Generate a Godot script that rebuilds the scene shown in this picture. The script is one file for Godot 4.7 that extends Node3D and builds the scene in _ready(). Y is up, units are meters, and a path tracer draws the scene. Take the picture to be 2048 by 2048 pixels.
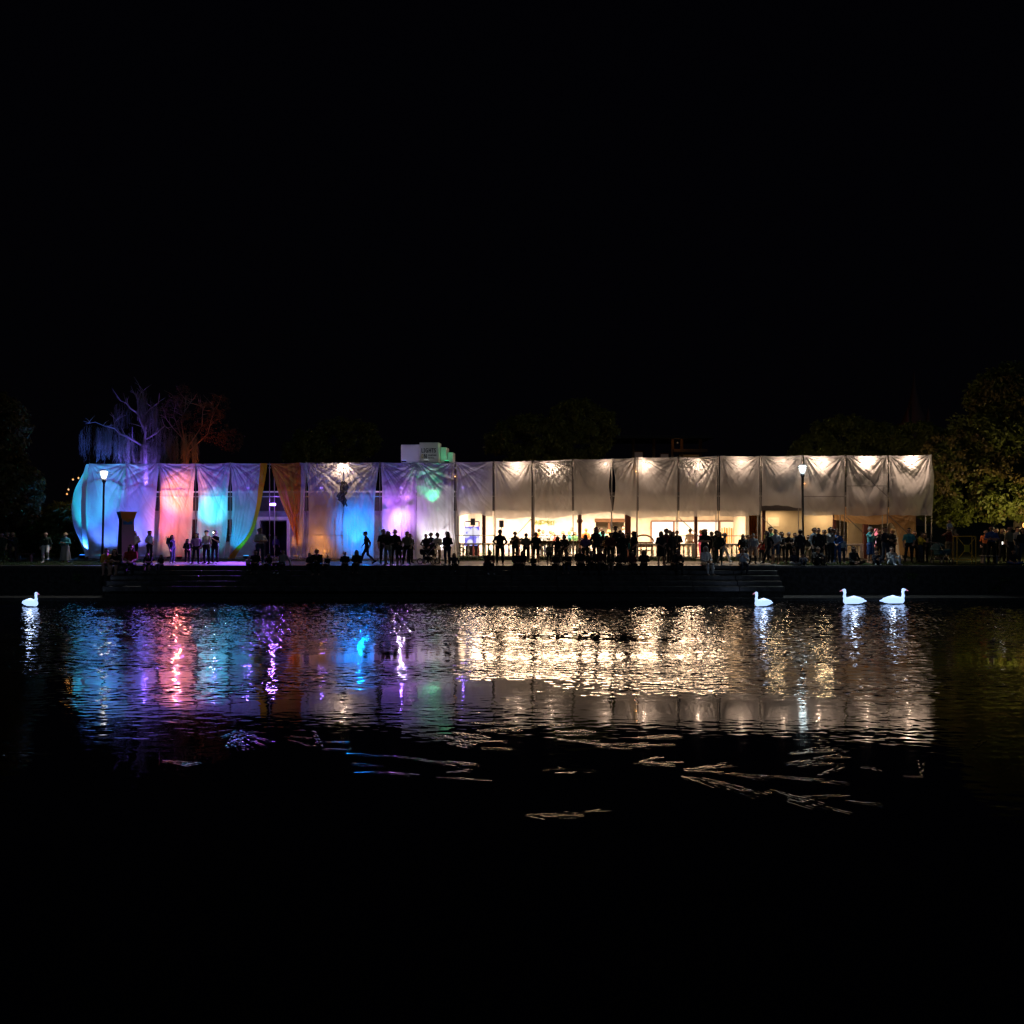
extends Node3D

# ---------------------------------------------------------------- geometry helpers
class G:
	var v := PackedVector3Array()
	var n := PackedVector3Array()
	var i := PackedInt32Array()
	func vert(p: Vector3, nn: Vector3) -> int:
		v.append(p)
		n.append(nn)
		return v.size() - 1
	func tri(a: int, b: int, c: int) -> void:
		# clockwise from outside
		var f := (v[b] - v[a]).cross(v[c] - v[a])
		if f.dot(n[a] + n[b] + n[c]) > 0.0:
			i.append(a); i.append(c); i.append(b)
		else:
			i.append(a); i.append(b); i.append(c)
	func quad(a: Vector3, b: Vector3, c: Vector3, d: Vector3, nn: Vector3) -> void:
		var k := v.size()
		for p in [a, b, c, d]:
			vert(p, nn)
		tri(k, k + 1, k + 2)
		tri(k, k + 2, k + 3)
	func box(c: Vector3, s: Vector3, b := Basis.IDENTITY) -> G:
		var h := s * 0.5
		for ax in 3:
			for sg in [-1.0, 1.0]:
				var nn := Vector3.ZERO
				nn[ax] = sg
				var e1 := Vector3.ZERO
				e1[(ax + 1) % 3] = h[(ax + 1) % 3]
				var e2 := Vector3.ZERO
				e2[(ax + 2) % 3] = h[(ax + 2) % 3]
				var m := nn * h
				quad(c + b * (m - e1 - e2), c + b * (m + e1 - e2), c + b * (m + e1 + e2), c + b * (m - e1 + e2), b * nn)
		return self
	func cbox(c: Vector3, s: Vector3, ch := 0.01, b := Basis.IDENTITY) -> G:
		# box with chamfered vertical and horizontal edges: convex hull of shrunk faces
		var h := s * 0.5
		var ks := []
		for x in [-1.0, 1.0]:
			for y in [-1.0, 1.0]:
				for z in [-1.0, 1.0]:
					ks.append(Vector3(x, y, z))
		for ax in 3:
			for sg in [-1.0, 1.0]:
				var q := []
				for k in [[-1, -1], [1, -1], [1, 1], [-1, 1]]:
					var p := Vector3.ZERO
					p[ax] = sg * h[ax]
					p[(ax + 1) % 3] = k[0] * (h[(ax + 1) % 3] - ch)
					p[(ax + 2) % 3] = k[1] * (h[(ax + 2) % 3] - ch)
					q.append(c + b * p)
				var nn := Vector3.ZERO
				nn[ax] = sg
				quad(q[0], q[1], q[2], q[3], b * nn)
		for ax in 3:
			for sa in [-1.0, 1.0]:
				for sb in [-1.0, 1.0]:
					var a1 := (ax + 1) % 3
					var a2 := (ax + 2) % 3
					var q := []
					for k in [[-1, 0], [1, 0], [1, 1], [-1, 1]]:
						var p := Vector3.ZERO
						p[ax] = k[0] * (h[ax] - ch)
						p[a1] = sa * (h[a1] - (ch if k[1] == 0 else 0.0))
						p[a2] = sb * (h[a2] - (0.0 if k[1] == 0 else ch))
						q.append(c + b * p)
					var nn := Vector3.ZERO
					nn[a1] = sa
					nn[a2] = sb
					quad(q[0], q[1], q[2], q[3], b * nn.normalized())
		return self
	func tube(pts: Array, rad, sides := 8, caps := true) -> G:
		var t0: Vector3 = (pts[1] - pts[0]).normalized()
		var up := Vector3.UP if absf(t0.y) < 0.9 else Vector3.RIGHT
		var e := t0.cross(up).normalized()
		var base := v.size()
		var m := pts.size()
		for k in m:
			var t: Vector3 = (pts[mini(k + 1, m - 1)] - pts[maxi(k - 1, 0)]).normalized()
			e = (e - t * e.dot(t)).normalized()
			var f := t.cross(e)
			var r: float = rad[k] if rad is Array else rad
			for j in sides:
				var a := TAU * j / sides
				var nn := e * cos(a) + f * sin(a)
				vert(pts[k] + nn * r, nn)
		for k in m - 1:
			for j in sides:
				var a := base + k * sides + j
				var b := base + k * sides + (j + 1) % sides
				tri(a, b, b + sides)
				tri(a, b + sides, a + sides)
		if caps:
			for k in [0, m - 1]:
				var t: Vector3 = (pts[1] - pts[0]).normalized() * -1.0 if k == 0 else (pts[m - 1] - pts[m - 2]).normalized()
				var c := vert(pts[k], t)
				var ring := v.size()
				for j in sides:
					vert(v[base + k * sides + j], t)
				for j in sides:
					tri(c, ring + j, ring + (j + 1) % sides)
		return self
	func lathe(prof: Array, sides := 12, at := Vector3.ZERO) -> G:
		# profile of Vector2(radius, y), bottom to top
		var base := v.size()
		var m := prof.size()
		for k in m:
			var d: Vector2 = prof[mini(k + 1, m - 1)] - prof[maxi(k - 1, 0)]
			for j in sides:
				var a := TAU * j / sides
				vert(at + Vector3(prof[k].x * cos(a), prof[k].y, prof[k].x * sin(a)), Vector3(d.y * cos(a), -d.x, d.y * sin(a)).normalized())
		for k in m - 1:
			for j in sides:
				var a := base + k * sides + j
				var b := base + k * sides + (j + 1) % sides
				tri(a, b, b + sides)
				tri(a, b + sides, a + sides)
		return self
	func sheet(nu: int, nv: int, f: Callable, toward := Vector3(0, 0, 1)) -> G:
		var base := v.size()
		for b in nv + 1:
			for a in nu + 1:
				v.append(f.call(float(a) / nu, float(b) / nv))
		for b in nv + 1:
			for a in nu + 1:
				var du := v[base + b * (nu + 1) + mini(a + 1, nu)] - v[base + b * (nu + 1) + maxi(a - 1, 0)]
				var dv := v[base + mini(b + 1, nv) * (nu + 1) + a] - v[base + maxi(b - 1, 0) * (nu + 1) + a]
				var nn := du.cross(dv).normalized()
				n.append(nn if nn.dot(toward) >= 0.0 else -nn)
		for b in nv:
			for a in nu:
				var k := base + b * (nu + 1) + a
				tri(k, k + 1, k + nu + 2)
				tri(k, k + nu + 2, k + nu + 1)
		return self
	func add(o: G, x: Transform3D) -> G:
		var base := v.size()
		for k in o.v.size():
			v.append(x * o.v[k])
			n.append((x.basis * o.n[k]).normalized())
		for k in o.i:
			i.append(k + base)
		return self
	func into(m: ArrayMesh, mat: Material) -> void:
		if v.is_empty():
			return
		var a := []
		a.resize(Mesh.ARRAY_MAX)
		a[Mesh.ARRAY_VERTEX] = v
		a[Mesh.ARRAY_NORMAL] = n
		a[Mesh.ARRAY_INDEX] = i
		m.add_surface_from_arrays(Mesh.PRIMITIVE_TRIANGLES, a)
		m.surface_set_material(m.get_surface_count() - 1, mat)
	func mesh(mat: Material) -> ArrayMesh:
		var m := ArrayMesh.new()
		into(m, mat)
		return m

var used := {}
func numbered(called: String) -> String:
	if not used.has(called):
		used[called] = 0
		return called
	used[called] += 1
	return "%s_%03d" % [called, used[called]]

func tag(o: Node3D, label := "", category := "", group := "", kind := "") -> Node3D:
	if label: o.set_meta("label", label)
	if category: o.set_meta("category", category)
	if group: o.set_meta("group", group)
	if kind: o.set_meta("kind", kind)
	return o

func part(called: String, m: Mesh, parent: Node3D, at := Transform3D.IDENTITY) -> MeshInstance3D:
	var o := MeshInstance3D.new()
	o.name = called
	o.mesh = m
	o.transform = at
	parent.add_child(o, true)
	return o

func thing(called: String, label: String, category: String, x: Transform3D, group := "") -> Node3D:
	var o := Node3D.new()
	o.name = numbered(called)
	o.transform = x
	add_child(o)
	tag(o, label, category, group)
	return o

func single(called: String, label: String, category: String, m: Mesh, x: Transform3D, group := "") -> MeshInstance3D:
	var o := MeshInstance3D.new()
	o.name = numbered(called)
	o.mesh = m
	o.transform = x
	add_child(o)
	tag(o, label, category, group)
	return o

func struct(called: String, m: Mesh, x := Transform3D.IDENTITY) -> MeshInstance3D:
	var o := single(called, "", "", m, x)
	o.set_meta("kind", "structure")
	return o

func at(p: Vector3, turn := 0.0) -> Transform3D:
	return Transform3D(Basis(Vector3.UP, turn), p)

# the pavilion stands slightly askew to the quay: x along its front, z outwards, y from the promenade
var PV := Transform3D(Basis(Vector3.UP, -atan(3.0 / 45.01)), Vector3(-23.19, 1.55, -6.0))
func pv(u: float, y: float, w: float, turn := 0.0) -> Transform3D:
	return PV * at(Vector3(u, y, w), turn)

var mats := {}
func mat(r: float, g: float, b: float, rough := 0.8, metal := 0.0) -> StandardMaterial3D:
	var key := "%.3f,%.3f,%.3f,%.2f,%.2f" % [r, g, b, rough, metal]
	if not mats.has(key):
		var m := StandardMaterial3D.new()
		m.albedo_color = Color(r, g, b).linear_to_srgb()
		m.roughness = rough
		m.metallic = metal
		mats[key] = m
	return mats[key]

func grainy(lo: Color, hi: Color, rough: float, freq: float, scale: float, relief := 0.0, seed_ := 1) -> StandardMaterial3D:
	var m := StandardMaterial3D.new()
	var t := NoiseTexture2D.new()
	t.width = 256
	t.height = 256
	t.seamless = true
	var f := FastNoiseLite.new()
	f.seed = seed_
	f.frequency = freq
	f.fractal_octaves = 5
	t.noise = f
	var gr := Gradient.new()
	gr.set_color(0, lo.linear_to_srgb())
	gr.set_color(1, hi.linear_to_srgb())
	t.color_ramp = gr
	m.albedo_texture = t
	m.roughness = rough
	m.uv1_triplanar = true
	m.uv1_world_triplanar = true
	m.uv1_scale = Vector3.ONE * scale
	if relief > 0.0:
		var h := NoiseTexture2D.new()
		h.width = 256
		h.height = 256
		h.seamless = true
		h.noise = f
		m.heightmap_enabled = true
		m.heightmap_texture = h
		m.heightmap_scale = relief
	return m

func glow(c: Color, energy: float) -> StandardMaterial3D:
	var m := StandardMaterial3D.new()
	m.albedo_color = Color(0.8, 0.8, 0.8)
	m.emission_enabled = true
	m.emission = c.linear_to_srgb()
	m.emission_energy_multiplier = energy
	return m

func omni(o: Node3D, p: Vector3, c: Color, e: float, size := 0.05) -> OmniLight3D:
	var l := OmniLight3D.new()
	l.name = "lamp_light"
	l.position = p
	l.light_color = c.linear_to_srgb()
	l.light_energy = e
	l.light_size = size
	l.omni_range = 40.0
	l.omni_attenuation = 2.0
	l.shadow_enabled = true
	o.add_child(l, true)
	return l

func spot(o: Node3D, p: Vector3, to: Vector3, c: Color, e: float, angle: float, size := 0.06, soft := 0.6) -> SpotLight3D:
	var l := SpotLight3D.new()
	l.name = "lamp_light"
	var d := (to - p).normalized()
	l.transform = Transform3D(Basis.looking_at(d, Vector3.UP if absf(d.y) < 0.95 else Vector3.RIGHT), p)
	l.light_color = c.linear_to_srgb()
	l.light_energy = e
	l.light_size = size
	l.spot_range = 40.0
	l.spot_attenuation = 2.0
	l.spot_angle = angle
	l.spot_angle_attenuation = soft
	l.shadow_enabled = true
	o.add_child(l, true)
	return l

var rng := RandomNumberGenerator.new()
func rr(a: float, b: float) -> float:
	return rng.randf_range(a, b)

var MT := {}
func materials() -> void:
	MT.cloth = StandardMaterial3D.new()
	MT.cloth.albedo_color = Color(0.80, 0.80, 0.80, 0.76)
	MT.cloth.roughness = 0.85
	MT.cloth.transparency = BaseMaterial3D.TRANSPARENCY_ALPHA
	MT.cloth.cull_mode = BaseMaterial3D.CULL_DISABLED
	MT.cloth.backlight_enabled = true
	MT.cloth.backlight = Color(0.95, 0.95, 0.95)
	MT.cloth_right = MT.cloth.duplicate()
	MT.cloth_right.albedo_color = Color(0.80, 0.80, 0.80, 0.78)
	MT.cloth_thin = MT.cloth.duplicate()
	MT.cloth_thin.albedo_color = Color(0.80, 0.80, 0.80, 0.62)
	MT.cloth_amber = MT.cloth.duplicate()
	MT.cloth_amber.albedo_color = Color(0.60, 0.42, 0.20, 0.92)
	MT.cloth_amber.backlight = Color(0.90, 0.60, 0.24)
	MT.cloth_edge = MT.cloth.duplicate()
	MT.cloth_edge.albedo_color = Color(0.74, 0.56, 0.10, 0.95)
	MT.cloth_edge.backlight = Color(0.95, 0.70, 0.10)
	MT.rag = mat(0.016, 0.014, 0.018, 0.5).duplicate()
	MT.rag.transparency = BaseMaterial3D.TRANSPARENCY_ALPHA
	MT.rag.albedo_color.a = 0.86
	MT.steel = mat(0.30, 0.29, 0.28, 0.45, 0.7)
	MT.white = grainy(Color(0.60, 0.58, 0.55), Color(0.80, 0.79, 0.77), 0.75, 0.01, 0.6, 0.0, 3)
	MT.render_grey = grainy(Color(0.22, 0.22, 0.22), Color(0.34, 0.34, 0.34), 0.8, 0.012, 0.6, 0.0, 14)
	MT.cream = grainy(Color(0.52, 0.46, 0.36), Color(0.68, 0.62, 0.50), 0.75, 0.012, 0.7, 0.0, 4)
	MT.tan = grainy(Color(0.44, 0.36, 0.25), Color(0.52, 0.44, 0.31), 0.8, 0.012, 0.6, 0.0, 5)
	MT.fascia = grainy(Color(0.020, 0.016, 0.014), Color(0.045, 0.036, 0.030), 0.7, 0.02, 1.2, 0.0, 6)
	MT.oxblood = mat(0.085, 0.022, 0.014, 0.5)
	MT.wood = grainy(Color(0.10, 0.045, 0.018), Color(0.20, 0.095, 0.04), 0.6, 0.03, 2.0, 0.0, 7)
	MT.stone = grainy(Color(0.03, 0.03, 0.029), Color(0.11, 0.108, 0.10), 0.36, 0.012, 0.8, 0.5, 8)
	MT.stone.metallic_specular = 0.5
	MT.wall = grainy(Color(0.012, 0.013, 0.012), Color(0.06, 0.06, 0.055), 0.95, 0.015, 0.9, 3.0, 9)
	MT.pave = grainy(Color(0.13, 0.125, 0.115), Color(0.26, 0.25, 0.23), 0.85, 0.015, 0.9, 0.6, 10)
	MT.soil = grainy(Color(0.015, 0.025, 0.008), Color(0.035, 0.055, 0.015), 0.95, 0.02, 1.0, 2.0, 11)
	MT.balus = grainy(Color(0.40, 0.37, 0.30), Color(0.60, 0.56, 0.47), 0.8, 0.02, 1.5, 0.3, 12)
	MT.black = mat(0.015, 0.015, 0.017, 0.5)
	MT.iron = mat(0.02, 0.021, 0.024, 0.45, 0.3)
	MT.bark = grainy(Color(0.05, 0.04, 0.03), Color(0.16, 0.13, 0.10), 0.95, 0.03, 2.0, 3.0, 13)
	MT.leaf = mat(0.085, 0.105, 0.016, 0.6)
	MT.leaf.backlight_enabled = true
	MT.leaf.backlight = Color(0.35, 0.4, 0.1)
	MT.leaf_b = mat(0.11, 0.085, 0.018, 0.6)
	MT.willow = mat(0.13, 0.145, 0.09, 0.6)
	MT.grass = mat(0.035, 0.075, 0.014, 0.7)
	MT.plant = mat(0.05, 0.11, 0.02, 0.6)
	MT.reed = mat(0.05, 0.05, 0.03, 0.10).duplicate()
	MT.reed.metallic_specular = 0.9
	MT.reed.clearcoat_enabled = true
	MT.reed.clearcoat = 1.0
	MT.reed.clearcoat_roughness = 0.08
	MT.yellow = mat(0.55, 0.36, 0.015, 0.5)

func _ready() -> void:
	rng.seed = 7
	# ---------------- camera
	var cam := Camera3D.new()
	cam.name = "camera"
	cam.position = Vector3(0, 4.16, 50)
	cam.fov = rad_to_deg(2.0 * atan(1024.0 / 2050.0))
	cam.near = 0.1
	cam.far = 600.0
	add_child(cam)
	cam.current = true
	# ---------------- night sky, faint moon behind the viewer
	var we := WorldEnvironment.new()
	we.name = "environment"
	var env := Environment.new()
	env.background_mode = Environment.BG_SKY
	var sm := ProceduralSkyMaterial.new()
	sm.sky_top_color = Color(0.0010, 0.0010, 0.0022).linear_to_srgb()
	sm.sky_horizon_color = Color(0.0014, 0.0012, 0.0020).linear_to_srgb()
	sm.ground_horizon_color = Color(0.0010, 0.0010, 0.0014).linear_to_srgb()
	sm.ground_bottom_color = Color(0.0004, 0.0004, 0.0005).linear_to_srgb()
	sm.sun_angle_max = 1.0
	var sky := Sky.new()
	sky.sky_material = sm
	env.sky = sky
	env.background_energy_multiplier = 0.5
	env.tonemap_mode = Environment.TONE_MAPPER_LINEAR
	env.tonemap_exposure = 1.0
	env.sdfgi_enabled = true
	env.ssao_enabled = true
	env.ssil_enabled = true
	we.environment = env
	add_child(we)
	var moon := DirectionalLight3D.new()
	moon.name = "moon"
	moon.light_color = Color(0.75, 0.85, 1.0)
	moon.light_energy = 0.022
	moon.light_angular_distance = 0.5
	moon.rotation_degrees = Vector3(-42, 24, 0)
	moon.shadow_enabled = true
	add_child(moon)
	# ---------------- scene
	materials()
	water_and_banks()
	pavilion()
	scaffold()
	fabrics()
	lamps()
	terrace()
	trees()
	background()
	street_things()
	swans()
	people()
	reeds()

# ---------------------------------------------------------------- water, quay, ground
var nz := FastNoiseLite.new()
var nz2 := FastNoiseLite.new()
func ripple(x: float, z: float) -> float:
	var chop := smoothstep(17.5, 13.0, z + 1.6 * nz.get_noise_2d(x * 0.12, 40.0))
	var calm := smoothstep(2.2, 5.5, z)
	var patchy := 0.65 + 0.7 * nz.get_noise_2d(x * 0.09 + 9.0, z * 0.22)
	var near := lerpf(3.0, 0.5, smoothstep(21.0, 31.0, z)) * (0.9 + 1.1 * nz.get_noise_2d(x * 0.11 - 50.0, z * 0.21))
	var skew := x + 0.25 * z
	var h := 0.0017 * nz.get_noise_2d(x * 1.35 + z * 0.3, z * 2.7 - x * 0.1) * near
	h += 0.0011 * nz2.get_noise_2d(skew * 2.6, z * 4.6) * near
	h += 0.0019 * nz.get_noise_2d(x * 0.3 - 31.0, z * 0.8) * near
	h += 0.0010 * nz2.get_noise_2d(x * 3.6 + 0.5 * z, z * 6.6) * near
	h += chop * lerpf(2.3, 1.25, calm) * (0.0082 * nz2.get_noise_2d(x * 6.6, z * 3.9) + 0.0085 * nz.get_noise_2d(x * 2.4 + 5.0, z * 2.9)) * (0.5 + patchy * 0.6)
	return h

func water_and_banks() -> void:
	nz.noise_type = FastNoiseLite.TYPE_SIMPLEX_SMOOTH
	nz.frequency = 1.0
	nz.fractal_type = FastNoiseLite.FRACTAL_NONE
	nz.seed = 3
	nz2.noise_type = FastNoiseLite.TYPE_SIMPLEX_SMOOTH
	nz2.frequency = 1.0
	nz2.fractal_type = FastNoiseLite.FRACTAL_NONE
	nz2.seed = 11
	var g := G.new()
	for r in [[-29.0, 29.0, 0.06, 1.6, 16.0, 0.12], [-20.0, 20.0, 0.065, 16.0, 31.0, 0.065], [-13.0, 13.0, 0.10, 31.0, 46.0, 0.09]]:
		var nx := int(round((r[1] - r[0]) / r[2]))
		var nn := int(round((r[4] - r[3]) / r[5]))
		var base := g.v.size()
		for b in nn + 1:
			var z: float = lerpf(r[3], r[4], float(b) / nn)
			for a in nx + 1:
				var x: float = lerpf(r[0], r[1], float(a) / nx)
				var h := ripple(x, z)
				var e := 0.02
				g.v.append(Vector3(x, h, z))
				g.n.append(Vector3((h - ripple(x + e, z)) / e, 1.0, (h - ripple(x, z + e)) / e).normalized())
		for b in nn:
			for a in nx:
				var k := base + b * (nx + 1) + a
				g.i.append_array(PackedInt32Array([k, k + 1, k + nx + 2, k, k + nx + 2, k + nx + 1]))
	for r in [[-120, -29, 1.6, 16], [29, 120, 1.6, 16], [-120, -20, 16, 31], [20, 120, 16, 31], [-120, -13, 31, 46], [13, 120, 31, 46], [-120, 120, 46, 110]]:
		g.quad(Vector3(r[0], 0, r[2]), Vector3(r[1], 0, r[2]), Vector3(r[1], 0, r[3]), Vector3(r[0], 0, r[3]), Vector3.UP)
	var wm := mat(0.003, 0.004, 0.006, 0.03).duplicate()
	wm.metallic_specular = 0.71
	wm.clearcoat_enabled = true
	wm.clearcoat = 0.6
	wm.clearcoat_roughness = 0.03
	struct("water", g.mesh(wm))
	# ground sheet reaching far behind the pavilion
	struct("ground", G.new().box(Vector3(0, 1.0, -150.4), Vector3(500, 1.0, 300)).mesh(MT.soil))
	# promenade paving behind the steps
	struct("promenade_pavement", G.new().cbox(Vector3(-3.1, 1.47, -2.12), Vector3(32.6, 0.16, 4.2), 0.02).mesh(MT.pave))
	# quay walls either side of the steps, each with its coping
	for r in [[-70.0, -19.25], [12.85, 70.0]]:
		var w := struct("quay_wall", G.new().box(Vector3((r[0] + r[1]) * 0.5, 0.45, -0.30), Vector3(r[1] - r[0], 1.96, 0.60)).mesh(MT.wall))
		var n := int((r[1] - r[0]) / 1.4)
		for k in n:
			var x0: float = lerpf(r[0], r[1], (k + 0.5) / n)
			part("coping_stone", G.new().cbox(Vector3.ZERO, Vector3((r[1] - r[0]) / n - 0.012, 0.11, 0.46), 0.015).mesh(MT.stone) if k == 0 else w.get_child(0).mesh, w, at(Vector3(x0, 1.485 + rr(-0.004, 0.004), -0.21)))
	struct("quay_ledge", G.new().cbox(Vector3(0, -0.15, 0.98), Vector3(140, 0.62, 2.6), 0.03).mesh(MT.wall))
	# broad flight of sitting steps down to the water
	var st := struct("quay_steps", G.new().box(Vector3(-3.2, 0.3, -0.2), Vector3(32.06, 1.9, 0.36)).mesh(MT.wall))
	var blocks := []
	for v in 3:
		blocks.append(G.new().cbox(Vector3.ZERO, Vector3(2.12 + 0.006 * v, 0.235, 0.50), 0.012 + 0.004 * v).mesh(MT.stone))
	for k in range(0, 5):
		for j in 15:
			part("stone_block", blocks[(k * 7 + j * 5) % 3], st, at(Vector3(-18.2 + j * 2.14, 1.435 - 0.225 * k + rr(-0.003, 0.003), -0.25 + 0.45 * k)))
		if k > 0:
			part("step_core", G.new().box(Vector3(-3.2, 0.65 - 0.112 * k, -0.32 + 0.45 * k), Vector3(32.0, 1.34 - 0.225 * k, 0.36)).mesh(MT.wall), st)

func tufts(called: String, x0: float, x1: float, z0: float, z1: float, count: int) -> void:
	var g := G.new()
	for k in 5:
		var a := k * 1.3
		var d := Vector3(cos(a), 0, sin(a))
		var b := d * 0.02
		var tip := d * rr(0.02, 0.06) + Vector3(0, rr(0.06, 0.11), 0)
		var s := Vector3(-d.z, 0, d.x) * 0.005
		var nn := (d + Vector3.UP).normalized()
		var q := g.v.size()
		g.vert(b - s, nn); g.vert(b + s, nn); g.vert(tip, nn)
		g.tri(q, q + 1, q + 2)
	var mm := MultiMesh.new()
	mm.transform_format = MultiMesh.TRANSFORM_3D
	mm.mesh = g.mesh(MT.grass)
	mm.instance_count = count
	for k in count:
		mm.set_instance_transform(k, Transform3D(Basis(Vector3.UP, rr(0, TAU)).scaled(Vector3.ONE * rr(0.6, 1.3)), Vector3(rr(x0, x1), 1.502, rr(z0, z1))))
	var o := MultiMeshInstance3D.new()
	o.name = numbered(called)
	o.multimesh = mm
	add_child(o)
	tag(o, "short mown lawn behind the quay coping, " + ("left of the sitting steps" if x1 < 0 else "right of the sitting steps"), "grass", "", "stuff")

# ---------------------------------------------------------------- the long pavilion
func pavilion() -> void:
	tufts("grass", -33.0, -19.3, -4.6, -0.45, 5200)
	tufts("grass", 13.3, 33.0, -4.6, -0.45, 7200)
	var b := thing("pavilion_building", "long low flat-roofed pavilion behind hung sheets, open arcade with lit hall inside", "pavilion", pv(0, 0, 0))
	var w0 := -2.2
	var back := -8.6
	# roof with dark fascia
	part("roof", G.new().box(Vector3(22.3, 3.23, -5.5), Vector3(44.8, 0.80, 6.5)).mesh(MT.fascia), b)
	part("fascia", G.new().cbox(Vector3(22.3, 3.19, w0), Vector3(45.0, 1.02, 0.10), 0.01).mesh(MT.fascia), b)
	part("coping_strip", G.new().cbox(Vector3(10.0, 3.74, w0 + 0.02), Vector3(20.4, 0.08, 0.24), 0.01).mesh(MT.white), b)
	part("ceiling", G.new().box(Vector3(32.5, 2.79, -5.5), Vector3(24.2, 0.06, 6.3)).mesh(MT.white), b)
	part("floor", G.new().box(Vector3(22.3, 0.02, -5.2), Vector3(44.6, 0.10, 6.6)).mesh(MT.pave), b)
	# closed left half: wall between openings
	var wl := -2.55
	var d0 := 8.835
	var d1 := 10.386
	var n0 := 4.642
	var n1 := 5.309
	var n2 := 6.729
	var n3 := 7.307
	var walls := [[0.3, n0, 0.0, 2.80], [n0, n1, 0.0, 0.9], [n0, n1, 2.2, 2.80], [n1, n2, 0.0, 2.80], [n2, n3, 0.0, 0.9], [n2, n3, 2.2, 2.80], [n3, d0, 0.0, 2.80], [d0, d1, 2.10, 2.80], [d1, 19.9, 0.0, 2.80]]
	for r in walls:
		part("wall", G.new().box(Vector3((r[0] + r[1]) * 0.5, (r[2] + r[3]) * 0.5, wl), Vector3(r[1] - r[0], r[3] - r[2], 0.26)).mesh(MT.render_grey), b)
	part("end_wall", G.new().box(Vector3(0.43, 1.4, -5.6), Vector3(0.26, 2.8, 5.8)).mesh(MT.render_grey), b)
	for r in [[n0, n1], [n2, n3]]:
		var f := part("window", G.new().box(Vector3(0, 0.63, 0), Vector3(r[1] - r[0], 0.06, 0.12)).box(Vector3(0, -0.63, 0), Vector3(r[1] - r[0], 0.06, 0.12)).box(Vector3((r[0] - r[1]) * 0.5 + 0.03, 0, 0), Vector3(0.06, 1.2, 0.12)).box(Vector3((r[1] - r[0]) * 0.5 - 0.03, 0, 0), Vector3(0.06, 1.2, 0.12)).mesh(MT.oxblood), b, at(Vector3((r[0] + r[1]) * 0.5, 1.55, wl + 0.02)))
		part("pane", G.new().box(Vector3(0, 0, 0), Vector3(r[1] - r[0] - 0.1, 1.2, 0.02)).mesh(mat(0.02, 0.012, 0.012, 0.15)), f)
	# doorway: white surround, dark vestibule behind
	var dw := d1 - d0
	var dc := (d0 + d1) * 0.5
	var df := part("door_surround", G.new().cbox(Vector3(-dw * 0.5 - 0.09, 1.08, 0), Vector3(0.18, 2.16, 0.12), 0.01).cbox(Vector3(dw * 0.5 + 0.09, 1.08, 0), Vector3(0.18, 2.16, 0.12), 0.01).cbox(Vector3(0, 2.25, 0), Vector3(dw + 0.44, 0.18, 0.16), 0.01).mesh(MT.white), b, at(Vector3(dc, 0, wl + 0.16)))
	part("door_leaf", G.new().cbox(Vector3(-dw * 0.5 + 0.05, 1.05, -0.55), Vector3(0.05, 2.05, 0.8), 0.005).mesh(mat(0.03, 0.03, 0.035, 0.3)), df)
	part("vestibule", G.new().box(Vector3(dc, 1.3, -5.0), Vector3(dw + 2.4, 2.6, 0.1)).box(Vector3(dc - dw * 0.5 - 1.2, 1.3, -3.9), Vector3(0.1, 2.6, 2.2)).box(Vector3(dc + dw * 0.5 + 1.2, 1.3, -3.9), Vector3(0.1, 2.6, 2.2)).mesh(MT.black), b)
	# hall: back wall with openings
	var hw := back
	var k0 := 27.790
	var k1 := 29.526
	var g0 := 31.164
	var g1 := 36.644
	var hall := [[20.0, k0, 0.0, 2.76], [k0, k1, 0.0, 1.0], [k0, k1, 2.10, 2.76], [k1, 44.6, 0.0, 2.76]]
	for r in hall:
		part("back_wall", G.new().box(Vector3((r[0] + r[1]) * 0.5, (r[2] + r[3]) * 0.5, hw), Vector3(r[1] - r[0], r[3] - r[2], 0.22)).mesh(MT.white if r[0] < k1 else MT.cream), b)
	part("partition", G.new().box(Vector3(20.0, 1.4, -5.6), Vector3(0.2, 2.74, 5.8)).mesh(MT.white), b)
	part("partition", G.new().box(Vector3(36.2, 1.4, -6.2), Vector3(0.2, 2.74, 4.6)).mesh(MT.cream), b)
	# serving hatch with brown lintel
	var hatch := part("serving_hatch", G.new().cbox(Vector3(0, 2.10, 0.02), Vector3(k1 - k0 + 0.1, 0.22, 0.34), 0.01).box(Vector3(-0.05, 1.6, -0.05), Vector3(0.14, 0.9, 0.2)).cbox(Vector3(0, 0.98, 0.05), Vector3(k1 - k0 + 0.1, 0.08, 0.5), 0.01).mesh(MT.wood), b, at(Vector3((k0 + k1) * 0.5, 0, hw)))
	part("hatch_recess", G.new().box(Vector3(0, 1.4, -1.5), Vector3(k1 - k0 + 1.0, 2.6, 0.1)).mesh(MT.cream), hatch)
	# window band in the cream wall: brown frame, lit panes
	var gm := G.new()
	gm.cbox(Vector3((g0 + g1) * 0.5, 2.06, 0.06), Vector3(g1 - g0, 0.08, 0.14), 0.01)
	gm.cbox(Vector3((g0 + g1) * 0.5, 0.62, 0.06), Vector3(g1 - g0, 0.07, 0.16), 0.01)
	var band := part("window_band", gm.mesh(MT.wood), b, at(Vector3(0, 0, hw + 0.12)))
	var nm := 4
	for k in nm + 1:
		part("mullion", G.new().cbox(Vector3(lerpf(g0, g1, float(k) / nm), 1.34, 0.06), Vector3(0.09, 1.36, 0.13), 0.01).mesh(MT.wood), band)
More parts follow.
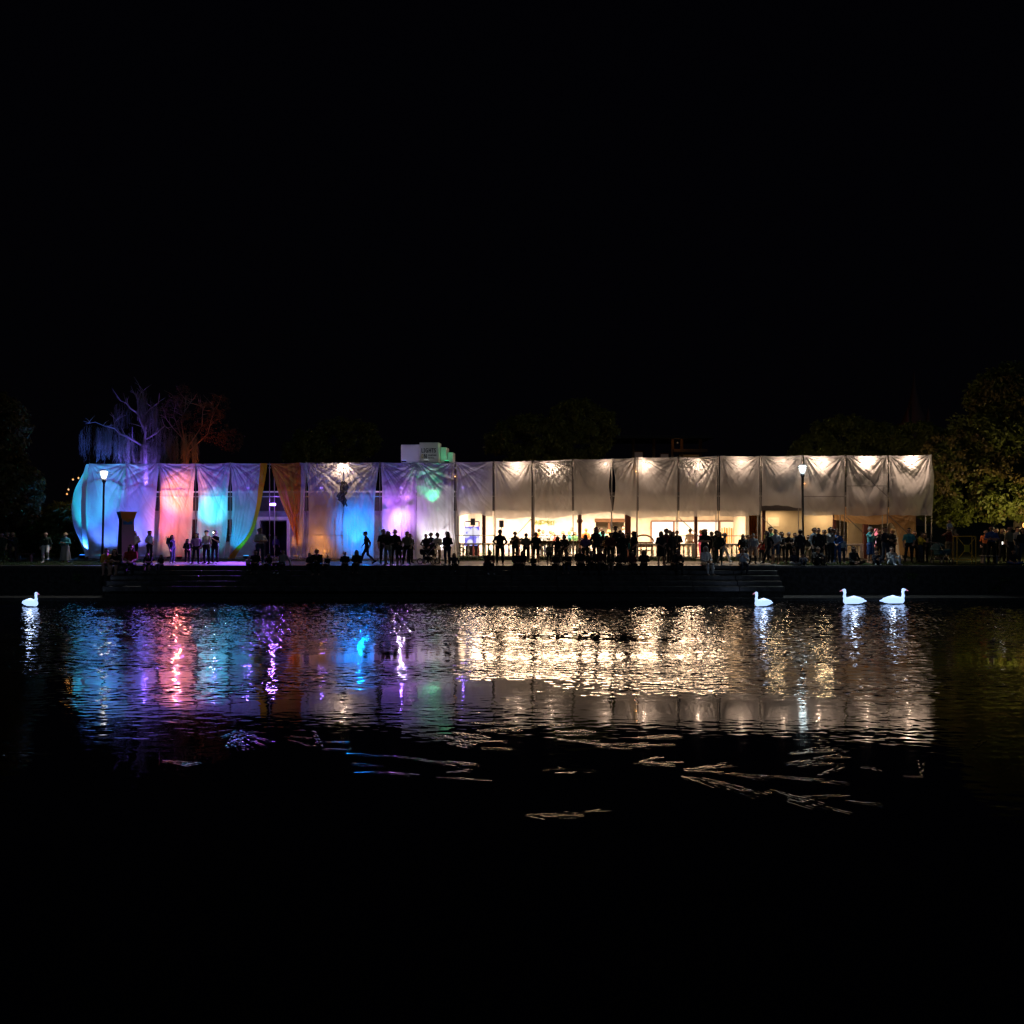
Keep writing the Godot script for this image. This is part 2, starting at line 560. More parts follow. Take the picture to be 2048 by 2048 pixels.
	for k in nm:
		part("pane", G.new().box(Vector3(lerpf(g0, g1, (k + 0.5) / nm), 1.34, 0.02), Vector3((g1 - g0) / nm - 0.1, 1.36, 0.02)).mesh(glow([Color(0.88, 0.90, 0.92), Color(1.0, 0.88, 0.66), Color(0.95, 0.92, 0.84), Color(1.0, 0.80, 0.50)][k], 0.55)), band)
	# upright slats of a blind in the right panes
	for k in 9:
		part("blind_slat", G.new().cbox(Vector3(lerpf(35.418, 36.553, k / 8.0), 1.18, 0.10), Vector3(0.06 + 0.02 * (k % 3), 0.92 + 0.08 * (k % 2), 0.02), 0.004).mesh(mat(0.62, 0.30, 0.06, 0.7) if k % 3 else mat(0.60, 0.44, 0.10, 0.7)), band)
	# arcade columns
	for c in [[968.0, 0.20], [1068.0, 0.20], [1163.0, 0.22], [1260.0, 0.33], [1396.0, 0.18], [1531.0, 0.18], [1670.0, 0.16], [1731.0, 0.26]]:
		var u: float = col_u(c[0])
		var s: float = c[1]
		var cm := G.new().cbox(Vector3(0, 1.35, 0), Vector3(s, 2.70, s), 0.02)
		if c[0] == 1163.0:
			cm = G.new().lathe([Vector2(0.0, 0.05), Vector2(0.14, 0.05), Vector2(0.14, 0.2), Vector2(0.11, 0.24), Vector2(0.11, 2.0), Vector2(0.17, 2.06), Vector2(0.17, 2.16), Vector2(0.12, 2.22), Vector2(0.12, 2.7), Vector2(0, 2.7)], 16)
		part("column", cm.mesh(MT.oxblood), b, at(Vector3(u, 0, -2.5)))
	# right end: tan wall panels closer to the front, dark opening between
	for r in [[36.920, 40.956, 0.82, 2.75], [36.920, 40.956, 0.05, 0.80]]:
		part("infill_wall", G.new().box(Vector3((r[0] + r[1]) * 0.5, (r[2] + r[3]) * 0.5, -3.8), Vector3(r[1] - r[0], r[3] - r[2], 0.12)).mesh(MT.tan if r[2] > 0.5 else MT.stone), b)
	part("infill_wall", G.new().box(Vector3(42.211, 1.4, -3.9), Vector3(1.0, 2.7, 0.12)).mesh(MT.tan), b)
	part("wall_notice", G.new().cbox(Vector3(37.618, 2.05, -3.72), Vector3(0.62, 0.5, 0.02), 0.004).mesh(MT.cream), b)
	part("end_wall", G.new().box(Vector3(44.3, 1.4, -5.8), Vector3(0.24, 2.76, 5.6)).mesh(MT.cream), b)
	# ceiling lamps of the hall: glowing panels with their lights
	for k in 7:
		var u := 21.5 + 2.1 * k
		var pl := part("ceiling_light", G.new().cbox(Vector3(0, 0, 0), Vector3(2.0, 0.04, 3.0), 0.01).mesh(glow(Color(1.0, 0.72, 0.42), 0.9)), b, at(Vector3(u, 2.735, -5.2)))
		var l := AreaLight3D.new()
		l.name = "lamp_light"
		l.area_size = Vector2(2.0, 3.0)
		l.light_color = Color(1.0, 0.67, 0.42).linear_to_srgb()
		l.light_energy = 44.0 if k < 4 else 36.0
		l.area_range = 40.0
		l.area_attenuation = 2.0
		l.shadow_enabled = true
		l.transform = Transform3D(Basis(Vector3.RIGHT, -PI * 0.5), Vector3(0, -0.05, 0))
		pl.add_child(l, true)
	for k in 2:
		var pl := part("ceiling_light", G.new().cbox(Vector3.ZERO, Vector3(0.9, 0.04, 0.25), 0.01).mesh(glow(Color(1.0, 0.82, 0.58), 2.0)), b, at(Vector3(37.6 + 2.7 * k, 2.735, -3.0)))
		var l := AreaLight3D.new()
		l.name = "lamp_light"
		l.area_size = Vector2(0.9, 0.25)
		l.light_color = Color(1.0, 0.68, 0.36).linear_to_srgb()
		l.light_energy = 4.2
		l.area_range = 30.0
		l.area_attenuation = 2.0
		l.shadow_enabled = true
		l.transform = Transform3D(Basis(Vector3.RIGHT, -PI * 0.5), Vector3(0, -0.05, 0))
		pl.add_child(l, true)

func col_u(px: float) -> float:
	# the columns stand on a line 2.5 m behind the scaffold
	return lerpf(21.513, 42.320, (px - 968.0) / (1731.0 - 968.0))

# ---------------------------------------------------------------- scaffold
var POSTS := [0.054, 2.104, 3.977, 6.008, 7.919, 10.095, 12.097, 14.143, 16.125, 18.152, 20.222, 22.282, 24.358, 26.477, 28.531, 29.869, 31.986, 34.091, 36.288, 38.422, 40.596, 42.783, 45.009]
func top_y(u: float) -> float:
	return 5.24 + 0.30 * smoothstep(18.0, 36.0, u) + 0.02 * sin(u * 1.7)

func bar(s: Node3D, called: String, a: Vector3, b: Vector3, r := 0.025) -> void:
	part(called, G.new().tube([a, b], r, 8).mesh(MT.steel), s)

func scaffold() -> void:
	var s := thing("scaffold", "steel tube scaffold carrying the white sheets along the pavilion front", "scaffolding", pv(0, 0, 0))
	var ww := -0.10
	for k in POSTS.size():
		var u: float = POSTS[k]
		bar(s, "post", Vector3(u, 0.02, ww), Vector3(u, top_y(u) + 0.06, ww))
		bar(s, "post", Vector3(u, 0.02, ww - 0.9), Vector3(u, top_y(u) + 0.02, ww - 0.9))
		bar(s, "transom", Vector3(u, top_y(u) - 0.05, ww), Vector3(u, top_y(u) - 0.05, ww - 0.9), 0.022)
		part("base_plate", G.new().cbox(Vector3(u, 0.012, ww), Vector3(0.15, 0.02, 0.15), 0.004).mesh(MT.steel), s)
		for y in [1.36, 3.45, 5.0]:
			part("coupler", G.new().cbox(Vector3(u, y, ww), Vector3(0.09, 0.07, 0.09), 0.012).mesh(MT.steel), s)
	for k in POSTS.size() - 1:
		var a: float = POSTS[k]
		var c: float = POSTS[k + 1]
		bar(s, "ledger", Vector3(a, top_y(a) - 0.02, ww), Vector3(c, top_y(c) - 0.02, ww))
		bar(s, "ledger", Vector3(a, 3.45, ww - 0.10), Vector3(c, 3.45, ww - 0.10), 0.022)
		bar(s, "ledger", Vector3(a, 3.45, ww - 0.9), Vector3(c, 3.45, ww - 0.9), 0.022)
		if k in [6, 10, 12, 16, 17]:
			bar(s, "guard_rail", Vector3(a, 1.36, ww), Vector3(c, 1.36, ww), 0.02)
	# braces as they run in the photograph
	for r in [[Vector3(23.528, 1.439, -0.100), Vector3(24.300, 2.291, -0.100)], [Vector3(19.511, 1.567, -0.100), Vector3(20.156, 2.236, -0.100)], [Vector3(32.054, 2.320, -0.170), Vector3(33.463, 0.979, -0.170)], [Vector3(36.317, 2.374, -0.170), Vector3(37.763, 0.987, -0.170)], [Vector3(40.690, 2.375, -0.170), Vector3(41.814, 1.308, -0.170)], [Vector3(42.859, 2.454, -0.170), Vector3(43.824, 1.519, -0.170)], [Vector3(43.099, 1.266, -0.900), Vector3(44.386, 2.505, -0.900)],
			[Vector3(30.089, 3.508, -0.170), Vector3(31.897, 5.352, -0.170)], [Vector3(32.263, 5.193, -0.170), Vector3(33.463, 4.031, -0.170)], [Vector3(34.347, 5.291, -0.170), Vector3(35.955, 3.633, -0.170)], [Vector3(38.638, 3.551, -0.170), Vector3(40.485, 5.323, -0.170)], [Vector3(40.660, 5.358, 0.150), Vector3(42.739, 3.386, 0.150)], [Vector3(40.609, 3.958, 0.150), Vector3(42.714, 3.955, 0.150)], [Vector3(38.416, 3.416, 0.150), Vector3(40.533, 3.414, 0.150)]]:
		bar(s, "brace", r[0], r[1], 0.021)

# ---------------------------------------------------------------- hung sheets
func curve(a: Array, t: float) -> float:
	if a.size() == 1:
		return a[0]
	var x := t * (a.size() - 1)
	var k := clampi(int(x), 0, a.size() - 2)
	return cubic_interpolate(a[k], a[k + 1], a[maxi(k - 1, 0)], a[mini(k + 2, a.size() - 1)], x - k)

# u0/u1: the sheet's left and right edge from top to bottom; bot: its lower hem from left to right; pins: where it is tied along the top
func drape(label: String, called: String, u0: Array, u1: Array, bot: Array, o := {}) -> MeshInstance3D:
	var seed_: float = o.get("seed", 1.0)
	var pins: Array = o.get("pins", [0.0, 1.0])
	var pin_amp: float = o.get("pin", 0.06)
	var swag: float = o.get("swag", 0.05)
	var pleat: float = o.get("pleat", 0.0)
	var belly: float = o.get("belly", 0.0)
	var rough: float = o.get("rough", 0.03)
	var w: float = o.get("w", 0.0)
	var freq: float = o.get("freq", 9.0)
	var sag: float = o.get("sag", 0.05)
	var low: float = o.get("low", 0.03)
	var o0: float = u0[0]
	var wid: float = u1[0] - o0
	var ty0: float = o.get("top0", top_y(o0) + 0.02)
	var ty1: float = o.get("top1", top_y(u1[0]) + 0.02)
	var f := func(s: float, t: float) -> Vector3:
		var top: float = lerpf(ty0, ty1, s) - sag * sin(PI * s) * 0.8 + 0.004 * sin(s * 37.0 + seed_)
		var y: float = lerpf(top, curve(bot, s) + 0.012 * sin(s * 21.0 + seed_ * 3.0), t)
		var u: float = lerpf(curve(u0, t), curve(u1, t), s)
		var hgt := top - y
		var z := 0.0
		for p in pins:
			var du: float = (s - p) * wid
			var r := sqrt(du * du + hgt * hgt) + 1e-4
			var an := atan2(du, hgt + 0.05)
			var g: float = smoothstep(0.05, 0.45, r) * exp(-r * 0.62)
			var q := an * freq + seed_ * 2.1 + 0.8 * nz.get_noise_2d(r * 0.5, seed_ + p * 7.0)
			var fold := 1.0 - 2.0 * pow(absf(sin(q)), 0.6)
			var fine := 1.0 - 2.0 * pow(absf(sin(an * freq * 2.7 + seed_ * 5.0 + 0.3 * r)), 0.7)
			z += pin_amp * g * (1.15 * fold * (0.55 + 0.6 * nz2.get_noise_2d(an * 2.0 + seed_, p * 3.0)) + 0.22 * fine)
		z += swag * sin(PI * s) * sin(t * 9.0 - 3.2 * sin(PI * s) + seed_) * sin(PI * clampf(t * 1.05, 0.0, 1.0))
		var pl := s * wid * 6.5 + seed_ + 1.8 * nz.get_noise_2d(s * wid * 0.8, t * 0.7 + seed_)
		z += pleat * (0.35 + 0.65 * t) * (sin(pl) + 0.6 * (1.0 - 2.0 * absf(sin(pl * 1.7 + seed_))))
		var creases := nz.get_noise_2d(u * 1.1 + y * 0.9 + seed_ * 4.0, (u - y) * 0.25)
		z += 0.007 * (1.0 - 3.0 * minf(absf(creases), 0.33))
		z += belly * sin(PI * s) * sin(PI * pow(t, 0.8))
		z += rough * (nz.get_noise_2d(u * 0.8 + seed_ * 9.0, y * 0.6) + 0.35 * nz2.get_noise_2d(u * 2.0, y * 0.8 + seed_) + 0.06 * nz.get_noise_2d(u * 5.0 + seed_, y * 1.5))
		z += low * t * t * sin(s * wid * 5.0 + seed_ * 5.0)
		return Vector3(u - o0, y, z)
	var nu := clampi(int(wid / 0.03), 24, 140)
	var m := G.new().sheet(nu, 110, f).mesh(o.get("mat", MT.cloth))
	return single(called, label, "hung sheet", m, pv(o0, 0, w), "white sheets hung on the scaffold")

func fabrics() -> void:
	# --- left half: sheets down to the ground
	# side sheet round the far-left corner, blown outwards
	var side := G.new().sheet(40, 70, func(s: float, t: float) -> Vector3:
		var bl := pow(sin(PI * pow(t, 0.86)), 0.8)
		var y := lerpf(5.22 + 0.02 * sin(s * 9.0), 0.12 + 0.05 * sin(s * 7.0), t)
		var ws := lerpf(0.02, -3.6, s)
		return Vector3(-0.05 - (0.35 * t + 1.45 * bl) * pow(sin(PI * clampf(s * 0.93 + 0.035, 0, 1)), 0.75) + 0.02 * nz.get_noise_2d(s * 5.0, t * 6.0), y, ws), Vector3(1, 0, 0)).mesh(MT.cloth)
	single("end_sheet", "big white sheet ballooning outwards at the far-left corner of the scaffold", "hung sheet", side, pv(0, 0, 0), "white sheets hung on the scaffold")
	drape("smooth white sheet lit cyan and blue, behind the left street lamp", "hung_sheet", [0.082, -0.087, -0.059, 0.054], [2.160, 1.908, 1.684, 1.571], [0.10, 0.06, 0.10], {"seed": 1.0, "pin": 0.05, "swag": 0.03, "belly": 0.22, "rough": 0.03, "low": 0.02})
	drape("white sheet lit violet-blue with a long slanting left hem, behind the signpost pillar", "hung_sheet", [2.104, 1.852, 1.628, 1.487], [3.977, 3.837, 3.726, 3.754], [0.14, 0.05, 0.08], {"seed": 2.3, "pin": 0.09, "swag": 0.04, "w": -0.03, "belly": 0.10, "freq": 7.0})
	drape("white sheet glowing orange and pink in its middle", "hung_sheet", [4.005, 4.061, 4.005, 3.865], [6.008, 5.897, 5.841, 5.786], [0.16, 0.20, 0.16], {"seed": 3.9, "pin": 0.10, "swag": 0.08, "pleat": 0.012, "freq": 10.0})
	drape("white sheet with a bright cyan swag in its middle", "hung_sheet", [6.036, 6.174, 6.119, 6.008], [7.946, 7.808, 7.780, 7.615], [0.15, 0.10, 0.12], {"seed": 5.2, "pin": 0.12, "swag": 0.13, "pleat": 0.012, "freq": 9.0})
	drape("violet and teal lit sheet sweeping back along its right hem, left of the doorway gap", "hung_sheet", [7.974, 8.029, 8.057, 8.001, 7.863], [9.875, 9.655, 9.463, 9.050, 8.112], [0.08, 0.16, 0.20], {"seed": 6.1, "pin": 0.09, "swag": 0.05, "pleat": 0.03, "mat": MT.cloth_thin})
	drape("narrow ochre border strip along the swept sheet left of the doorway", "border_strip", [9.628, 9.518, 9.353, 8.912, 7.808], [10.013, 9.820, 9.573, 9.132, 8.222], [0.06, 0.10], {"seed": 7.1, "pin": 0.02, "swag": 0.0, "w": 0.05, "rough": 0.015, "mat": MT.cloth_edge, "sag": 0.0})
	drape("ochre curtain gathered to the right of the doorway gap", "ochre_curtain", [10.178, 10.453, 10.755, 11.193, 11.522], [11.851, 11.851, 11.796, 11.741, 11.686], [1.15, 0.70], {"seed": 8.2, "pin": 0.05, "swag": 0.0, "pleat": 0.05, "mat": MT.cloth_amber})
	drape("tall gathered white sheet trailing to the ground beside the ochre curtain", "hung_sheet", [11.796, 11.796, 11.714, 11.385, 11.303], [12.179, 12.097, 12.042, 11.987, 11.851], [0.06, 0.05], {"seed": 9.4, "pin": 0.02, "swag": 0.0, "pleat": 0.06, "w": 0.04})
	drape("wide purple-grey sheet with floodlight behind its top and blue glow low on its right", "hung_sheet", [12.124, 12.234, 12.261, 12.179], [16.071, 15.881, 15.827, 15.800], [0.20, 0.16, 0.10, 0.12], {"seed": 10.7, "pin": 0.16, "swag": 0.10, "pleat": 0.02, "pins": [0.0, 0.5, 1.0], "freq": 12.0, "sag": 0.02, "mat": MT.cloth_thin})
	drape("sheet with a glaring white and violet glow in its middle", "hung_sheet", [16.179, 16.261, 16.261, 16.234], [18.206, 18.125, 18.098, 18.098], [0.10, 0.12, 0.10], {"seed": 11.6, "pin": 0.12, "swag": 0.06, "pleat": 0.03, "freq": 11.0, "mat": MT.cloth_thin})
	drape("grey sheet with a green streak, last long sheet before the open arcade", "hung_sheet", [18.206, 18.152, 18.125, 18.125], [20.168, 20.142, 20.142, 20.329], [0.12, 0.10, 0.02], {"seed": 12.9, "pin": 0.10, "swag": 0.07, "pleat": 0.025, "freq": 10.0})
	# dark cloth caught high on the wide sheet
	var rag := G.new().sheet(26, 44, func(s: float, t: float) -> Vector3:
		var wdt := 0.16 + 0.34 * sin(PI * clampf(0.12 + 0.8 * t, 0.0, 1.0)) + 0.10 * nz.get_noise_2d(t * 4.0, 3.0 + signf(s - 0.5) * 7.0)
		var cx := 0.10 * sin(t * 7.0) - 0.12 * (1.0 - t)
		return Vector3(cx + (s - 0.5) * wdt, lerpf(1.34, 0.0, t) + 0.10 * nz.get_noise_2d(s * 3.0, t * 3.0 + 9.0), 0.10 + 0.12 * nz.get_noise_2d(s * 2.4 + t * 2.0, t * 4.0) + 0.06 * sin(t * 26.0 + s * 5.0))).mesh(MT.rag)
	single("dark_cloth", "dark crumpled cloth hanging on the wide sheet below its floodlight", "cloth", rag, pv(14.252, 2.932, 0.10))
	# --- right half: short sheets above the open arcade
	sheets_right()

func sheets_right() -> void:
	drape("short plain sheet, first over the open arcade beside the green-streaked sheet", "short_sheet", [20.276], [22.202], [2.370, 2.530, 2.344], {"mat": MT.cloth_right, "seed": 21.0, "pin": 0.043, "swag": 0.039})
	drape("short sheet with one floodlight high on its right, over the hung loudspeakers", "short_sheet", [22.335], [24.278], [2.291, 2.238, 2.345], {"mat": MT.cloth_right, "seed": 22.4, "pin": 0.061, "swag": 0.052})
	drape("short sheet with fan-like folds round a floodlight, over the flower boxes", "short_sheet", [24.438], [26.424], [2.318, 2.266, 2.425], {"mat": MT.cloth_right, "seed": 23.1, "pin": 0.104, "swag": 0.065, "pins": [0.0, 0.42, 1.0], "freq": 14.0})
	drape("short sheet whose right hem borders the dark slit", "short_sheet", [26.529, 26.529], [28.531, 28.374, 28.531], [2.425, 2.531, 2.610], {"mat": MT.cloth_right, "seed": 24.8, "pin": 0.043, "swag": 0.039})
	drape("narrow short sheet between the dark slit and the thick arcade column", "short_sheet", [28.558, 28.715, 28.584], [29.817], [2.557, 2.478, 2.267], {"mat": MT.cloth_right, "seed": 25.5, "pin": 0.078, "swag": 0.065, "w": -0.02, "pins": [1.0]})
	drape("short sheet with a brace rising to the right and a floodlight at its upper left", "short_sheet", [29.922], [31.933], [2.267, 2.347, 2.373], {"mat": MT.cloth_right, "seed": 26.7, "pin": 0.070, "swag": 0.078})
	drape("short sheet with streaming bright folds below a central floodlight", "short_sheet", [32.064], [34.013], [2.347, 2.374, 2.427], {"mat": MT.cloth_right, "seed": 27.2, "pin": 0.087, "swag": 0.078, "pins": [0.0, 0.5, 1.0], "freq": 12.0})
	drape("short sheet with brace falling right, left of the raised hem", "short_sheet", [34.168], [36.211], [2.400, 2.374, 2.453], {"mat": MT.cloth_right, "seed": 28.6, "pin": 0.061, "swag": 0.052})
	drape("shortest sheet with raised hem showing the dark roof edge, left of the right street lamp", "short_sheet", [36.340], [38.371], [2.924, 2.949, 2.793], {"mat": MT.cloth_right, "seed": 29.3, "pin": 0.078, "swag": 0.065})
	drape("short sheet with a slanting brace, right behind the right street lamp", "short_sheet", [38.499], [40.545], [2.428, 2.428, 2.480], {"mat": MT.cloth_right, "seed": 30.9, "pin": 0.078, "swag": 0.065})
	drape("short sheet crossed by a steel rail and a falling brace in front", "short_sheet", [40.672], [42.733], [2.428, 2.402, 2.480], {"mat": MT.cloth_right, "seed": 31.4, "pin": 0.078, "swag": 0.104})
	drape("bright sagging sheet at the far-right end of the scaffold", "short_sheet", [42.834], [44.959, 45.110, 45.085, 45.035], [2.454, 2.429, 2.429], {"mat": MT.cloth_right, "seed": 32.8, "pin": 0.078, "swag": 0.169})
	# tan cloth tied under the last bays, further in
	drape("tan cloth drooping low under the last bays at the right end", "tan_cloth", [40.325], [44.791], [2.185, 1.973, 2.027, 2.557], {"seed": 40.2, "pin": 0.03, "swag": 0.02, "w": -1.2, "top0": 2.9, "top1": 2.9, "mat": tan_cloth()})
	drape("tan wind sheet standing at the right end beside the man in teal", "tan_cloth", [42.886, 43.348, 43.528, 43.605], [44.425, 44.425, 44.425, 44.374], [0.35, 0.25], {"seed": 41.2, "pin": 0.02, "swag": 0.02, "w": -0.7, "top0": 2.5, "top1": 2.6, "mat": tan_cloth()})

func tan_cloth() -> StandardMaterial3D:
	if not MT.has("tan_cloth"):
		MT.tan_cloth = MT.cloth.duplicate()
		MT.tan_cloth.albedo_color = Color(0.70, 0.58, 0.42, 0.95)
		MT.tan_cloth.backlight = Color(0.9, 0.72, 0.50)
	return MT.tan_cloth

# ---------------------------------------------------------------- lamps of the installation
func flood(u: float, y: float, w: float, e: float, c: Color, label: String, called := "floodlight", r := 0.075) -> Node3D:
	var o := thing(called, label, "floodlight", pv(u, y, w), "floodlights along the top of the sheets")
	part("bulb", G.new().lathe([Vector2(0.0, -r), Vector2(r * 0.7, -r * 0.75), Vector2(r, 0.0), Vector2(r * 0.7, r * 0.75), Vector2(0.0, r)], 12).mesh(glow(c, 9.0)), o)
	part("socket", G.new().lathe([Vector2(r * 0.6, r * 0.9), Vector2(r * 0.6, r * 1.8), Vector2(0.0, r * 1.8)], 10).mesh(MT.black), o)
	part("hanger", G.new().tube([Vector3(0, r * 1.7, 0), Vector3(0, maxf(0.02 + top_y(u) - y - 0.02, r * 2.0), 0)], 0.008, 6).mesh(MT.black), o)
	omni(o, Vector3.ZERO, c, e, r)
	return o

func uplight(p: Vector3, to: Vector3, c: Color, e: float, angle: float, label: String, lens := 3.0) -> Node3D:
	var o := thing("ground_floodlight", label, "floodlight", pv(p.x, p.y, p.z), "coloured floodlights on the ground behind the sheets")
	var d := (to - p).normalized()
	var bs := Basis.looking_at(d, Vector3.UP if absf(d.y) < 0.95 else Vector3.RIGHT)
	part("housing", G.new().cbox(Vector3(0, 0.11, 0), Vector3(0.30, 0.13, 0.16), 0.015).mesh(MT.black), o)
	part("bracket", G.new().cbox(Vector3(0, 0.025, 0), Vector3(0.22, 0.05, 0.12), 0.008).mesh(MT.iron), o)
	part("lens", G.new().cbox(Vector3(0, 0.185, 0), Vector3(0.26, 0.02, 0.12), 0.004).mesh(glow(c, lens)), o)
	var l := spot(o, Vector3(0, 0.215, 0), Vector3(0, 0.215, 0) + d, c, e, angle, 0.05)
	return o

func wall_flood(p: Vector3, to: Vector3, c: Color, e: float, angle: float, label: String, soft := 0.35) -> Node3D:
	var o := thing("wall_floodlight", label, "floodlight", pv(p.x, p.y, p.z), "coloured floodlights fixed to the pavilion wall")
	var d := (to - p).normalized()
	var bs := Basis.looking_at(d, Vector3.UP)
	var x := Transform3D(bs, Vector3.ZERO)
	part("housing", G.new().cbox(Vector3(0, 0, 0.07), Vector3(0.22, 0.16, 0.12), 0.015).mesh(MT.black), o, x)
	part("lens", G.new().cbox(Vector3(0, 0, 0.0), Vector3(0.18, 0.12, 0.02), 0.004).mesh(glow(c, 2.0)), o, x)
	part("bracket", G.new().tube([bs * Vector3(0, 0, 0.1), Vector3(0, 0, -0.25)], 0.018, 6).mesh(MT.iron), o)
	spot(o, d * 0.03, d, c, e, minf(angle * 1.35, 75.0), 0.05, 1.0)
	return o

func lamps() -> void:
	var warm := Color(1.0, 0.68, 0.48)
	var f := [
		[14.110, 5.039, 1.4 * 2.03, "floodlight behind the wide purple-grey sheet"],
		[23.492, 5.011, 1.22, "floodlight over the hung loudspeakers"],
		[25.332, 5.006, 1.35, "floodlight in the fan-like folds over the flower boxes"],
		[28.196, 5.157, 0.47, "dim floodlight just left of the dark slit"],
		[30.226, 5.098, 1.35, "floodlight at the top of the bay right of the thick column"],
		[33.056, 5.089, 1.35, "floodlight above the streaming folds over the waist-high railing"],
		[35.296, 5.240, 0.93, "small floodlight above the sheet left of the raised hem"],
		[37.497, 5.311, 1.09, "floodlight over the sheet with the raised hem"],
		[39.327, 5.201, 2.05, "floodlight just right of the right street lamp's head"],
		[41.762, 5.271, 2.05, "floodlight over the sheet crossed by the steel rail"],
		[43.980, 5.264, 2.24, "floodlight over the far-right sagging sheet"],
	]
	for r in f:
		flood(r[0], r[1], -0.26, r[2] * 1.15, warm, r[3])
	# small amber work lamps low behind the wide sheet
	for r in [[12.884, 1.254, 0.42, "upper of two amber lamps low behind the wide sheet"], [13.021, 0.522, 0.36, "lower of two amber lamps low behind the wide sheet"]]:
		var o := thing("amber_lamp", r[3], "lamp", pv(r[0], r[1], -0.45), "amber lamps low behind the wide sheet")
		part("bulb", G.new().lathe([Vector2(0, -0.05), Vector2(0.05, 0), Vector2(0, 0.05)], 10).mesh(glow(Color(1.0, 0.36, 0.06), 6.0)), o)
		part("stand", G.new().tube([Vector3(0, -0.05, 0), Vector3(0, -r[1] + 0.02, 0)], 0.015, 6).mesh(MT.black), o)
		omni(o, Vector3.ZERO, Color(1.0, 0.34, 0.06), r[2], 0.05)
	# small amber marker lamps seen against the sheets
	for r in [[20.203, 4.501, 0.03, "tiny amber lamp on the post right of the green-streaked sheet"], [29.788, 4.742, 0.05, "tiny amber lamp on the post right of the dark slit"], [38.512, 4.094, 0.05, "tiny orange lamp on the post behind the right street lamp"]]:
		var o := thing("marker_lamp", r[3], "lamp", pv(r[0], r[1], 0.06), "tiny amber lamps on the scaffold posts")
		part("bulb", G.new().lathe([Vector2(0, -0.035), Vector2(0.035, 0), Vector2(0, 0.035)], 8).mesh(glow(Color(1.0, 0.45, 0.12), 4.0)), o)
		part("clip", G.new().cbox(Vector3(0, 0, -0.06), Vector3(0.04, 0.05, 0.07), 0.005).mesh(MT.black), o)
		omni(o, Vector3(0, 0, 0.0), Color(1.0, 0.45, 0.12), r[2], 0.03)
	# coloured floods behind the left sheets
	uplight(Vector3(0.008, 0.02, -1.2), Vector3(0.420, 4.8, -0.2), Color(0.0, 0.62, 0.80), 38.16, 32, "cyan ground floodlight behind the left-most front sheet")
	uplight(Vector3(-1.083, 0.02, -1.6), Vector3(-1.214, 3.0, -1.6), Color(0.03, 0.20, 1.0), 25.89, 50, "blue ground floodlight inside the ballooning corner sheet")
	uplight(Vector3(0.823, 0.02, -1.3), Vector3(1.431, 2.4, 0), Color(0.08, 0.20, 1.0), 23.95, 46, "blue ground floodlight left of the signpost pillar")
	uplight(Vector3(2.514, 0.02, -1.3), Vector3(3.083, 2.8, 0), Color(0.17, 0.15, 1.0), 26.34, 46, "violet-blue ground floodlight behind the signpost pillar's sheet")
	uplight(Vector3(5.007, 0.02, -0.35), Vector3(4.364, 2.2, -1.4), Color(1.0, 0.06, 0.07), 8.29, 46, "red ground floodlight showing under the orange-lit sheet", 4.0)
	wall_flood(Vector3(4.065, 3.0, -2.10), Vector3(5.063, 3.5, 0), Color(1.0, 0.24, 0.09), 35.91, 24, "orange floodlight on the roof edge behind the orange-lit sheet")
	wall_flood(Vector3(4.007, 1.6, -2.25), Vector3(4.952, 2.3, 0), Color(1.0, 0.14, 0.14), 15.46, 36, "pink floodlight on the wall behind the orange-lit sheet", 0.8)
	uplight(Vector3(3.889, 0.02, -1.5), Vector3(4.896, 1.6, 0), Color(0.80, 0.52, 0.44), 3.67, 46, "pale ground floodlight at the left foot of the orange-lit sheet")
	uplight(Vector3(6.989, 0.02, -0.35), Vector3(6.478, 2.2, -1.4), Color(0.0, 0.50, 0.95), 9.22, 46, "cyan ground floodlight showing behind the four standing friends", 4.0)
	wall_flood(Vector3(6.144, 2.0, -2.25), Vector3(6.950, 2.8, 0), Color(0.0, 0.62, 0.9), 33.13, 19, "cyan floodlight on the wall behind the swagged sheet")
	uplight(Vector3(6.182, 0.02, -1.4), Vector3(6.840, 1.7, 0), Color(0.03, 0.46, 0.62), 6.24, 46, "teal ground floodlight left of the four standing friends")
	uplight(Vector3(8.398, 0.02, -1.3), Vector3(8.774, 2.0, 0), Color(0.0, 0.30, 0.70), 15.58, 46, "teal ground floodlight behind the swept sheet")
	# violet wash along the top of the left sheets
	for r in [[2.339, 1.5, "violet roof-edge floodlight over the signpost pillar's sheet"], [4.266, 1.0, "violet roof-edge floodlight over the orange-lit sheet"], [6.356, 1.4, "violet roof-edge floodlight over the swagged sheet"], [8.265, 1.5, "violet roof-edge floodlight over the swept sheet"], [12.452, 0.55, "violet roof-edge floodlight left over the wide sheet"], [16.933, 0.8, "violet roof-edge floodlight over the glaring sheet"], [20.401, 0.5, "violet roof-edge floodlight over the first short sheet"]]:
		wall_flood(Vector3(r[0], 3.95, -2.0), Vector3(r[0] + 0.2, 4.9, 0), Color(0.22, 0.09, 1.0), r[1] * 1.5, 62, r[2], 0.9)
	# purple lamp hung before the doorway gap
	var dl := thing("doorway_lamp", "glaring purple lamp hung in the gap above the doorway, against the dark fascia", "lamp", pv(10.308, 3.015, 0.02))
	part("lens", G.new().cbox(Vector3.ZERO, Vector3(0.32, 0.12, 0.05), 0.02).mesh(glow(Color(0.55, 0.28, 1.0), 9.0)), dl)
	part("housing", G.new().cbox(Vector3(0, 0, -0.055), Vector3(0.40, 0.18, 0.05), 0.01).mesh(MT.black), dl)
	part("hanger", G.new().tube([Vector3(0, 0.08, -0.06), Vector3(0, 2.0, -0.08)], 0.008, 6).mesh(MT.black), dl)
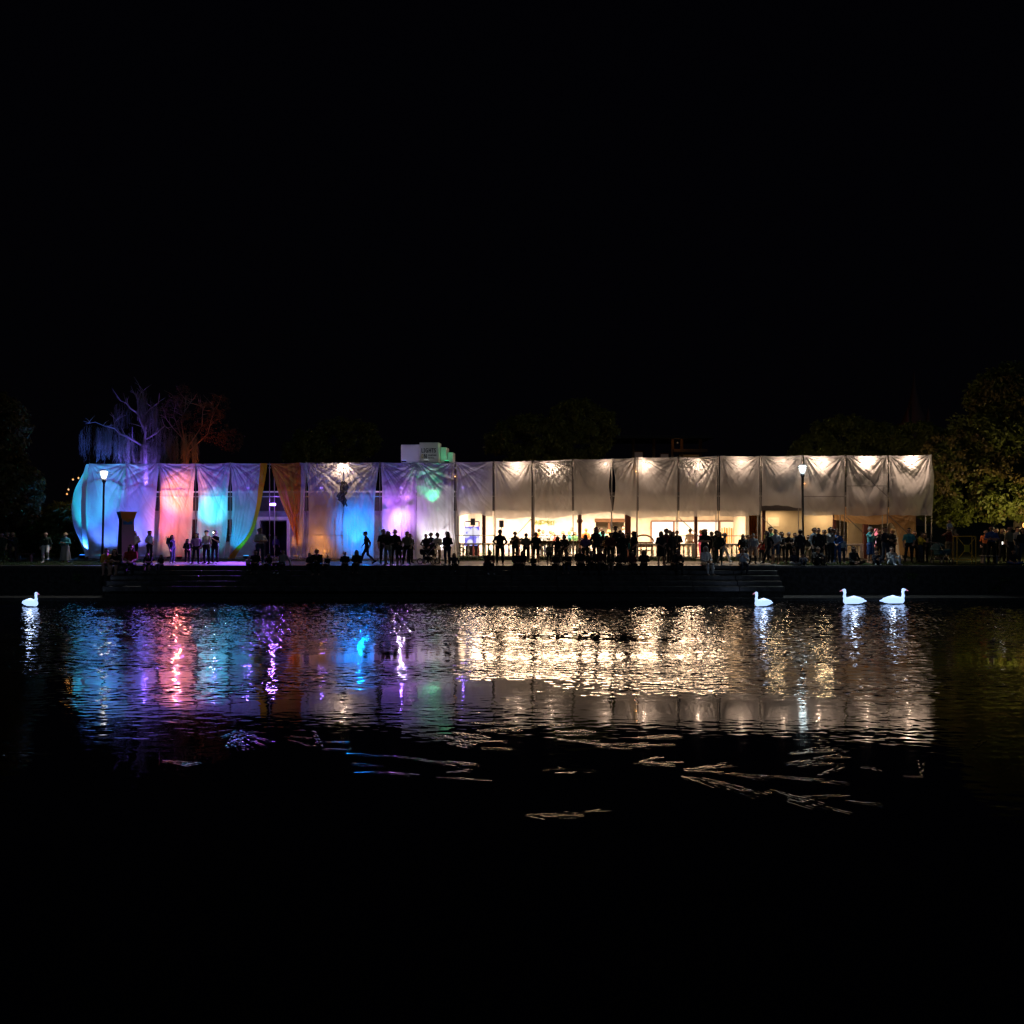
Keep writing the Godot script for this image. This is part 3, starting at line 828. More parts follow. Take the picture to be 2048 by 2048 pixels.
	spot(dl, Vector3(0, 0, 0.05), Vector3(-3.2, -3.6, 6.2), Color(0.30, 0.09, 1.0), 230.0, 33, 0.06, 0.6)
	omni(dl, Vector3(0, 0, 0.10), Color(0.34, 0.12, 1.0), 1.6, 0.06)
	spot(dl, Vector3(0, 0, -0.10), Vector3(0.0, -0.9, -3.0), Color(0.25, 0.07, 1.0), 2.0, 60, 0.06, 0.8)
	# ochre curtain and wide sheet
	uplight(Vector3(11.239, 0.02, -1.2), Vector3(11.385, 2.3, 0), Color(1.0, 0.30, 0.03), 3.97, 45, "amber ground floodlight behind the ochre curtain")
	uplight(Vector3(12.504, 0.02, -1.5), Vector3(12.671, 2.0, 0), Color(1.0, 0.32, 0.17), 0.32, 46, "salmon ground floodlight behind the wide sheet's left half")
	uplight(Vector3(14.927, 0.02, -0.9), Vector3(14.959, 2.2, -0.3), Color(0.0, 0.19, 1.0), 16.58, 38, "blue ground floodlight behind the wide sheet's right half", 4.0)
	uplight(Vector3(14.575, 0.02, -0.45), Vector3(15.133, 2.6, -0.05), Color(0.12, 0.50, 1.0), 4.04, 24, "pale blue ground floodlight raking the wide sheet's right half", 4.0)
	wall_flood(Vector3(14.646, 1.4, -2.25), Vector3(15.013, 1.6, 0), Color(0.0, 0.24, 1.0), 28.36, 34, "blue floodlight on the wall behind the capped walker")
	wall_flood(Vector3(16.732, 2.1, -2.25), Vector3(17.153, 2.4, 0), Color(0.50, 0.12, 1.0), 16.58, 30, "violet floodlight on the wall behind the glaring sheet", 0.9)
	wall_flood(Vector3(17.085, 2.45, -0.95), Vector3(17.261, 2.35, 0), Color(0.92, 0.66, 1.0), 4.28, 30, "white-violet floodlight close behind the glaring sheet's middle", 0.9)
	wall_flood(Vector3(16.800, 1.55, -0.85), Vector3(17.045, 1.75, 0), Color(0.85, 0.50, 1.0), 2.62, 34, "lower violet floodlight close behind the glaring sheet", 0.9)
	wall_flood(Vector3(17.493, 2.9, -0.60), Vector3(17.666, 3.7, 0), Color(0.62, 0.20, 1.0), 1.90, 26, "upper violet floodlight tilted up behind the glaring sheet's right side", 0.9)
	wall_flood(Vector3(16.453, 2.7, -0.60), Vector3(16.531, 3.4, 0), Color(0.62, 0.20, 1.0), 1.43, 26, "upper violet floodlight tilted up behind the glaring sheet's left side", 0.9)
	uplight(Vector3(17.228, 0.02, -0.5), Vector3(16.986, 2.4, -1.0), Color(0.60, 0.12, 1.0), 11.04, 46, "violet ground floodlight under the glaring sheet", 5.0)
	uplight(Vector3(19.007, 0.02, -0.8), Vector3(19.282, 1.5, 0), Color(0.86, 0.78, 0.90), 19.58, 46, "white ground floodlight under the green-streaked sheet", 4.0)
	wall_flood(Vector3(19.213, 2.75, -0.40), Vector3(18.771, 4.2, 0.0), Color(0.02, 1.0, 0.36), 6.49, 26, "green floodlight close behind the green streak", 0.6)

# ---------------------------------------------------------------- terrace: balustrade, plants, things in the hall
func leaf_cluster(m: Material, n: int, spread: Vector3, size: float, droop := 0.3) -> Mesh:
	var g := G.new()
	for k in n:
		var p := Vector3(rr(-1, 1), rr(-1, 1), rr(-1, 1)) * spread
		var d := Vector3(rr(-1, 1), rr(-1, 0.6) - droop, rr(-1, 1)).normalized()
		var s := d.cross(Vector3(rr(-1, 1), 1, rr(-1, 1))).normalized()
		var L := size * rr(0.7, 1.4)
		var nn := d.cross(s).normalized()
		var q := g.v.size()
		g.vert(p, nn); g.vert(p + d * L * 0.5 + s * L * 0.28, nn); g.vert(p + d * L, nn); g.vert(p + d * L * 0.5 - s * L * 0.28, nn)
		g.tri(q, q + 1, q + 2)
		g.tri(q, q + 2, q + 3)
	return g.mesh(m)

func terrace() -> void:
	var w := -1.55
	# balustrade sections between the piers
	var base_prof := [Vector2(0, 0.0), Vector2(0.065, 0.0), Vector2(0.065, 0.04), Vector2(0.03, 0.07), Vector2(0.062, 0.22), Vector2(0.058, 0.30), Vector2(0.026, 0.50), Vector2(0.045, 0.54), Vector2(0.06, 0.57), Vector2(0.06, 0.60), Vector2(0, 0.60)]
	var bm := G.new().lathe(base_prof, 10)
	var plain := bm.mesh(MT.balus)
	var tints := [mat(0.08, 0.10, 0.45, 0.5), mat(0.60, 0.28, 0.12, 0.5), mat(0.06, 0.35, 0.14, 0.5), mat(0.40, 0.62, 0.40, 0.5), mat(0.62, 0.12, 0.10, 0.5), mat(0.55, 0.42, 0.06, 0.5)]
	var sections := [[20.143, 24.123, "stone balustrade with painted balusters under the left loudspeaker"], [24.478, 26.791, "stone balustrade carrying flower boxes before the diners"], [27.063, 29.335, "stone balustrade behind the densest standing group"], [29.821, 33.042, "pale stone balustrade under the window band's left part"], [33.363, 36.636, "pale stone balustrade glowing amber left of the right street lamp"], [36.954, 41.931, "greenish-lit stone balustrade before the tan wall"]]
	var first := true
	var count := 0
	for s in sections:
		var L: float = s[1] - s[0]
		var o := thing("balustrade", s[2], "balustrade", pv(s[0], 0, w), "balustrade sections along the terrace")
		part("plinth", G.new().cbox(Vector3(L * 0.5, 0.08, 0), Vector3(L, 0.16, 0.24), 0.015).mesh(MT.stone), o)
		part("bottom_rail", G.new().cbox(Vector3(L * 0.5, 0.19, 0), Vector3(L, 0.06, 0.18), 0.012).mesh(MT.balus), o)
		part("top_rail", G.new().cbox(Vector3(L * 0.5, 0.86, 0), Vector3(L, 0.09, 0.22), 0.02).mesh(MT.balus), o)
		for e in [0.09, L - 0.09]:
			part("end_pier", G.new().cbox(Vector3(e, 0.46, 0), Vector3(0.18, 0.92, 0.24), 0.015).mesh(MT.balus), o)
		var n := int((L - 0.3) / 0.27)
		for k in n:
			var q := part("baluster", plain, o, at(Vector3(0.18 + (L - 0.36) * (k + 0.5) / n, 0.22, 0)))
			if s == sections[0] and k > 1:
				q.material_override = null
				q.set_surface_override_material(0, tints[(k * 5 + k / 3) % 6])
				q.set_meta("label", "painted baluster")
	# flower boxes along the top rail
	var tuft := [leaf_cluster(MT.plant, 70, Vector3(0.42, 0.12, 0.13), 0.10), leaf_cluster(MT.plant, 80, Vector3(0.44, 0.15, 0.14), 0.11), leaf_cluster(MT.plant, 60, Vector3(0.40, 0.11, 0.12), 0.09)]
	var bloom := leaf_cluster(mat(0.55, 0.30, 0.04, 0.6), 26, Vector3(0.4, 0.10, 0.13), 0.05)
	var trail := [leaf_cluster(MT.plant, 46, Vector3(0.30, 0.22, 0.05), 0.08, 0.9), leaf_cluster(MT.leaf_b, 40, Vector3(0.32, 0.25, 0.05), 0.08, 0.9)]
	var k := 0
	for px in [1035.0, 1057.0, 1082.0, 1104.0, 1125.0, 1147.0, 1180.0, 1203.0]:
		var u: float = lerpf(23.442, 28.010, (px - 1035.0) / 168.0)
		var o := thing("flower_box", ["bushy flower box on the balustrade, left end of the row", "flower box on the balustrade, second from the left end", "flower box right of the first arcade post behind the broad-shouldered man", "flower box above the standing child", "flower box right of the standing child", "flower box just left of the ringed round column", "flower box just right of the ringed round column", "flower box at the right end of the row, beside the orange lantern"][k], "flower box", pv(u, 0.905, -1.5), "flower boxes on the balustrade")
		part("box", G.new().cbox(Vector3(0, 0.07, 0), Vector3(0.86, 0.14, 0.2), 0.012).mesh(MT.wood), o)
		part("foliage", tuft[k % 3], o, at(Vector3(0, 0.2, 0), k * PI))
		part("trailing_foliage", trail[k % 2], o, at(Vector3(rr(-0.1, 0.1), -0.20, 0.14)))
		part("blossom", bloom, o, at(Vector3(0, 0.22, 0.02), k * 2.0))
		k += 1
	# low hedge and shrubs at the foot
	var hb := [leaf_cluster(MT.plant, 120, Vector3(0.45, 0.12, 0.12), 0.07), leaf_cluster(MT.plant, 110, Vector3(0.42, 0.10, 0.12), 0.08)]
	var hl := ["low bush at the foot of the painted balusters, left end", "low bush at the foot of the painted balusters, second along", "low bush left of the man with hands on hips", "low bush under the flower boxes", "low bush behind the standing child", "low bush behind the woman in the short dress", "low bush left of the seated woman with white sleeves", "low bush behind the couple in dark green", "low bush right of the couple in dark green"]
	k = 0
	for u in [20.459, 21.088, 21.908, 23.923, 25.008, 30.818, 33.003, 34.383, 35.071]:
		var o := single("low_bush", hl[k], "bush", hb[k % 2], pv(u, 0.13, -1.22, k * PI), "low bushes at the foot of the balustrade")
		k += 1
	# slender shrub in front of the painted balusters
	for r in [[20.414, 0.85, "slender shrub left of the blue board"], [20.661, 0.65, "smaller slender shrub beside the blue board"]]:
		var o := thing("slender_shrub", r[2], "shrub", pv(r[0], 0.0, -1.3), "slender shrubs before the painted balusters")
		part("stem", G.new().tube([Vector3.ZERO, Vector3(0.03, r[1] * 0.5, 0), Vector3(0, r[1], 0.02)], [0.012, 0.009, 0.004], 6).mesh(MT.bark), o)
		part("foliage", leaf_cluster(MT.plant, 60, Vector3(0.13, r[1] * 0.4, 0.12), 0.10), o, at(Vector3(0, r[1] * 0.62, 0)))
	# blue board with white cloud shapes behind the balustrade
	var bb := thing("lit_sign_board", "bright blue lit board with white rounded cutout shapes behind the balustrade", "board", pv(20.799, 0, -2.9))
	part("lit_panel", G.new().cbox(Vector3(0, 1.25, 0), Vector3(0.86, 1.1, 0.05), 0.01).mesh(glow(Color(0.06, 0.08, 1.0), 0.75)), bb)
	part("frame", G.new().tube([Vector3(-0.40, 1.8, 0), Vector3(-0.40, 2.05, 0), Vector3(-0.36, 2.08, 0), Vector3(0.36, 2.08, 0), Vector3(0.40, 2.05, 0), Vector3(0.40, 1.8, 0)], 0.035, 8).mesh(mat(0.10, 0.06, 0.35, 0.5)), bb)
	part("foot", G.new().box(Vector3(0, 0.38, 0), Vector3(0.7, 0.68, 0.2)).mesh(MT.black), bb)
	var wh := glow(Color(0.86, 0.86, 1.0), 0.9)
	for c in [[-0.28, 1.53, 0.20], [-0.30, 1.36, 0.20], [0.12, 1.55, 0.20], [0.30, 1.42, 0.19], [0.0, 1.42, 0.16], [-0.10, 0.90, 0.17], [0.36, 1.05, 0.13], [0.34, 0.86, 0.12]]:
		var ring := G.new()
		ring.lathe([Vector2(0.0, 0.012), Vector2(c[2], 0.012), Vector2(c[2], -0.012), Vector2(0.0, -0.012)], 20)
		part("lit_white_disc", ring.mesh(wh), bb, Transform3D(Basis(Vector3.RIGHT, PI * 0.5), Vector3(c[0], c[1], 0.045 + 0.003 * c[2] + 0.004 * absf(c[0]))))
	part("lit_blue_dot", G.new().lathe([Vector2(0.0, 0.01), Vector2(0.06, 0.01), Vector2(0.06, -0.01)], 16).mesh(glow(Color(0.06, 0.08, 1.0), 0.75)), bb, Transform3D(Basis(Vector3.RIGHT, PI * 0.5).scaled(Vector3(0.7, 1.3, 1)), Vector3(-0.28, 1.45, 0.075)))
	# loudspeakers on stands
	for r in [[20.887, 2.06, "grey loudspeaker above the blue board"], [22.482, 1.95, "pale loudspeaker behind the man with hands on hips"]]:
		var o := thing("loudspeaker", r[2], "loudspeaker", pv(r[0], 0, -2.6), "loudspeakers in the arcade")
		part("cabinet", G.new().cbox(Vector3(0, r[1], 0), Vector3(0.26, 0.40, 0.24), 0.02).mesh(mat(0.16, 0.16, 0.18, 0.6)), o)
		part("grille", G.new().cbox(Vector3(0, r[1], 0.125), Vector3(0.22, 0.35, 0.015), 0.005).mesh(mat(0.05, 0.05, 0.06, 0.7)), o)
		part("pole", G.new().tube([Vector3(0, 0.07, 0), Vector3(0, r[1] - 0.2, 0)], 0.018, 8).mesh(MT.black), o)
	# arched bench back behind the railing
	var ar := thing("arched_bench", "wooden bench with arched back behind the railing, right of the thick column", "bench", pv(30.367, 0, -3.0))
	var pts := []
	for j in 13:
		var a := PI * j / 12.0
		pts.append(Vector3(-0.55 * cos(a), 0.95 + 0.38 * sin(a), 0))
	part("arched_rail", G.new().tube(pts, 0.05, 8).mesh(MT.wood), ar)
	part("backrest", G.new().cbox(Vector3(0, 0.8, 0), Vector3(1.0, 0.3, 0.05), 0.01).mesh(MT.wood), ar)
	part("seat", G.new().cbox(Vector3(0, 0.48, 0.22), Vector3(1.1, 0.06, 0.45), 0.01).mesh(MT.wood), ar)
	for x in [-0.5, 0.5]:
		part("leg", G.new().cbox(Vector3(x, 0.5, 0.0), Vector3(0.07, 0.9, 0.07), 0.01).mesh(MT.wood), ar)
		part("leg", G.new().cbox(Vector3(x, 0.26, 0.4), Vector3(0.07, 0.40, 0.07), 0.01).mesh(MT.wood), ar)
	# orange paper lantern on the terrace and the orange curtain
	var ln := thing("paper_lantern", "round orange paper lantern low beside the flower boxes", "lantern", pv(27.357, 0.02, -1.15))
	part("shade", G.new().lathe([Vector2(0.05, 0.02), Vector2(0.12, 0.06), Vector2(0.15, 0.15), Vector2(0.12, 0.24), Vector2(0.05, 0.28)], 14).mesh(mat(0.75, 0.20, 0.03, 0.6)), ln)
	part("base", G.new().lathe([Vector2(0, 0), Vector2(0.07, 0), Vector2(0.07, 0.025), Vector2(0, 0.025)], 12).mesh(MT.black), ln)
	single("orange_curtain", "orange curtain drawn at the right end of the window band", "curtain", G.new().sheet(60, 12, func(s: float, t: float) -> Vector3:
		return Vector3(lerpf(-0.55, 0.62, s) * (0.75 + 0.25 * t), lerpf(2.66, 0.12, t), 0.07 * sin(s * 40.0) * (0.5 + 0.5 * t))).mesh(orange_cloth()), pv(36.584, 0, -6.0))
	# small festive garland on the back wall
	var ga := thing("green_garland", "yellow-green foliage garland on the white wall above the diners", "garland", pv(24.648, 2.0, -8.38))
	for x in [-0.45, 0.0, 0.45]:
		part("foliage", leaf_cluster(mat(0.30, 0.36, 0.05, 0.6), 60, Vector3(0.26, 0.13, 0.03), 0.10), ga, at(Vector3(x, 0.03 * cos(x * 3.0), 0)))
	# red lit banner at the right end
	var rb := thing("light_column", "upright red and white glowing light column behind the seated pair, right end", "light column", pv(42.428, 0, -0.9))
	part("lit_tube", G.new().cbox(Vector3(0, 1.25, 0), Vector3(0.16, 0.95, 0.12), 0.03).mesh(glow(Color(1.0, 0.18, 0.26), 0.9)), rb)
	part("lit_band", G.new().cbox(Vector3(0, 1.12, 0.063), Vector3(0.13, 0.28, 0.01), 0.003).mesh(glow(Color(0.85, 0.66, 0.9), 0.8)), rb)
	part("stand", G.new().cbox(Vector3(0, 0.4, 0), Vector3(0.1, 0.76, 0.1), 0.01).mesh(MT.black), rb)
	omni(rb, Vector3(0, 1.25, 0.2), Color(1.0, 0.22, 0.30), 0.03, 0.08)

func orange_cloth() -> StandardMaterial3D:
	var m := mat(0.55, 0.20, 0.03, 0.8).duplicate()
	m.backlight_enabled = true
	m.backlight = Color(0.9, 0.5, 0.1)
	return m

# ---------------------------------------------------------------- people
# slots of a body: 0 skin, 1 top, 2 forearms, 3 hips and thighs, 4 shins, 5 shoes, 6 eyes and lips
func nets(bones: Array, cell: float, k: float, out: Dictionary, xf := Transform3D.IDENTITY) -> void:
	var lo := Vector3.ONE * 99.0
	var hi := Vector3.ONE * -99.0
	for b in bones:
		var r: float = maxf(b[2], b[3])
		for p in [b[0], b[1]]:
			lo = lo.min(p - Vector3.ONE * r)
			hi = hi.max(p + Vector3.ONE * r)
	lo -= Vector3.ONE * (k + cell * 2.0)
	hi += Vector3.ONE * (k + cell * 2.0)
	var nx := int((hi.x - lo.x) / cell) + 2
	var ny := int((hi.y - lo.y) / cell) + 2
	var nzz := int((hi.z - lo.z) / cell) + 2
	var sy := nx
	var sz := nx * ny
	var d := PackedFloat32Array()
	d.resize(nx * ny * nzz)
	d.fill(1.0)
	var best := d.duplicate()
	var slot := PackedByteArray()
	slot.resize(d.size())
	for b in bones:
		var a: Vector3 = b[0]
		var ba: Vector3 = b[1] - a
		var l2 := maxf(ba.length_squared(), 1e-9)
		var ra: float = b[2]
		var dr: float = b[3] - ra
		var sl: int = b[4]
		var m := maxf(b[2], b[3]) + k + cell * 1.5
		var p0: Vector3 = (a.min(b[1]) - Vector3.ONE * m - lo) / cell
		var p1: Vector3 = (a.max(b[1]) + Vector3.ONE * m - lo) / cell
		for z in range(maxi(int(p0.z), 0), mini(int(p1.z) + 1, nzz)):
			for y in range(maxi(int(p0.y), 0), mini(int(p1.y) + 1, ny)):
				for x in range(maxi(int(p0.x), 0), mini(int(p1.x) + 1, nx)):
					var pa := lo + Vector3(x, y, z) * cell - a
					var h := clampf(pa.dot(ba) / l2, 0.0, 1.0)
					var q := (pa - ba * h).length() - ra - dr * h
					var i := x + y * sy + z * sz
					if q < best[i]:
						best[i] = q
						slot[i] = sl
					var o := d[i]
					var e := maxf(k - absf(o - q), 0.0) / k
					d[i] = minf(o, q) - e * e * k * 0.25
	var vi := PackedInt32Array()
	vi.resize(d.size())
	vi.fill(-1)
	var pos := PackedVector3Array()
	var nor := PackedVector3Array()
	var off := [0, 1, sy, sy + 1, sz, sz + 1, sz + sy, sz + sy + 1]
	var corner := [Vector3(0, 0, 0), Vector3(1, 0, 0), Vector3(0, 1, 0), Vector3(1, 1, 0), Vector3(0, 0, 1), Vector3(1, 0, 1), Vector3(0, 1, 1), Vector3(1, 1, 1)]
	var edges := [[0, 1], [2, 3], [4, 5], [6, 7], [0, 2], [1, 3], [4, 6], [5, 7], [0, 4], [1, 5], [2, 6], [3, 7]]
	for z in nzz - 1:
		for y in ny - 1:
			var row := y * sy + z * sz
			for x in nx - 1:
				var i := row + x
				var neg := 0
				if d[i] > cell * 2.0:
					continue
				for c in 8:
					if d[i + off[c]] < 0.0:
						neg += 1
				if neg == 0 or neg == 8:
					continue
				var s := Vector3.ZERO
				var n := 0
				for e in edges:
					var va := d[i + off[e[0]]]
					var vb := d[i + off[e[1]]]
					if (va < 0.0) != (vb < 0.0):
						s += corner[e[0]].lerp(corner[e[1]], va / (va - vb))
						n += 1
				vi[i] = pos.size()
				pos.append(xf * (lo + (Vector3(x, y, z) + s / n) * cell))
				var g := Vector3(d[i + 1] + d[i + off[3]] + d[i + off[5]] + d[i + off[7]] - d[i] - d[i + off[2]] - d[i + off[4]] - d[i + off[6]],
					d[i + off[2]] + d[i + off[3]] + d[i + off[6]] + d[i + off[7]] - d[i] - d[i + 1] - d[i + off[4]] - d[i + off[5]],
					d[i + off[4]] + d[i + off[5]] + d[i + off[6]] + d[i + off[7]] - d[i] - d[i + 1] - d[i + off[2]] - d[i + off[3]])
				nor.append((xf.basis * g).normalized())
	var remap := {}
	for z in range(1, nzz - 1):
		for y in range(1, ny - 1):
			for x in range(1, nx - 1):
				var i := x + y * sy + z * sz
				var inside := d[i] < 0.0
				for ax in 3:
					var st: int = [1, sy, sz][ax]
					if (d[i + st] < 0.0) == inside:
						continue
					var s1: int = [sy, sz, 1][ax]
					var s2: int = [sz, 1, sy][ax]
					var q := [vi[i], vi[i - s1], vi[i - s1 - s2], vi[i - s2]]
					if q.min() < 0:
						continue
					var sl: int = slot[i] if inside else slot[i + st]
					if not out.has(sl):
						out[sl] = G.new()
					if not remap.has(sl):
						remap[sl] = {}
					var gg: G = out[sl]
					var rm: Dictionary = remap[sl]
					var w := []
					for t in q:
						if not rm.has(t):
							rm[t] = gg.vert(pos[t], nor[t])
						w.append(rm[t])
					gg.tri(w[0], w[1], w[2])
					gg.tri(w[0], w[2], w[3])

func V3(a: Array) -> Vector3:
	return Vector3(a[0], a[1], a[2])

var HEAD := {}
var HAND := {}
var HAIR := {}
var BODY := {}
var HEAD_AT := {}

func templates() -> void:
	nets([[Vector3(0, 0.035, -0.018), Vector3(0, 0.03, 0.012), 0.088, 0.084, 0], [Vector3(0, -0.02, 0.02), Vector3(0, -0.075, 0.04), 0.066, 0.040, 0], [Vector3(0, 0.0, 0.092), Vector3(0, -0.03, 0.108), 0.010, 0.014, 0],
		[Vector3(0.084, 0.01, -0.01), Vector3(0.082, -0.025, -0.005), 0.017, 0.012, 0], [Vector3(-0.084, 0.01, -0.01), Vector3(-0.082, -0.025, -0.005), 0.017, 0.012, 0], [Vector3(-0.045, 0.035, 0.075), Vector3(0.045, 0.035, 0.075), 0.016, 0.016, 0],
		[Vector3(0, -0.06, -0.02), Vector3(0, -0.16, -0.03), 0.054, 0.058, 0]], 0.011, 0.022, HEAD)
	nets([[Vector3(0.033, 0.008, 0.092), Vector3(0.036, 0.008, 0.092), 0.011, 0.011, 6], [Vector3(-0.033, 0.008, 0.092), Vector3(-0.036, 0.008, 0.092), 0.011, 0.011, 6], [Vector3(-0.02, -0.062, 0.093), Vector3(0.02, -0.062, 0.093), 0.007, 0.007, 6]], 0.006, 0.004, HEAD)
	# a hand hanging along -y, palm to +z, thumb to +x
	var hb := [[Vector3(-0.018, -0.03, 0), Vector3(-0.026, -0.09, 0), 0.020, 0.014, 0], [Vector3(0.0, -0.03, 0), Vector3(0.0, -0.095, 0), 0.021, 0.015, 0], [Vector3(0.018, -0.03, 0), Vector3(0.026, -0.09, 0), 0.020, 0.014, 0], [Vector3(0, 0.02, 0), Vector3(0, -0.03, 0), 0.026, 0.026, 0]]
	var fl := [0.066, 0.080, 0.074, 0.056]
	for k in 4:
		var x := 0.032 - 0.0215 * k
		var r := 0.0092 - 0.0006 * k
		var p0 := Vector3(x, -0.092, 0)
		var p1 := Vector3(x * 1.12, -0.092 - fl[k] * 0.5, 0.010)
		var p2 := Vector3(x * 1.15, -0.092 - fl[k] * 0.88, 0.034)
		hb.append([p0, p1, r, r, 0])
		hb.append([p1, p2, r, r * 0.8, 0])
	hb.append([Vector3(0.024, -0.03, 0.006), Vector3(0.052, -0.062, 0.018), 0.012, 0.010, 0])
	hb.append([Vector3(0.052, -0.062, 0.018), Vector3(0.056, -0.094, 0.026), 0.010, 0.008, 0])
	nets(hb, 0.0075, 0.006, HAND)
	var cap := [[Vector3(0, 0.048, -0.03), Vector3(0, 0.075, -0.004), 0.097, 0.076, 0], [Vector3(0, -0.01, -0.055), Vector3(0, -0.03, -0.05), 0.075, 0.062, 0]]
	var H := {"short": cap}
	H.long = cap + [[Vector3(0.07, 0.02, -0.02), Vector3(0.085, -0.24, -0.01), 0.035, 0.030, 0], [Vector3(-0.07, 0.02, -0.02), Vector3(-0.085, -0.24, -0.01), 0.035, 0.030, 0], [Vector3(0, 0, -0.07), Vector3(0, -0.30, -0.10), 0.075, 0.055, 0]]
	H.bob = cap + [[Vector3(0.07, 0.02, -0.02), Vector3(0.082, -0.11, 0.0), 0.038, 0.034, 0], [Vector3(-0.07, 0.02, -0.02), Vector3(-0.082, -0.11, 0.0), 0.038, 0.034, 0], [Vector3(0, 0, -0.06), Vector3(0, -0.11, -0.06), 0.08, 0.07, 0]]
	H.bun = cap + [[Vector3(0, 0.12, -0.09), Vector3(0, 0.125, -0.095), 0.048, 0.048, 0]]
	H.tail = cap + [[Vector3(0, 0.07, -0.12), Vector3(0, -0.06, -0.19), 0.034, 0.030, 0], [Vector3(0, -0.06, -0.19), Vector3(0, -0.22, -0.16), 0.030, 0.014, 0]]
	var curly := cap.duplicate()
	for j in 16:
		var a := j * 2.4
		var y := 0.10 - 0.016 * j
		curly.append([Vector3(cos(a) * 0.09, y, sin(a) * 0.075 - 0.045), Vector3(cos(a) * 0.10, y - 0.02, sin(a) * 0.08 - 0.05), 0.042, 0.038, 0])
	H.curly = curly
	H.cap = [[Vector3(0, 0.055, -0.02), Vector3(0, 0.055, 0.012), 0.097, 0.090, 0], [Vector3(-0.035, 0.065, 0.10), Vector3(-0.03, 0.052, 0.165), 0.012, 0.008, 0], [Vector3(0.035, 0.065, 0.10), Vector3(0.03, 0.052, 0.165), 0.012, 0.008, 0], [Vector3(0, 0.068, 0.09), Vector3(0, 0.055, 0.172), 0.014, 0.009, 0], [Vector3(0, -0.02, -0.055), Vector3(0, -0.04, -0.05), 0.06, 0.05, 0]]
	for key in H:
		var o := {}
		nets(H[key], 0.013, 0.03, o)
		HAIR[key] = o[0].mesh(null)

func figure(name_: String, P: Dictionary) -> void:
	var J := {"pel": [0, 0.95, 0], "che": [0, 1.32, 0], "nek": [0, 1.47, -0.01], "hed": [0, 1.625, 0.015],
		"shL": [0.162, 1.385, -0.01], "elL": [0.225, 1.13, -0.03], "wrL": [0.215, 0.89, 0.05], "shR": [-0.162, 1.385, -0.01], "elR": [-0.225, 1.13, -0.03], "wrR": [-0.215, 0.89, 0.05],
		"hiL": [0.09, 0.91, 0], "knL": [0.105, 0.50, 0.02], "anL": [0.115, 0.085, -0.02], "toL": [0.14, 0.03, 0.13], "hiR": [-0.09, 0.91, 0], "knR": [-0.105, 0.50, 0.02], "anR": [-0.115, 0.085, -0.02], "toR": [-0.14, 0.03, 0.13]}
	J.merge(P, true)
	var j := {}
	for key in J:
		j[key] = V3(J[key]) if J[key] is Array and J[key].size() == 3 else Vector3.ZERO
	var out := {}
	var X := Vector3(1, 0, 0)
	var ax: Vector3 = (j.shL - j.shR).normalized()
	var b := []
	for s in [-1.0, 1.0]:
		b.append([j.che + ax * 0.068 * s + Vector3(0, 0.0, 0), j.pel.lerp(j.che, 0.30) + ax * 0.055 * s, 0.100, 0.088, 1])
		b.append([j.pel.lerp(j.che, 0.05) + ax * 0.062 * s, j.pel + ax * 0.075 * s - Vector3(0, 0.03, 0), 0.094, 0.098, 3])
	for s in ["L", "R"]:
		b.append([j.nek - Vector3(0, 0.02, 0), j["sh" + s], 0.052, 0.047, 1])
	b.append([j.nek - Vector3(0, 0.03, 0), j.nek, 0.075, 0.06, 1])
	b.append([j.nek, j.hed - Vector3(0, 0.06, 0.01), 0.052, 0.050, 0])
	for s in ["L", "R"]:
		b.append([j["sh" + s], j["el" + s], 0.054, 0.042, 1])
		b.append([j["el" + s], j["wr" + s], 0.041, 0.027, 2])
		b.append([j["hi" + s], j["kn" + s], 0.088, 0.060, 3])
		b.append([j["kn" + s], j["an" + s].lerp(j["kn" + s], 0.55), 0.056, 0.056, 4])
		b.append([j["an" + s].lerp(j["kn" + s], 0.6), j["an" + s], 0.056, 0.038, 4])
		b.append([j["an" + s] - Vector3(0, 0.03, 0) - (j["to" + s] - j["an" + s]).normalized() * 0.03, j["to" + s], 0.044, 0.034, 5])
	nets(b, 0.024, 0.045, out)
	var hx := Transform3D(Basis(Vector3.UP, P.get("yaw", 0.0)) * Basis(Vector3.RIGHT, P.get("nod", 0.0)), j.hed)
	HEAD_AT[name_] = hx
	for sl in HEAD:
		if not out.has(sl): out[sl] = G.new()
		out[sl].add(HEAD[sl], hx)
	for s in ["L", "R"]:
		var dn: Vector3 = (j["wr" + s] - j["el" + s]).normalized()
		var fw := Vector3(0, 0, 1) if absf(dn.z) < 0.8 else Vector3(0, -1, 0)
		var xx := (-dn).cross(fw).normalized()
		var bs := Basis(xx, -dn, xx.cross(-dn).normalized())
		if s == "L":
			bs = Basis(-bs.x, bs.y, bs.z)
		var hg := G.new().add(HAND[0], Transform3D(bs, j["wr" + s]))
		if s == "L":
			for t in range(0, hg.i.size(), 3):
				var tmp := hg.i[t + 1]
				hg.i[t + 1] = hg.i[t + 2]
				hg.i[t + 2] = tmp
		out[0].add(hg, Transform3D.IDENTITY)
	var m := ArrayMesh.new()
	for sl in 7:
		if out.has(sl):
			out[sl].into(m, MT.black)
	BODY[name_] = m

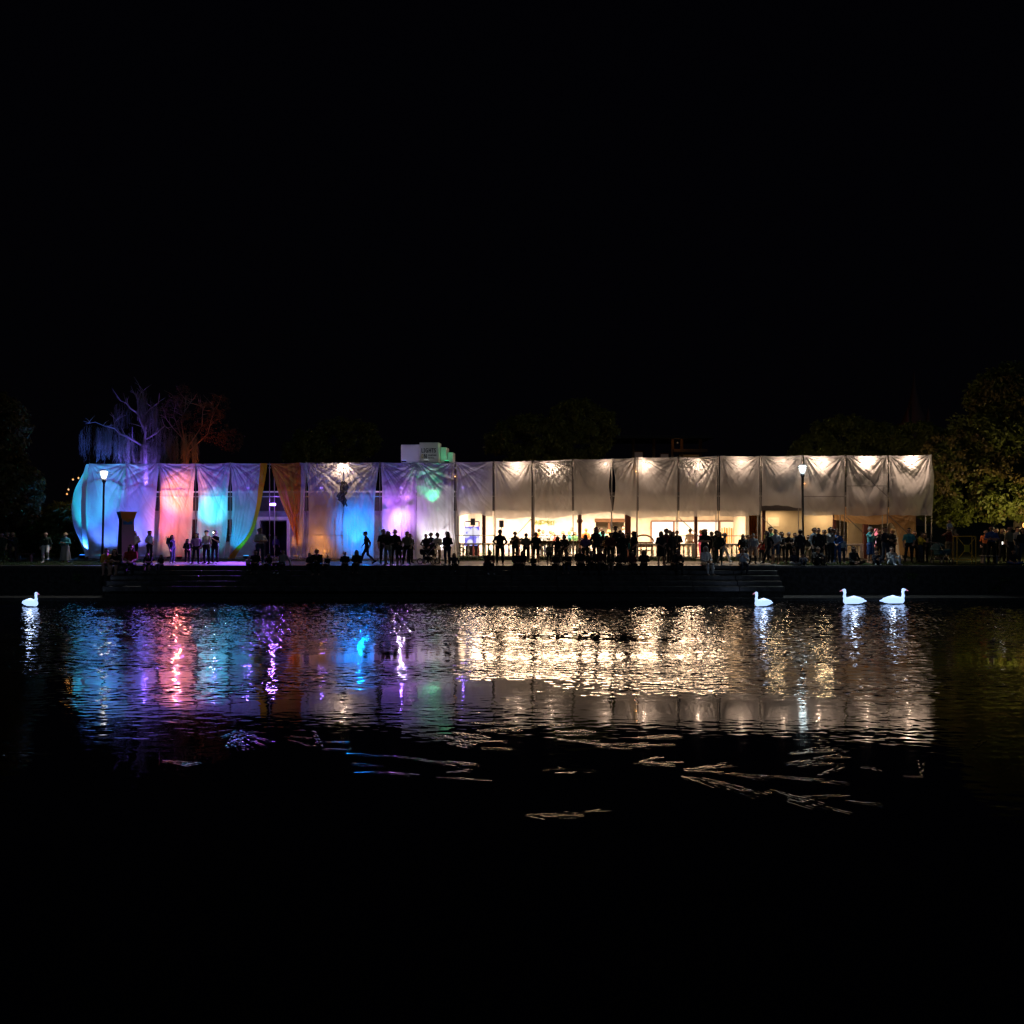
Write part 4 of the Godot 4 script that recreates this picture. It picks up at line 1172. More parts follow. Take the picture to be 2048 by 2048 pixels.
var CL := {}
func cloth_of(key: String) -> StandardMaterial3D:
	if not CL.has(key):
		var c := {"k": [0.012, 0.012, 0.014], "n": [0.012, 0.016, 0.035], "g": [0.10, 0.10, 0.105], "w": [0.68, 0.68, 0.66], "c": [0.62, 0.52, 0.36], "r": [0.38, 0.025, 0.02], "y": [0.60, 0.34, 0.02], "l": [0.42, 0.52, 0.62], "t": [0.06, 0.34, 0.38], "b": [0.035, 0.10, 0.30], "j": [0.035, 0.055, 0.10], "v": [0.16, 0.08, 0.26], "p": [0.65, 0.05, 0.22], "h": [0.26, 0.22, 0.13], "d": [0.015, 0.035, 0.022], "m": [0.10, 0.015, 0.02], "o": [0.60, 0.16, 0.04], "e": [0.55, 0.45, 0.02], "s": [0.42, 0.25, 0.17], "u": [0.022, 0.012, 0.007], "f": [0.42, 0.27, 0.10], "a": [0.34, 0.33, 0.32], "q": [0.13, 0.10, 0.08], "x": [0.10, 0.30, 0.12], "z": [0.025, 0.010, 0.006]}
		var v: Array = c[key]
		var m := StandardMaterial3D.new()
		m.albedo_color = Color(v[0], v[1], v[2]).linear_to_srgb()
		m.roughness = 0.55 if key == "s" else 0.85
		CL[key] = m
	return CL[key]

var SKIRT := {}
func skirt(kind: String) -> Mesh:
	if not SKIRT.has(kind):
		var q: Array = {"short": [0.44, 0.19, 0.30], "long": [0.09, 0.22, 0.46], "mid": [0.30, 0.21, 0.36], "wide": [0.14, 0.27, 0.60]}[kind]
		var g := G.new().sheet(48, 16, func(s: float, t: float) -> Vector3:
			var a := s * TAU
			var r: float = lerpf(0.155, q[1], pow(t, 0.7)) * (1.0 + 0.10 * t * sin(a * 7.0 + 1.0) + 0.04 * t * sin(a * 13.0))
			return Vector3(cos(a) * r, lerpf(1.03, q[0], t), sin(a) * r * 0.72), Vector3(0, 0, 0.001))
		for k in g.v.size():
			var o := Vector3(g.v[k].x, 0.0, g.v[k].z)
			if g.n[k].dot(o) < 0.0:
				g.n[k] = -g.n[k]
		SKIRT[kind] = g.mesh(null)
	return SKIRT[kind]

# clothes: letters for top, forearms, thighs, shins, shoes, hair
func person(pose: String, x: float, z: float, h: float, turn: float, wear: String, hair: String, label: String, group := "", y := 1.55, dress := "") -> Node3D:
	var o := thing("person", label, "person", at(Vector3(x, y, z), deg_to_rad(turn)).scaled_local(Vector3(rr(1.13, 1.30), 1.0, rr(1.12, 1.25)) * h / 1.745), group)
	var bd := part("body", BODY[pose], o)
	var mats_ := ["s", wear[0], wear[1], wear[2], wear[3], wear[4], "k"]
	for k in 7:
		bd.set_surface_override_material(k, cloth_of(mats_[k]))
	var hr := part("hair" if hair != "cap" else "cap", HAIR[hair], o, HEAD_AT[pose])
	hr.set_surface_override_material(0, cloth_of(wear[5]))
	if dress != "":
		var sk := part("skirt", skirt(dress), o)
		sk.set_surface_override_material(0, cloth_of(wear[2]))
	return o

func poses() -> void:
	templates()
	figure("stand", {"yaw": 0.15})
	figure("relax", {"pel": [0.02, 0.95, 0], "knR": [-0.13, 0.5, 0.08], "anR": [-0.17, 0.085, 0.03], "toR": [-0.24, 0.03, 0.16], "elL": [0.24, 1.15, -0.06], "wrL": [0.17, 0.95, 0.08], "yaw": -0.3})
	figure("folded", {"elL": [0.24, 1.15, 0.06], "wrL": [-0.01, 1.17, 0.19], "elR": [-0.24, 1.14, 0.06], "wrR": [0.04, 1.12, 0.215], "yaw": 0.1})
	figure("front", {"elL": [0.23, 1.14, -0.01], "wrL": [0.05, 1.0, 0.19], "elR": [-0.23, 1.14, -0.01], "wrR": [-0.05, 1.0, 0.2], "nod": 0.25, "hed": [0, 1.62, 0.03]})
	figure("hips", {"elL": [0.275, 1.14, -0.05], "wrL": [0.165, 0.98, 0.08], "elR": [-0.275, 1.15, -0.05], "wrR": [-0.15, 1.02, 0.10]})
	figure("phone", {"elR": [-0.25, 1.19, 0.12], "wrR": [-0.10, 1.40, 0.27], "elL": [0.23, 1.16, 0.06], "wrL": [0.03, 1.36, 0.27]})
	figure("raise", {"elR": [-0.22, 1.30, 0.20], "wrR": [-0.09, 1.55, 0.28], "elL": [0.21, 1.16, 0.06], "wrL": [0.06, 1.25, 0.24]})
	figure("walk", {"che": [0, 1.31, 0.04], "nek": [0, 1.46, 0.05], "hed": [0, 1.61, 0.08], "knL": [0.10, 0.53, 0.20], "anL": [0.10, 0.11, 0.31], "toL": [0.11, 0.06, 0.46], "knR": [-0.10, 0.50, -0.06], "anR": [-0.10, 0.15, -0.40], "toR": [-0.11, 0.04, -0.27], "elL": [0.22, 1.15, -0.12], "wrL": [0.21, 0.93, -0.10], "elR": [-0.22, 1.15, 0.06], "wrR": [-0.20, 0.95, 0.20]})
	figure("kneeup", {"knL": [0.13, 0.62, 0.24], "anL": [0.10, 0.32, 0.0], "toL": [0.11, 0.20, 0.10], "elR": [-0.24, 1.14, -0.02], "wrR": [-0.22, 0.92, 0.02]})
	figure("hug", {"elL": [0.25, 1.22, 0.12], "wrL": [0.04, 1.25, 0.30], "elR": [-0.25, 1.22, 0.12], "wrR": [-0.04, 1.20, 0.30], "hed": [0.03, 1.61, 0.06], "nod": 0.2})
	figure("carry", {"elL": [0.26, 1.30, 0.04], "wrL": [0.15, 1.42, 0.12], "elR": [-0.26, 1.30, 0.04], "wrR": [-0.15, 1.42, 0.12]})
	figure("push", {"che": [0, 1.29, 0.10], "nek": [0, 1.43, 0.13], "hed": [0, 1.57, 0.18], "shL": [0.165, 1.37, 0.11], "shR": [-0.165, 1.37, 0.11], "elL": [0.21, 1.12, 0.20], "wrL": [0.14, 1.02, 0.42], "elR": [-0.21, 1.12, 0.20], "wrR": [-0.14, 1.02, 0.42]})
	var sit := {"pel": [0, 0.10, -0.04], "che": [0, 0.46, -0.02], "nek": [0, 0.61, -0.01], "hed": [0, 0.765, 0.03], "shL": [0.165, 0.545, -0.01], "shR": [-0.165, 0.545, -0.01], "hiL": [0.09, 0.09, 0], "hiR": [-0.09, 0.09, 0], "knL": [0.11, 0.08, 0.42], "knR": [-0.11, 0.08, 0.42], "anL": [0.11, -0.365, 0.44], "anR": [-0.11, -0.365, 0.44], "toL": [0.13, -0.42, 0.59], "toR": [-0.13, -0.42, 0.59]}
	var s1 := sit.duplicate()
	s1.merge({"elL": [0.21, 0.28, 0.06], "wrL": [0.08, 0.20, 0.27], "elR": [-0.21, 0.28, 0.06], "wrR": [-0.06, 0.20, 0.28]}, true)
	figure("sit", s1)
	var s2 := sit.duplicate()
	s2.merge({"che": [0, 0.40, 0.16], "nek": [0, 0.53, 0.24], "hed": [0, 0.66, 0.33], "shL": [0.165, 0.475, 0.2], "shR": [-0.165, 0.475, 0.2], "elL": [0.19, 0.20, 0.33], "wrL": [0.04, 0.24, 0.50], "elR": [-0.19, 0.20, 0.33], "wrR": [-0.04, 0.25, 0.50], "nod": -0.1}, true)
	figure("lean", s2)
	var s3 := sit.duplicate()
	s3.merge({"che": [0, 0.44, -0.14], "nek": [0, 0.58, -0.16], "hed": [0, 0.73, -0.13], "shL": [0.165, 0.52, -0.15], "shR": [-0.165, 0.52, -0.15], "elL": [0.27, 0.26, -0.26], "wrL": [0.26, 0.05, -0.34], "elR": [-0.27, 0.26, -0.26], "wrR": [-0.26, 0.05, -0.34], "knR": [-0.16, 0.10, 0.42], "anR": [-0.04, -0.33, 0.52], "toR": [-0.02, -0.39, 0.67]}, true)
	figure("recline", s3)
	var s4 := sit.duplicate()
	s4.merge({"elR": [-0.25, 0.33, 0.10], "wrR": [-0.09, 0.52, 0.24], "elL": [0.21, 0.28, 0.08], "wrL": [0.05, 0.42, 0.26]}, true)
	figure("sitphone", s4)
	var s5 := sit.duplicate()
	s5.merge({"che": [0, 0.46, 0.02], "hed": [0, 0.76, 0.06], "knL": [0.15, 0.42, 0.34], "knR": [-0.15, 0.42, 0.34], "anL": [0.11, 0.06, 0.46], "anR": [-0.11, 0.06, 0.46], "toL": [0.13, 0.03, 0.61], "toR": [-0.13, 0.03, 0.61], "elL": [0.24, 0.34, 0.20], "wrL": [0.06, 0.34, 0.42], "elR": [-0.24, 0.34, 0.20], "wrR": [-0.05, 0.36, 0.42]}, true)
	figure("ground", s5)
	var s6 := sit.duplicate()
	s6.merge({"knL": [0.33, 0.14, 0.26], "knR": [-0.33, 0.14, 0.26], "anL": [-0.05, 0.06, 0.34], "anR": [0.06, 0.06, 0.26], "toL": [-0.17, 0.05, 0.36], "toR": [0.18, 0.05, 0.28], "elL": [0.23, 0.27, 0.08], "wrL": [0.10, 0.16, 0.26], "elR": [-0.23, 0.27, 0.08], "wrR": [-0.10, 0.16, 0.26]}, true)
	figure("cross", s6)

func people() -> void:
	poses()
	var A := "people standing on the promenade"
	var B := "people sitting on the quay steps"
	var C := "people sitting on the grass edge"
	var D := "diners inside the lit hall"
	# pose, x, z, height, turn, clothes, hair, label, group, seat height, skirt
	var L := [
		["stand", -26.13, -2.46, 1.54, 20, "dhddku", "short", "man in dark green coat cut by the left edge of the picture", "A", 1.55, ""],
		["phone", -26.33, -3.51, 1.57, 10, "kkkkku", "short", "tall man in black filming, left of the woman with the tan bag", "A", 1.55, ""],
		["front", -26.31, -4.05, 1.53, -10, "ddkkkf", "bob", "blonde woman in dark coat standing behind the tan shoulder bag", "A", 1.55, ""],
		["kneeup", -23.87, -2.46, 1.56, 10, "ddwwwu", "short", "man in dark jacket and white trousers with one knee raised", "A", 1.55, ""],
		["folded", -23.08, -2.98, 1.52, -5, "ttaasf", "bun", "woman in teal jumper with folded arms and pale flared trousers", "A", 1.55, "wide"],
		["front", -20.11, -4.60, 1.60, 20, "wskkku", "long", "woman in white blouse half hidden by the signpost pillar", "A", 1.55, ""],
		["front", -19.31, -4.60, 1.60, 60, "lskkku", "short", "man in pale tee in profile right of the signpost pillar", "A", 1.55, ""],
		["relax", -17.23, -1.95, 1.42, 70, "nnjjwu", "bob", "woman in navy jacket wearing a small backpack, before the orange-lit sheet", "A", 1.55, ""],
		["front", -16.45, -1.95, 1.24, 35, "kkkkwu", "long", "shortest of the four standing friends, with long dark hair", "A", 1.55, ""],
		["relax", -15.86, -1.45, 1.53, 25, "vkkkku", "curly", "friend with big curly hair among the four standing friends", "A", 1.55, ""],
		["stand", -15.33, -1.45, 1.68, -20, "askkkk", "cap", "friend in cap and patterned shirt beside the phone light", "A", 1.55, ""],
		["phone", -14.91, -1.45, 1.66, -15, "kskkwu", "short", "friend in black shining a glaring phone light", "A", 1.55, ""],
		["folded", -12.41, -0.48, 1.80, 40, "wsjjwu", "short", "man in white tee with folded arms before the doorway", "A", 1.55, ""],
		["walk", -7.28, -1.45, 1.63, -75, "kknnkk", "cap", "man in cap striding left before the blue glow", "A", 1.55, ""],
		["stand", -6.45, -1.45, 1.73, 20, "kskkku", "short", "tall man in black at the left of the group before the glaring sheet", "A", 1.55, ""],
		["front", -6.10, -0.40, 1.65, -10, "ksassu", "bob", "woman in pale shorts holding a light bag before the glaring sheet", "A", 1.55, ""],
		["stand", -5.82, -0.96, 1.72, -15, "kkkkku", "short", "broad man in black third in the group before the glaring sheet", "A", 1.55, ""],
		["stand", -5.56, -0.40, 1.16, 0, "nskssu", "bob", "child standing barelegged before the glaring sheet", "A", 1.55, ""],
		["relax", -5.22, -0.96, 1.62, 10, "hskkku", "short", "man in olive tee with one leg forward, right part of the glaring sheet", "A", 1.55, ""],
		["stand", -5.22, -2.46, 1.48, 30, "kskkku", "tail", "woman close behind the man in olive tee", "A", 1.55, ""],
		["hips", -4.40, -2.46, 1.46, 0, "kkkkku", "short", "bare-headed man with arms akimbo behind the pram", "A", 1.55, ""],
		["front", -3.78, -1.95, 1.52, 25, "csshsu", "bun", "woman in cream blouse right of the pram", "A", 1.55, ""],
		["front", -3.18, -0.48, 1.63, -35, "kkjjwu", "long", "long-haired woman in black jacket at the left end of the open arcade", "A", 1.55, ""],
		["hips", -0.60, -0.96, 1.72, 0, "nkkksu", "short", "man with elbows out standing before the pale loudspeaker", "A", 1.55, ""],
		["phone", 0.16, -2.98, 1.58, 30, "kskkku", "short", "slim man with raised phone before the brown notice board", "A", 1.55, ""],
		["stand", 1.23, -2.46, 1.56, 0, "kskssu", "short", "broad-shouldered man in shorts before the first arcade post", "A", 1.55, ""],
		["stand", 1.84, -0.48, 1.08, 0, "hskssu", "short", "boy in olive tee standing between two adults before the flower boxes", "A", 1.55, ""],
		["hips", 2.26, -0.96, 1.39, -20, "kskkwu", "bob", "woman with bent arm right of the standing boy", "A", 1.55, ""],
		["front", 3.72, -1.95, 1.47, -20, "vkkkku", "long", "woman in purple-black top before the ringed round column", "A", 1.55, ""],
		["relax", 4.26, -1.95, 1.82, 25, "kkkkku", "long", "tall long-haired woman in a wide black shirt by the orange lantern", "A", 1.55, ""],
		["front", 4.84, -2.46, 1.41, 35, "fskkku", "bob", "woman in tan blouse left of the tall pair", "A", 1.55, ""],
		["front", 4.99, -1.95, 1.55, 15, "mmkkku", "short", "person in dark maroon coat left of the tall man", "A", 1.55, ""],
		["front", 5.30, -2.46, 1.87, -10, "kkkkku", "short", "tallest man of the dense group, head against the hatch", "A", 1.55, ""],
		["front", 5.53, -2.46, 1.66, 10, "awkkku", "bob", "woman with white scarf right of the tallest man", "A", 1.55, ""],
		["stand", 5.55, -1.45, 1.58, -10, "kkkkku", "long", "woman in an ankle-length black dress left of the thick column", "A", 1.55, "long"],
		["relax", 6.16, -1.95, 1.62, -60, "kskksu", "curly", "woman with teal bag leaning on the thick column", "A", 1.55, ""],
		["front", 7.34, -0.48, 1.65, 10, "kskssu", "bob", "woman in a short black dress with bare legs", "A", 1.55, "short"],
		["stand", 7.83, -1.95, 1.75, 40, "mmkkku", "short", "man in maroon top behind the woman in the short dress", "A", 1.55, ""],
		["stand", 8.16, -1.95, 1.60, 20, "kkkkku", "long", "woman with waist-long black hair left of the railing's middle", "A", 1.55, ""],
		["front", 8.70, -4.05, 1.61, -15, "kskkku", "short", "man glimpsed behind the woman with waist-long hair", "A", 1.55, ""],
		["folded", 9.76, -1.95, 1.72, -10, "kskkku", "curly", "man in black tee with folded arms before the window band", "A", 1.55, ""],
		["hug", 10.31, -1.95, 1.67, 40, "kskkku", "short", "man embracing the woman in dark green", "A", 1.55, ""],
		["relax", 10.29, -0.96, 1.62, -25, "ddddku", "long", "woman in dark green leaning on the man who embraces her", "A", 1.55, ""],
		["walk", 10.82, -2.46, 1.54, 80, "ssawww", "tail", "woman in white trousers just right of the embracing couple", "A", 1.55, ""],
		["stand", 11.71, -1.95, 1.47, 0, "kkkkku", "long", "long-haired woman in black standing behind the seated phone user", "A", 1.55, ""],
		["relax", 12.10, -1.45, 1.53, -10, "aaskku", "short", "woman in grey-blue shirt and knee-length shorts", "A", 1.55, ""],
		["stand", 12.89, -2.98, 1.14, 0, "rrkkku", "short", "child in red top between the grey shirt and the striding woman", "A", 1.55, ""],
		["walk", 12.85, -1.45, 1.66, -70, "kkkkkk", "long", "long-haired woman in black striding left with a lime backpack", "A", 1.55, ""],
		["stand", 13.36, -2.98, 1.81, 20, "xskkku", "short", "man in green tee behind the striding woman", "A", 1.55, ""],
		["front", 13.23, -1.45, 1.73, -30, "wsjssu", "short", "man in white tee and navy shorts right of the striding woman", "A", 1.55, ""],
		["folded", 14.03, -1.95, 1.57, 5, "kskkka", "short", "grey-haired man in black tee with folded arms", "A", 1.55, ""],
		["stand", 14.32, -0.96, 1.72, 180, "kkkkku", "short", "man in a black jumper seen from behind under the right street lamp", "A", 1.55, ""],
		["relax", 15.30, -2.98, 1.40, -40, "kshhsu", "tail", "woman in profile just right of the right street lamp pole", "A", 1.55, ""],
		["stand", 15.48, -2.46, 1.79, 30, "lljjku", "short", "man in grey-blue shirt with a blue rucksack", "A", 1.55, ""],
		["stand", 15.38, -1.45, 1.78, -10, "kkkkku", "short", "man in black close beside the blue rucksack", "A", 1.55, ""],
		["raise", 15.99, -1.45, 1.83, 35, "akkkwu", "bob", "person filming with a camera held to the face", "A", 1.55, ""],
		["front", 16.47, -1.95, 1.70, -20, "bbbbku", "short", "man in blue top just behind the person filming", "A", 1.55, ""],
		["stand", 16.72, -1.95, 1.37, 0, "lljjwu", "tail", "girl in pale blue cardigan left of the scaffold post", "A", 1.55, ""],
		["raise", 18.17, -1.95, 1.85, 35, "tsbssa", "short", "woman in teal tee and blue skirt lifting a hand to the chin", "A", 1.55, "short"],
		["folded", 19.11, -2.46, 1.82, 20, "nnjjku", "short", "man in navy sweater with folded arms at the tan opening", "A", 1.55, ""],
		["front", 19.84, -3.51, 1.72, 25, "kkkkkf", "cap", "man in pale cap holding a leaflet behind the navy sweater", "A", 1.55, ""],
		["relax", 20.52, -2.98, 1.76, -15, "tskkkk", "short", "man in teal tee with hands in pockets before the tan wind sheet", "A", 1.55, ""],
		["hug", 21.11, -2.98, 1.55, 45, "eejjku", "bun", "woman in yellow top hugging the person in black", "A", 1.55, ""],
		["hug", 21.56, -3.51, 1.51, -60, "kkkkku", "short", "person in black hugged by the woman in yellow", "A", 1.55, ""],
		["carry", 22.20, -1.95, 1.90, -10, "mshhku", "short", "man in maroon tee and khaki trousers carrying a child on his shoulders", "A", 1.55, ""],
		["folded", 24.30, -1.95, 1.90, -20, "bskkku", "short", "man in blue striped shirt with folded arms right of the yellow frame", "A", 1.55, ""],
		["stand", 24.99, -4.05, 1.66, -20, "okkkku", "short", "person in orange top half behind the blue striped shirt", "A", 1.55, ""],
		["front", 25.60, -3.51, 1.72, 10, "kkkkkf", "bob", "fair-haired person in black holding a lit phone", "A", 1.55, ""],
		["relax", 25.46, -2.46, 1.87, 30, "hskkku", "short", "man in olive top left of the right picture edge", "A", 1.55, ""],
		["front", 26.39, -3.51, 1.83, 20, "akjjku", "short", "person in grey top with crossed hands near the right edge", "A", 1.55, ""],
		["stand", 26.15, -2.46, 1.74, -10, "kkjjku", "bob", "person in jeans cut by the right picture edge", "A", 1.55, ""],
		["lean", -19.76, -0.06, 1.81, 15, "yysssu", "short", "person in yellow shirt sitting at the left end of the steps", "B", 1.55, ""],
		["lean", -19.19, -0.06, 1.81, -10, "kskssu", "bob", "person in dark top and shorts sitting beside the yellow shirt", "B", 1.55, ""],
		["sit", -18.61, -0.06, 1.97, 10, "rskkku", "long", "person in red top sitting before the signpost pillar", "B", 1.55, ""],
		["lean", -17.70, -0.06, 1.38, 0, "kskssu", "long", "woman with bare knees and pale shoes sitting below the man in profile", "B", 1.55, ""],
		["sit", -17.14, -0.06, 1.01, -15, "kkvvku", "bob", "child in violet trousers sitting before the orange-lit sheet", "B", 1.55, ""],
		["lean", -12.87, -0.06, 1.00, 20, "wskjwa", "short", "fair-haired child at the right end of the purple-lit treads", "B", 1.55, ""],
		["sit", -12.53, -0.06, 1.44, 5, "kkkksu", "short", "person in black sitting just left of the doorway steps", "B", 1.55, ""],
		["sit", -11.87, -0.06, 1.15, -10, "kkkkku", "bob", "dim person sitting in front of the dark doorway", "B", 1.55, ""],
		["recline", -11.26, -0.06, 1.55, -20, "awkkwu", "short", "person in white shirt leaning back right of the doorway", "B", 1.55, ""],
		["sit", -9.87, -0.06, 1.15, 5, "kkkkku", "long", "long-haired woman in black sitting below the amber lamps", "B", 1.55, ""],
		["lean", -9.47, -0.06, 1.76, 0, "kkkksu", "short", "man in black with bare feet sitting below the amber lamps", "B", 1.55, ""],
		["sit", -9.01, -0.06, 0.96, -15, "kkkkku", "short", "small person sitting right of the two below the amber lamps", "B", 1.55, ""],
		["sit", -7.59, -0.06, 1.44, 0, "kkkksu", "long", "woman with very long hair sitting below the blue glow", "B", 1.55, ""],
		["recline", -2.81, -0.06, 1.20, 10, "nnkkwu", "bob", "person lying back on the upper steps with pale shoes, below the first open bay", "B", 1.55, ""],
		["lean", -1.20, -0.06, 1.65, 20, "mmnnwu", "short", "child in dark maroon leaning forward below the man with elbows out", "B", 1.55, ""],
		["sit", 0.22, -0.06, 1.34, 10, "kkkkku", "short", "stocky man sitting left of the two before the flower boxes", "B", 1.55, ""],
		["sit", 0.51, -0.06, 1.39, -10, "kmkkku", "bob", "person in black with maroon sleeves sitting close to the stocky man", "B", 1.55, ""],
		["sit", 1.05, -0.06, 0.96, 0, "kkkkku", "bob", "low-sitting person before the broad-shouldered man", "B", 1.55, ""],
		["lean", 2.73, -0.06, 1.49, -15, "kskjsu", "short", "person resting elbows on knees below the flower boxes", "B", 1.55, ""],
		["sit", 3.32, -0.06, 1.63, 5, "kskkku", "short", "big man in black sitting left of the ringed round column", "B", 1.55, ""],
		["sit", 4.27, -0.06, 1.68, 10, "mmkkku", "short", "person in maroon jacket sitting below the tall long-haired woman", "B", 1.55, ""],
		["lean", 4.81, -0.06, 1.27, -5, "kshssu", "bob", "barelegged person sitting below the dense group", "B", 1.55, ""],
		["sit", 5.86, -0.06, 1.34, 10, "mmkkku", "long", "girl with rim-lit hair sitting before the thick column", "B", 1.55, ""],
		["sit", 6.45, -0.06, 1.44, -10, "kkkkku", "long", "woman in a black cloak of hair sitting before the arched bench", "B", 1.55, ""],
		["lean", 7.96, -0.06, 1.81, 15, "kkkkku", "short", "person in black sitting below the woman with waist-long hair", "B", 1.55, ""],
		["sit", 9.45, -0.06, 1.82, 15, "wwawsa", "bob", "pale-haired woman with white sleeves and light skirt sitting on the steps", "B", 1.55, ""],
		["sitphone", 11.28, -0.06, 1.68, -5, "lsnnku", "short", "person in light blue shirt sitting with a phone on the lit right-hand steps", "B", 1.55, ""],
		["cross", 13.96, -0.75, 1.39, 10, "nnwwwu", "bob", "child in white trousers sitting cross-legged below the grey-haired man", "C", 1.55, ""],
		["ground", 14.41, -0.75, 1.05, -10, "wwjjwu", "short", "child in white sitting below the man seen from behind", "C", 1.55, ""],
		["ground", 15.13, -0.75, 1.73, 5, "kkkkku", "short", "man in black sitting on the grass under the blue rucksack", "C", 1.55, ""],
		["cross", 16.98, -0.96, 1.72, 15, "kkkksu", "bob", "woman in black sitting on the grass left of the woman in teal", "C", 1.55, ""],
		["ground", 18.05, -0.75, 1.39, -10, "nnnnlu", "short", "person in dark patterned jacket sitting below the red light column", "C", 1.55, ""],
		["ground", 18.79, -0.75, 1.73, 10, "aalllu", "short", "fair person in pale jacket and jeans sitting on the grass", "C", 1.55, ""],
		["cross", 24.83, -0.75, 1.44, -10, "ksbbku", "short", "boy in blue trousers sitting with a toy near the right edge", "C", 1.55, ""],
		["stand", 1.58, -9.86, 1.55, 150, "osskku", "short", "diner with bronze hair just right of the first arcade post", "D", 1.62, ""],
		["front", 1.79, -9.35, 1.47, 20, "lljjku", "short", "diner in pale blue shirt under the garland", "D", 1.62, ""],
		["raise", 2.24, -9.52, 1.44, 40, "wskkku", "short", "diner in white drinking, right of the garland", "D", 1.62, ""],
		["stand", 2.45, -9.90, 1.31, -20, "rrkkku", "bob", "diner in red behind the woman with bent arm", "D", 1.62, ""],
		["front", 2.96, -9.47, 1.44, 10, "wfkkkf", "long", "fair-haired diner in white left of the scaffold rail's end", "D", 1.62, ""],
		["stand", 3.38, -10.24, 1.42, 60, "tskkkf", "bob", "diner in teal at the scaffold post", "D", 1.62, ""],
		["stand", 3.52, -10.63, 1.59, -40, "cskkku", "short", "tall diner in cream behind the scaffold post", "D", 1.62, ""],
		["front", 3.66, -9.62, 1.38, 30, "xskkku", "bob", "diner in green left of the ringed round column", "D", 1.62, ""],
		["stand", 3.94, -9.80, 1.46, -30, "bskkkz", "short", "diner in blue half behind the ringed round column", "D", 1.62, ""],
		["stand", 4.30, -9.58, 1.58, 170, "oskkko", "short", "red-haired diner in orange right of the ringed round column", "D", 1.62, ""],
		["stand", 5.25, -10.12, 1.57, 160, "tskkku", "short", "diner in turquoise tee seen under the hatch", "D", 1.62, ""],
		["front", 5.72, -10.49, 1.48, -20, "cskkkf", "bob", "fair-haired diner in cream at the hatch", "D", 1.62, ""],
		["stand", 6.56, -10.03, 1.69, -50, "wskkku", "short", "diner in white close to the thick column", "D", 1.62, ""],
		["stand", 9.90, -7.00, 1.59, 170, "cchhku", "short", "waiter in cream shirt seen from behind at the window band", "D", 1.62, ""],
		["stand", 10.45, -6.66, 1.54, -80, "ppppof", "long", "woman in a bright pink outfit behind the man with folded arms", "D", 1.62, ""],
		["stand", -13.58, -8.97, 1.16, 40, "vvkkku", "short", "man in violet shirt dimly seen inside the doorway", "D", 1.62, ""],
		["sit", 21.83, -1.15, 1.00, 20, "wshhsf", "bob", "child in pale top riding on the shoulders of the man in maroon", "A", 3.23, ""],
		["stand", -4.19, -2.98, 1.52, -20, "kkkkku", "short", "man in black glimpsed between the pram and the woman in cream", "A", 1.55, ""],
		["front", 0.72, -2.46, 1.51, 15, "hkkkku", "short", "man in dark olive left of the first arcade post", "A", 1.55, ""],
		["relax", 2.69, -2.98, 1.42, -30, "kkkkku", "bob", "woman in black between the bent-armed woman and the round column", "A", 1.55, ""],
		["stand", 4.70, -2.98, 1.60, 10, "nnkkku", "short", "man in dark navy tucked behind the woman in tan blouse", "A", 1.55, ""],
		["front", 6.00, -2.98, 1.52, -25, "kwkkku", "bob", "woman with white cuffs beside the ankle-length black dress", "A", 1.55, ""],
		["stand", 8.17, -2.98, 1.65, -10, "kkkkku", "short", "man in black tucked behind the man in maroon top", "A", 1.55, ""],
		["relax", 10.21, -2.46, 1.59, -20, "kkkkku", "short", "man in black between the folded arms and the embracing couple", "A", 1.55, ""],
		["stand", 12.20, -2.98, 1.40, 20, "nskkku", "short", "short person in navy behind the grey-blue shirt", "A", 1.55, ""],
		["front", 13.93, -2.98, 1.58, -10, "kkkkku", "bob", "woman in black right of the navy shorts", "A", 1.55, ""],
		["stand", 14.63, -2.98, 1.52, 15, "gkkkku", "short", "man in grey tee between grey hair and black jumper", "A", 1.55, ""],
		["front", 16.13, -2.98, 1.68, 20, "kkkkku", "short", "man in black left of the person filming", "A", 1.55, ""],
		["stand", 16.78, -3.51, 1.57, -15, "akkkku", "short", "man in grey directly behind the person filming", "A", 1.55, ""],
		["relax", 19.16, -3.51, 1.67, 15, "kkkkku", "short", "man in black right of the red light column", "A", 1.55, ""],
		["stand", 21.01, -3.51, 1.59, -20, "kkkkku", "short", "man in black right of the teal tee", "A", 1.55, ""],
		["stand", 25.52, -4.05, 1.74, 10, "nnkkku", "short", "man in navy behind the fair-haired phone holder", "A", 1.55, ""],
		["front", 26.05, -4.05, 1.66, -10, "mmkkku", "bob", "woman in maroon between the phone holder and the olive top", "A", 1.55, ""],
		["sit", -8.16, -0.06, 1.29, 10, "kkkkku", "short", "person in black sitting left of the very long-haired woman", "B", 1.55, ""],
		["sit", 2.15, -0.06, 1.20, -10, "kkkkku", "bob", "person in black sitting below the bent-armed woman", "B", 1.55, ""],
		["lean", 3.81, -0.06, 1.59, 5, "kkkkku", "short", "person leaning forward left of the maroon jacket", "B", 1.55, ""],
		["sit", 5.23, -0.06, 1.20, -5, "kkkkku", "bob", "person in black sitting right of the barelegged one", "B", 1.55, ""],
	]
	for r in L:
		person(r[0], r[1], r[2], r[3], r[4], r[5], r[6], r[7], {"A": A, "B": B, "C": C, "D": D}[r[8]], r[9], r[10])

# ---------------------------------------------------------------- trees
func limb(g: G, pts: Array, r0: float, r1: float) -> void:
	var q := []
	var rad := []
	for k in pts.size():
		q.append(pts[k] + Vector3(rr(-0.03, 0.03), 0, rr(-0.05, 0.05)))
		rad.append(lerpf(r0, r1, float(k) / (pts.size() - 1)))
	g.tube(q, rad, 8)

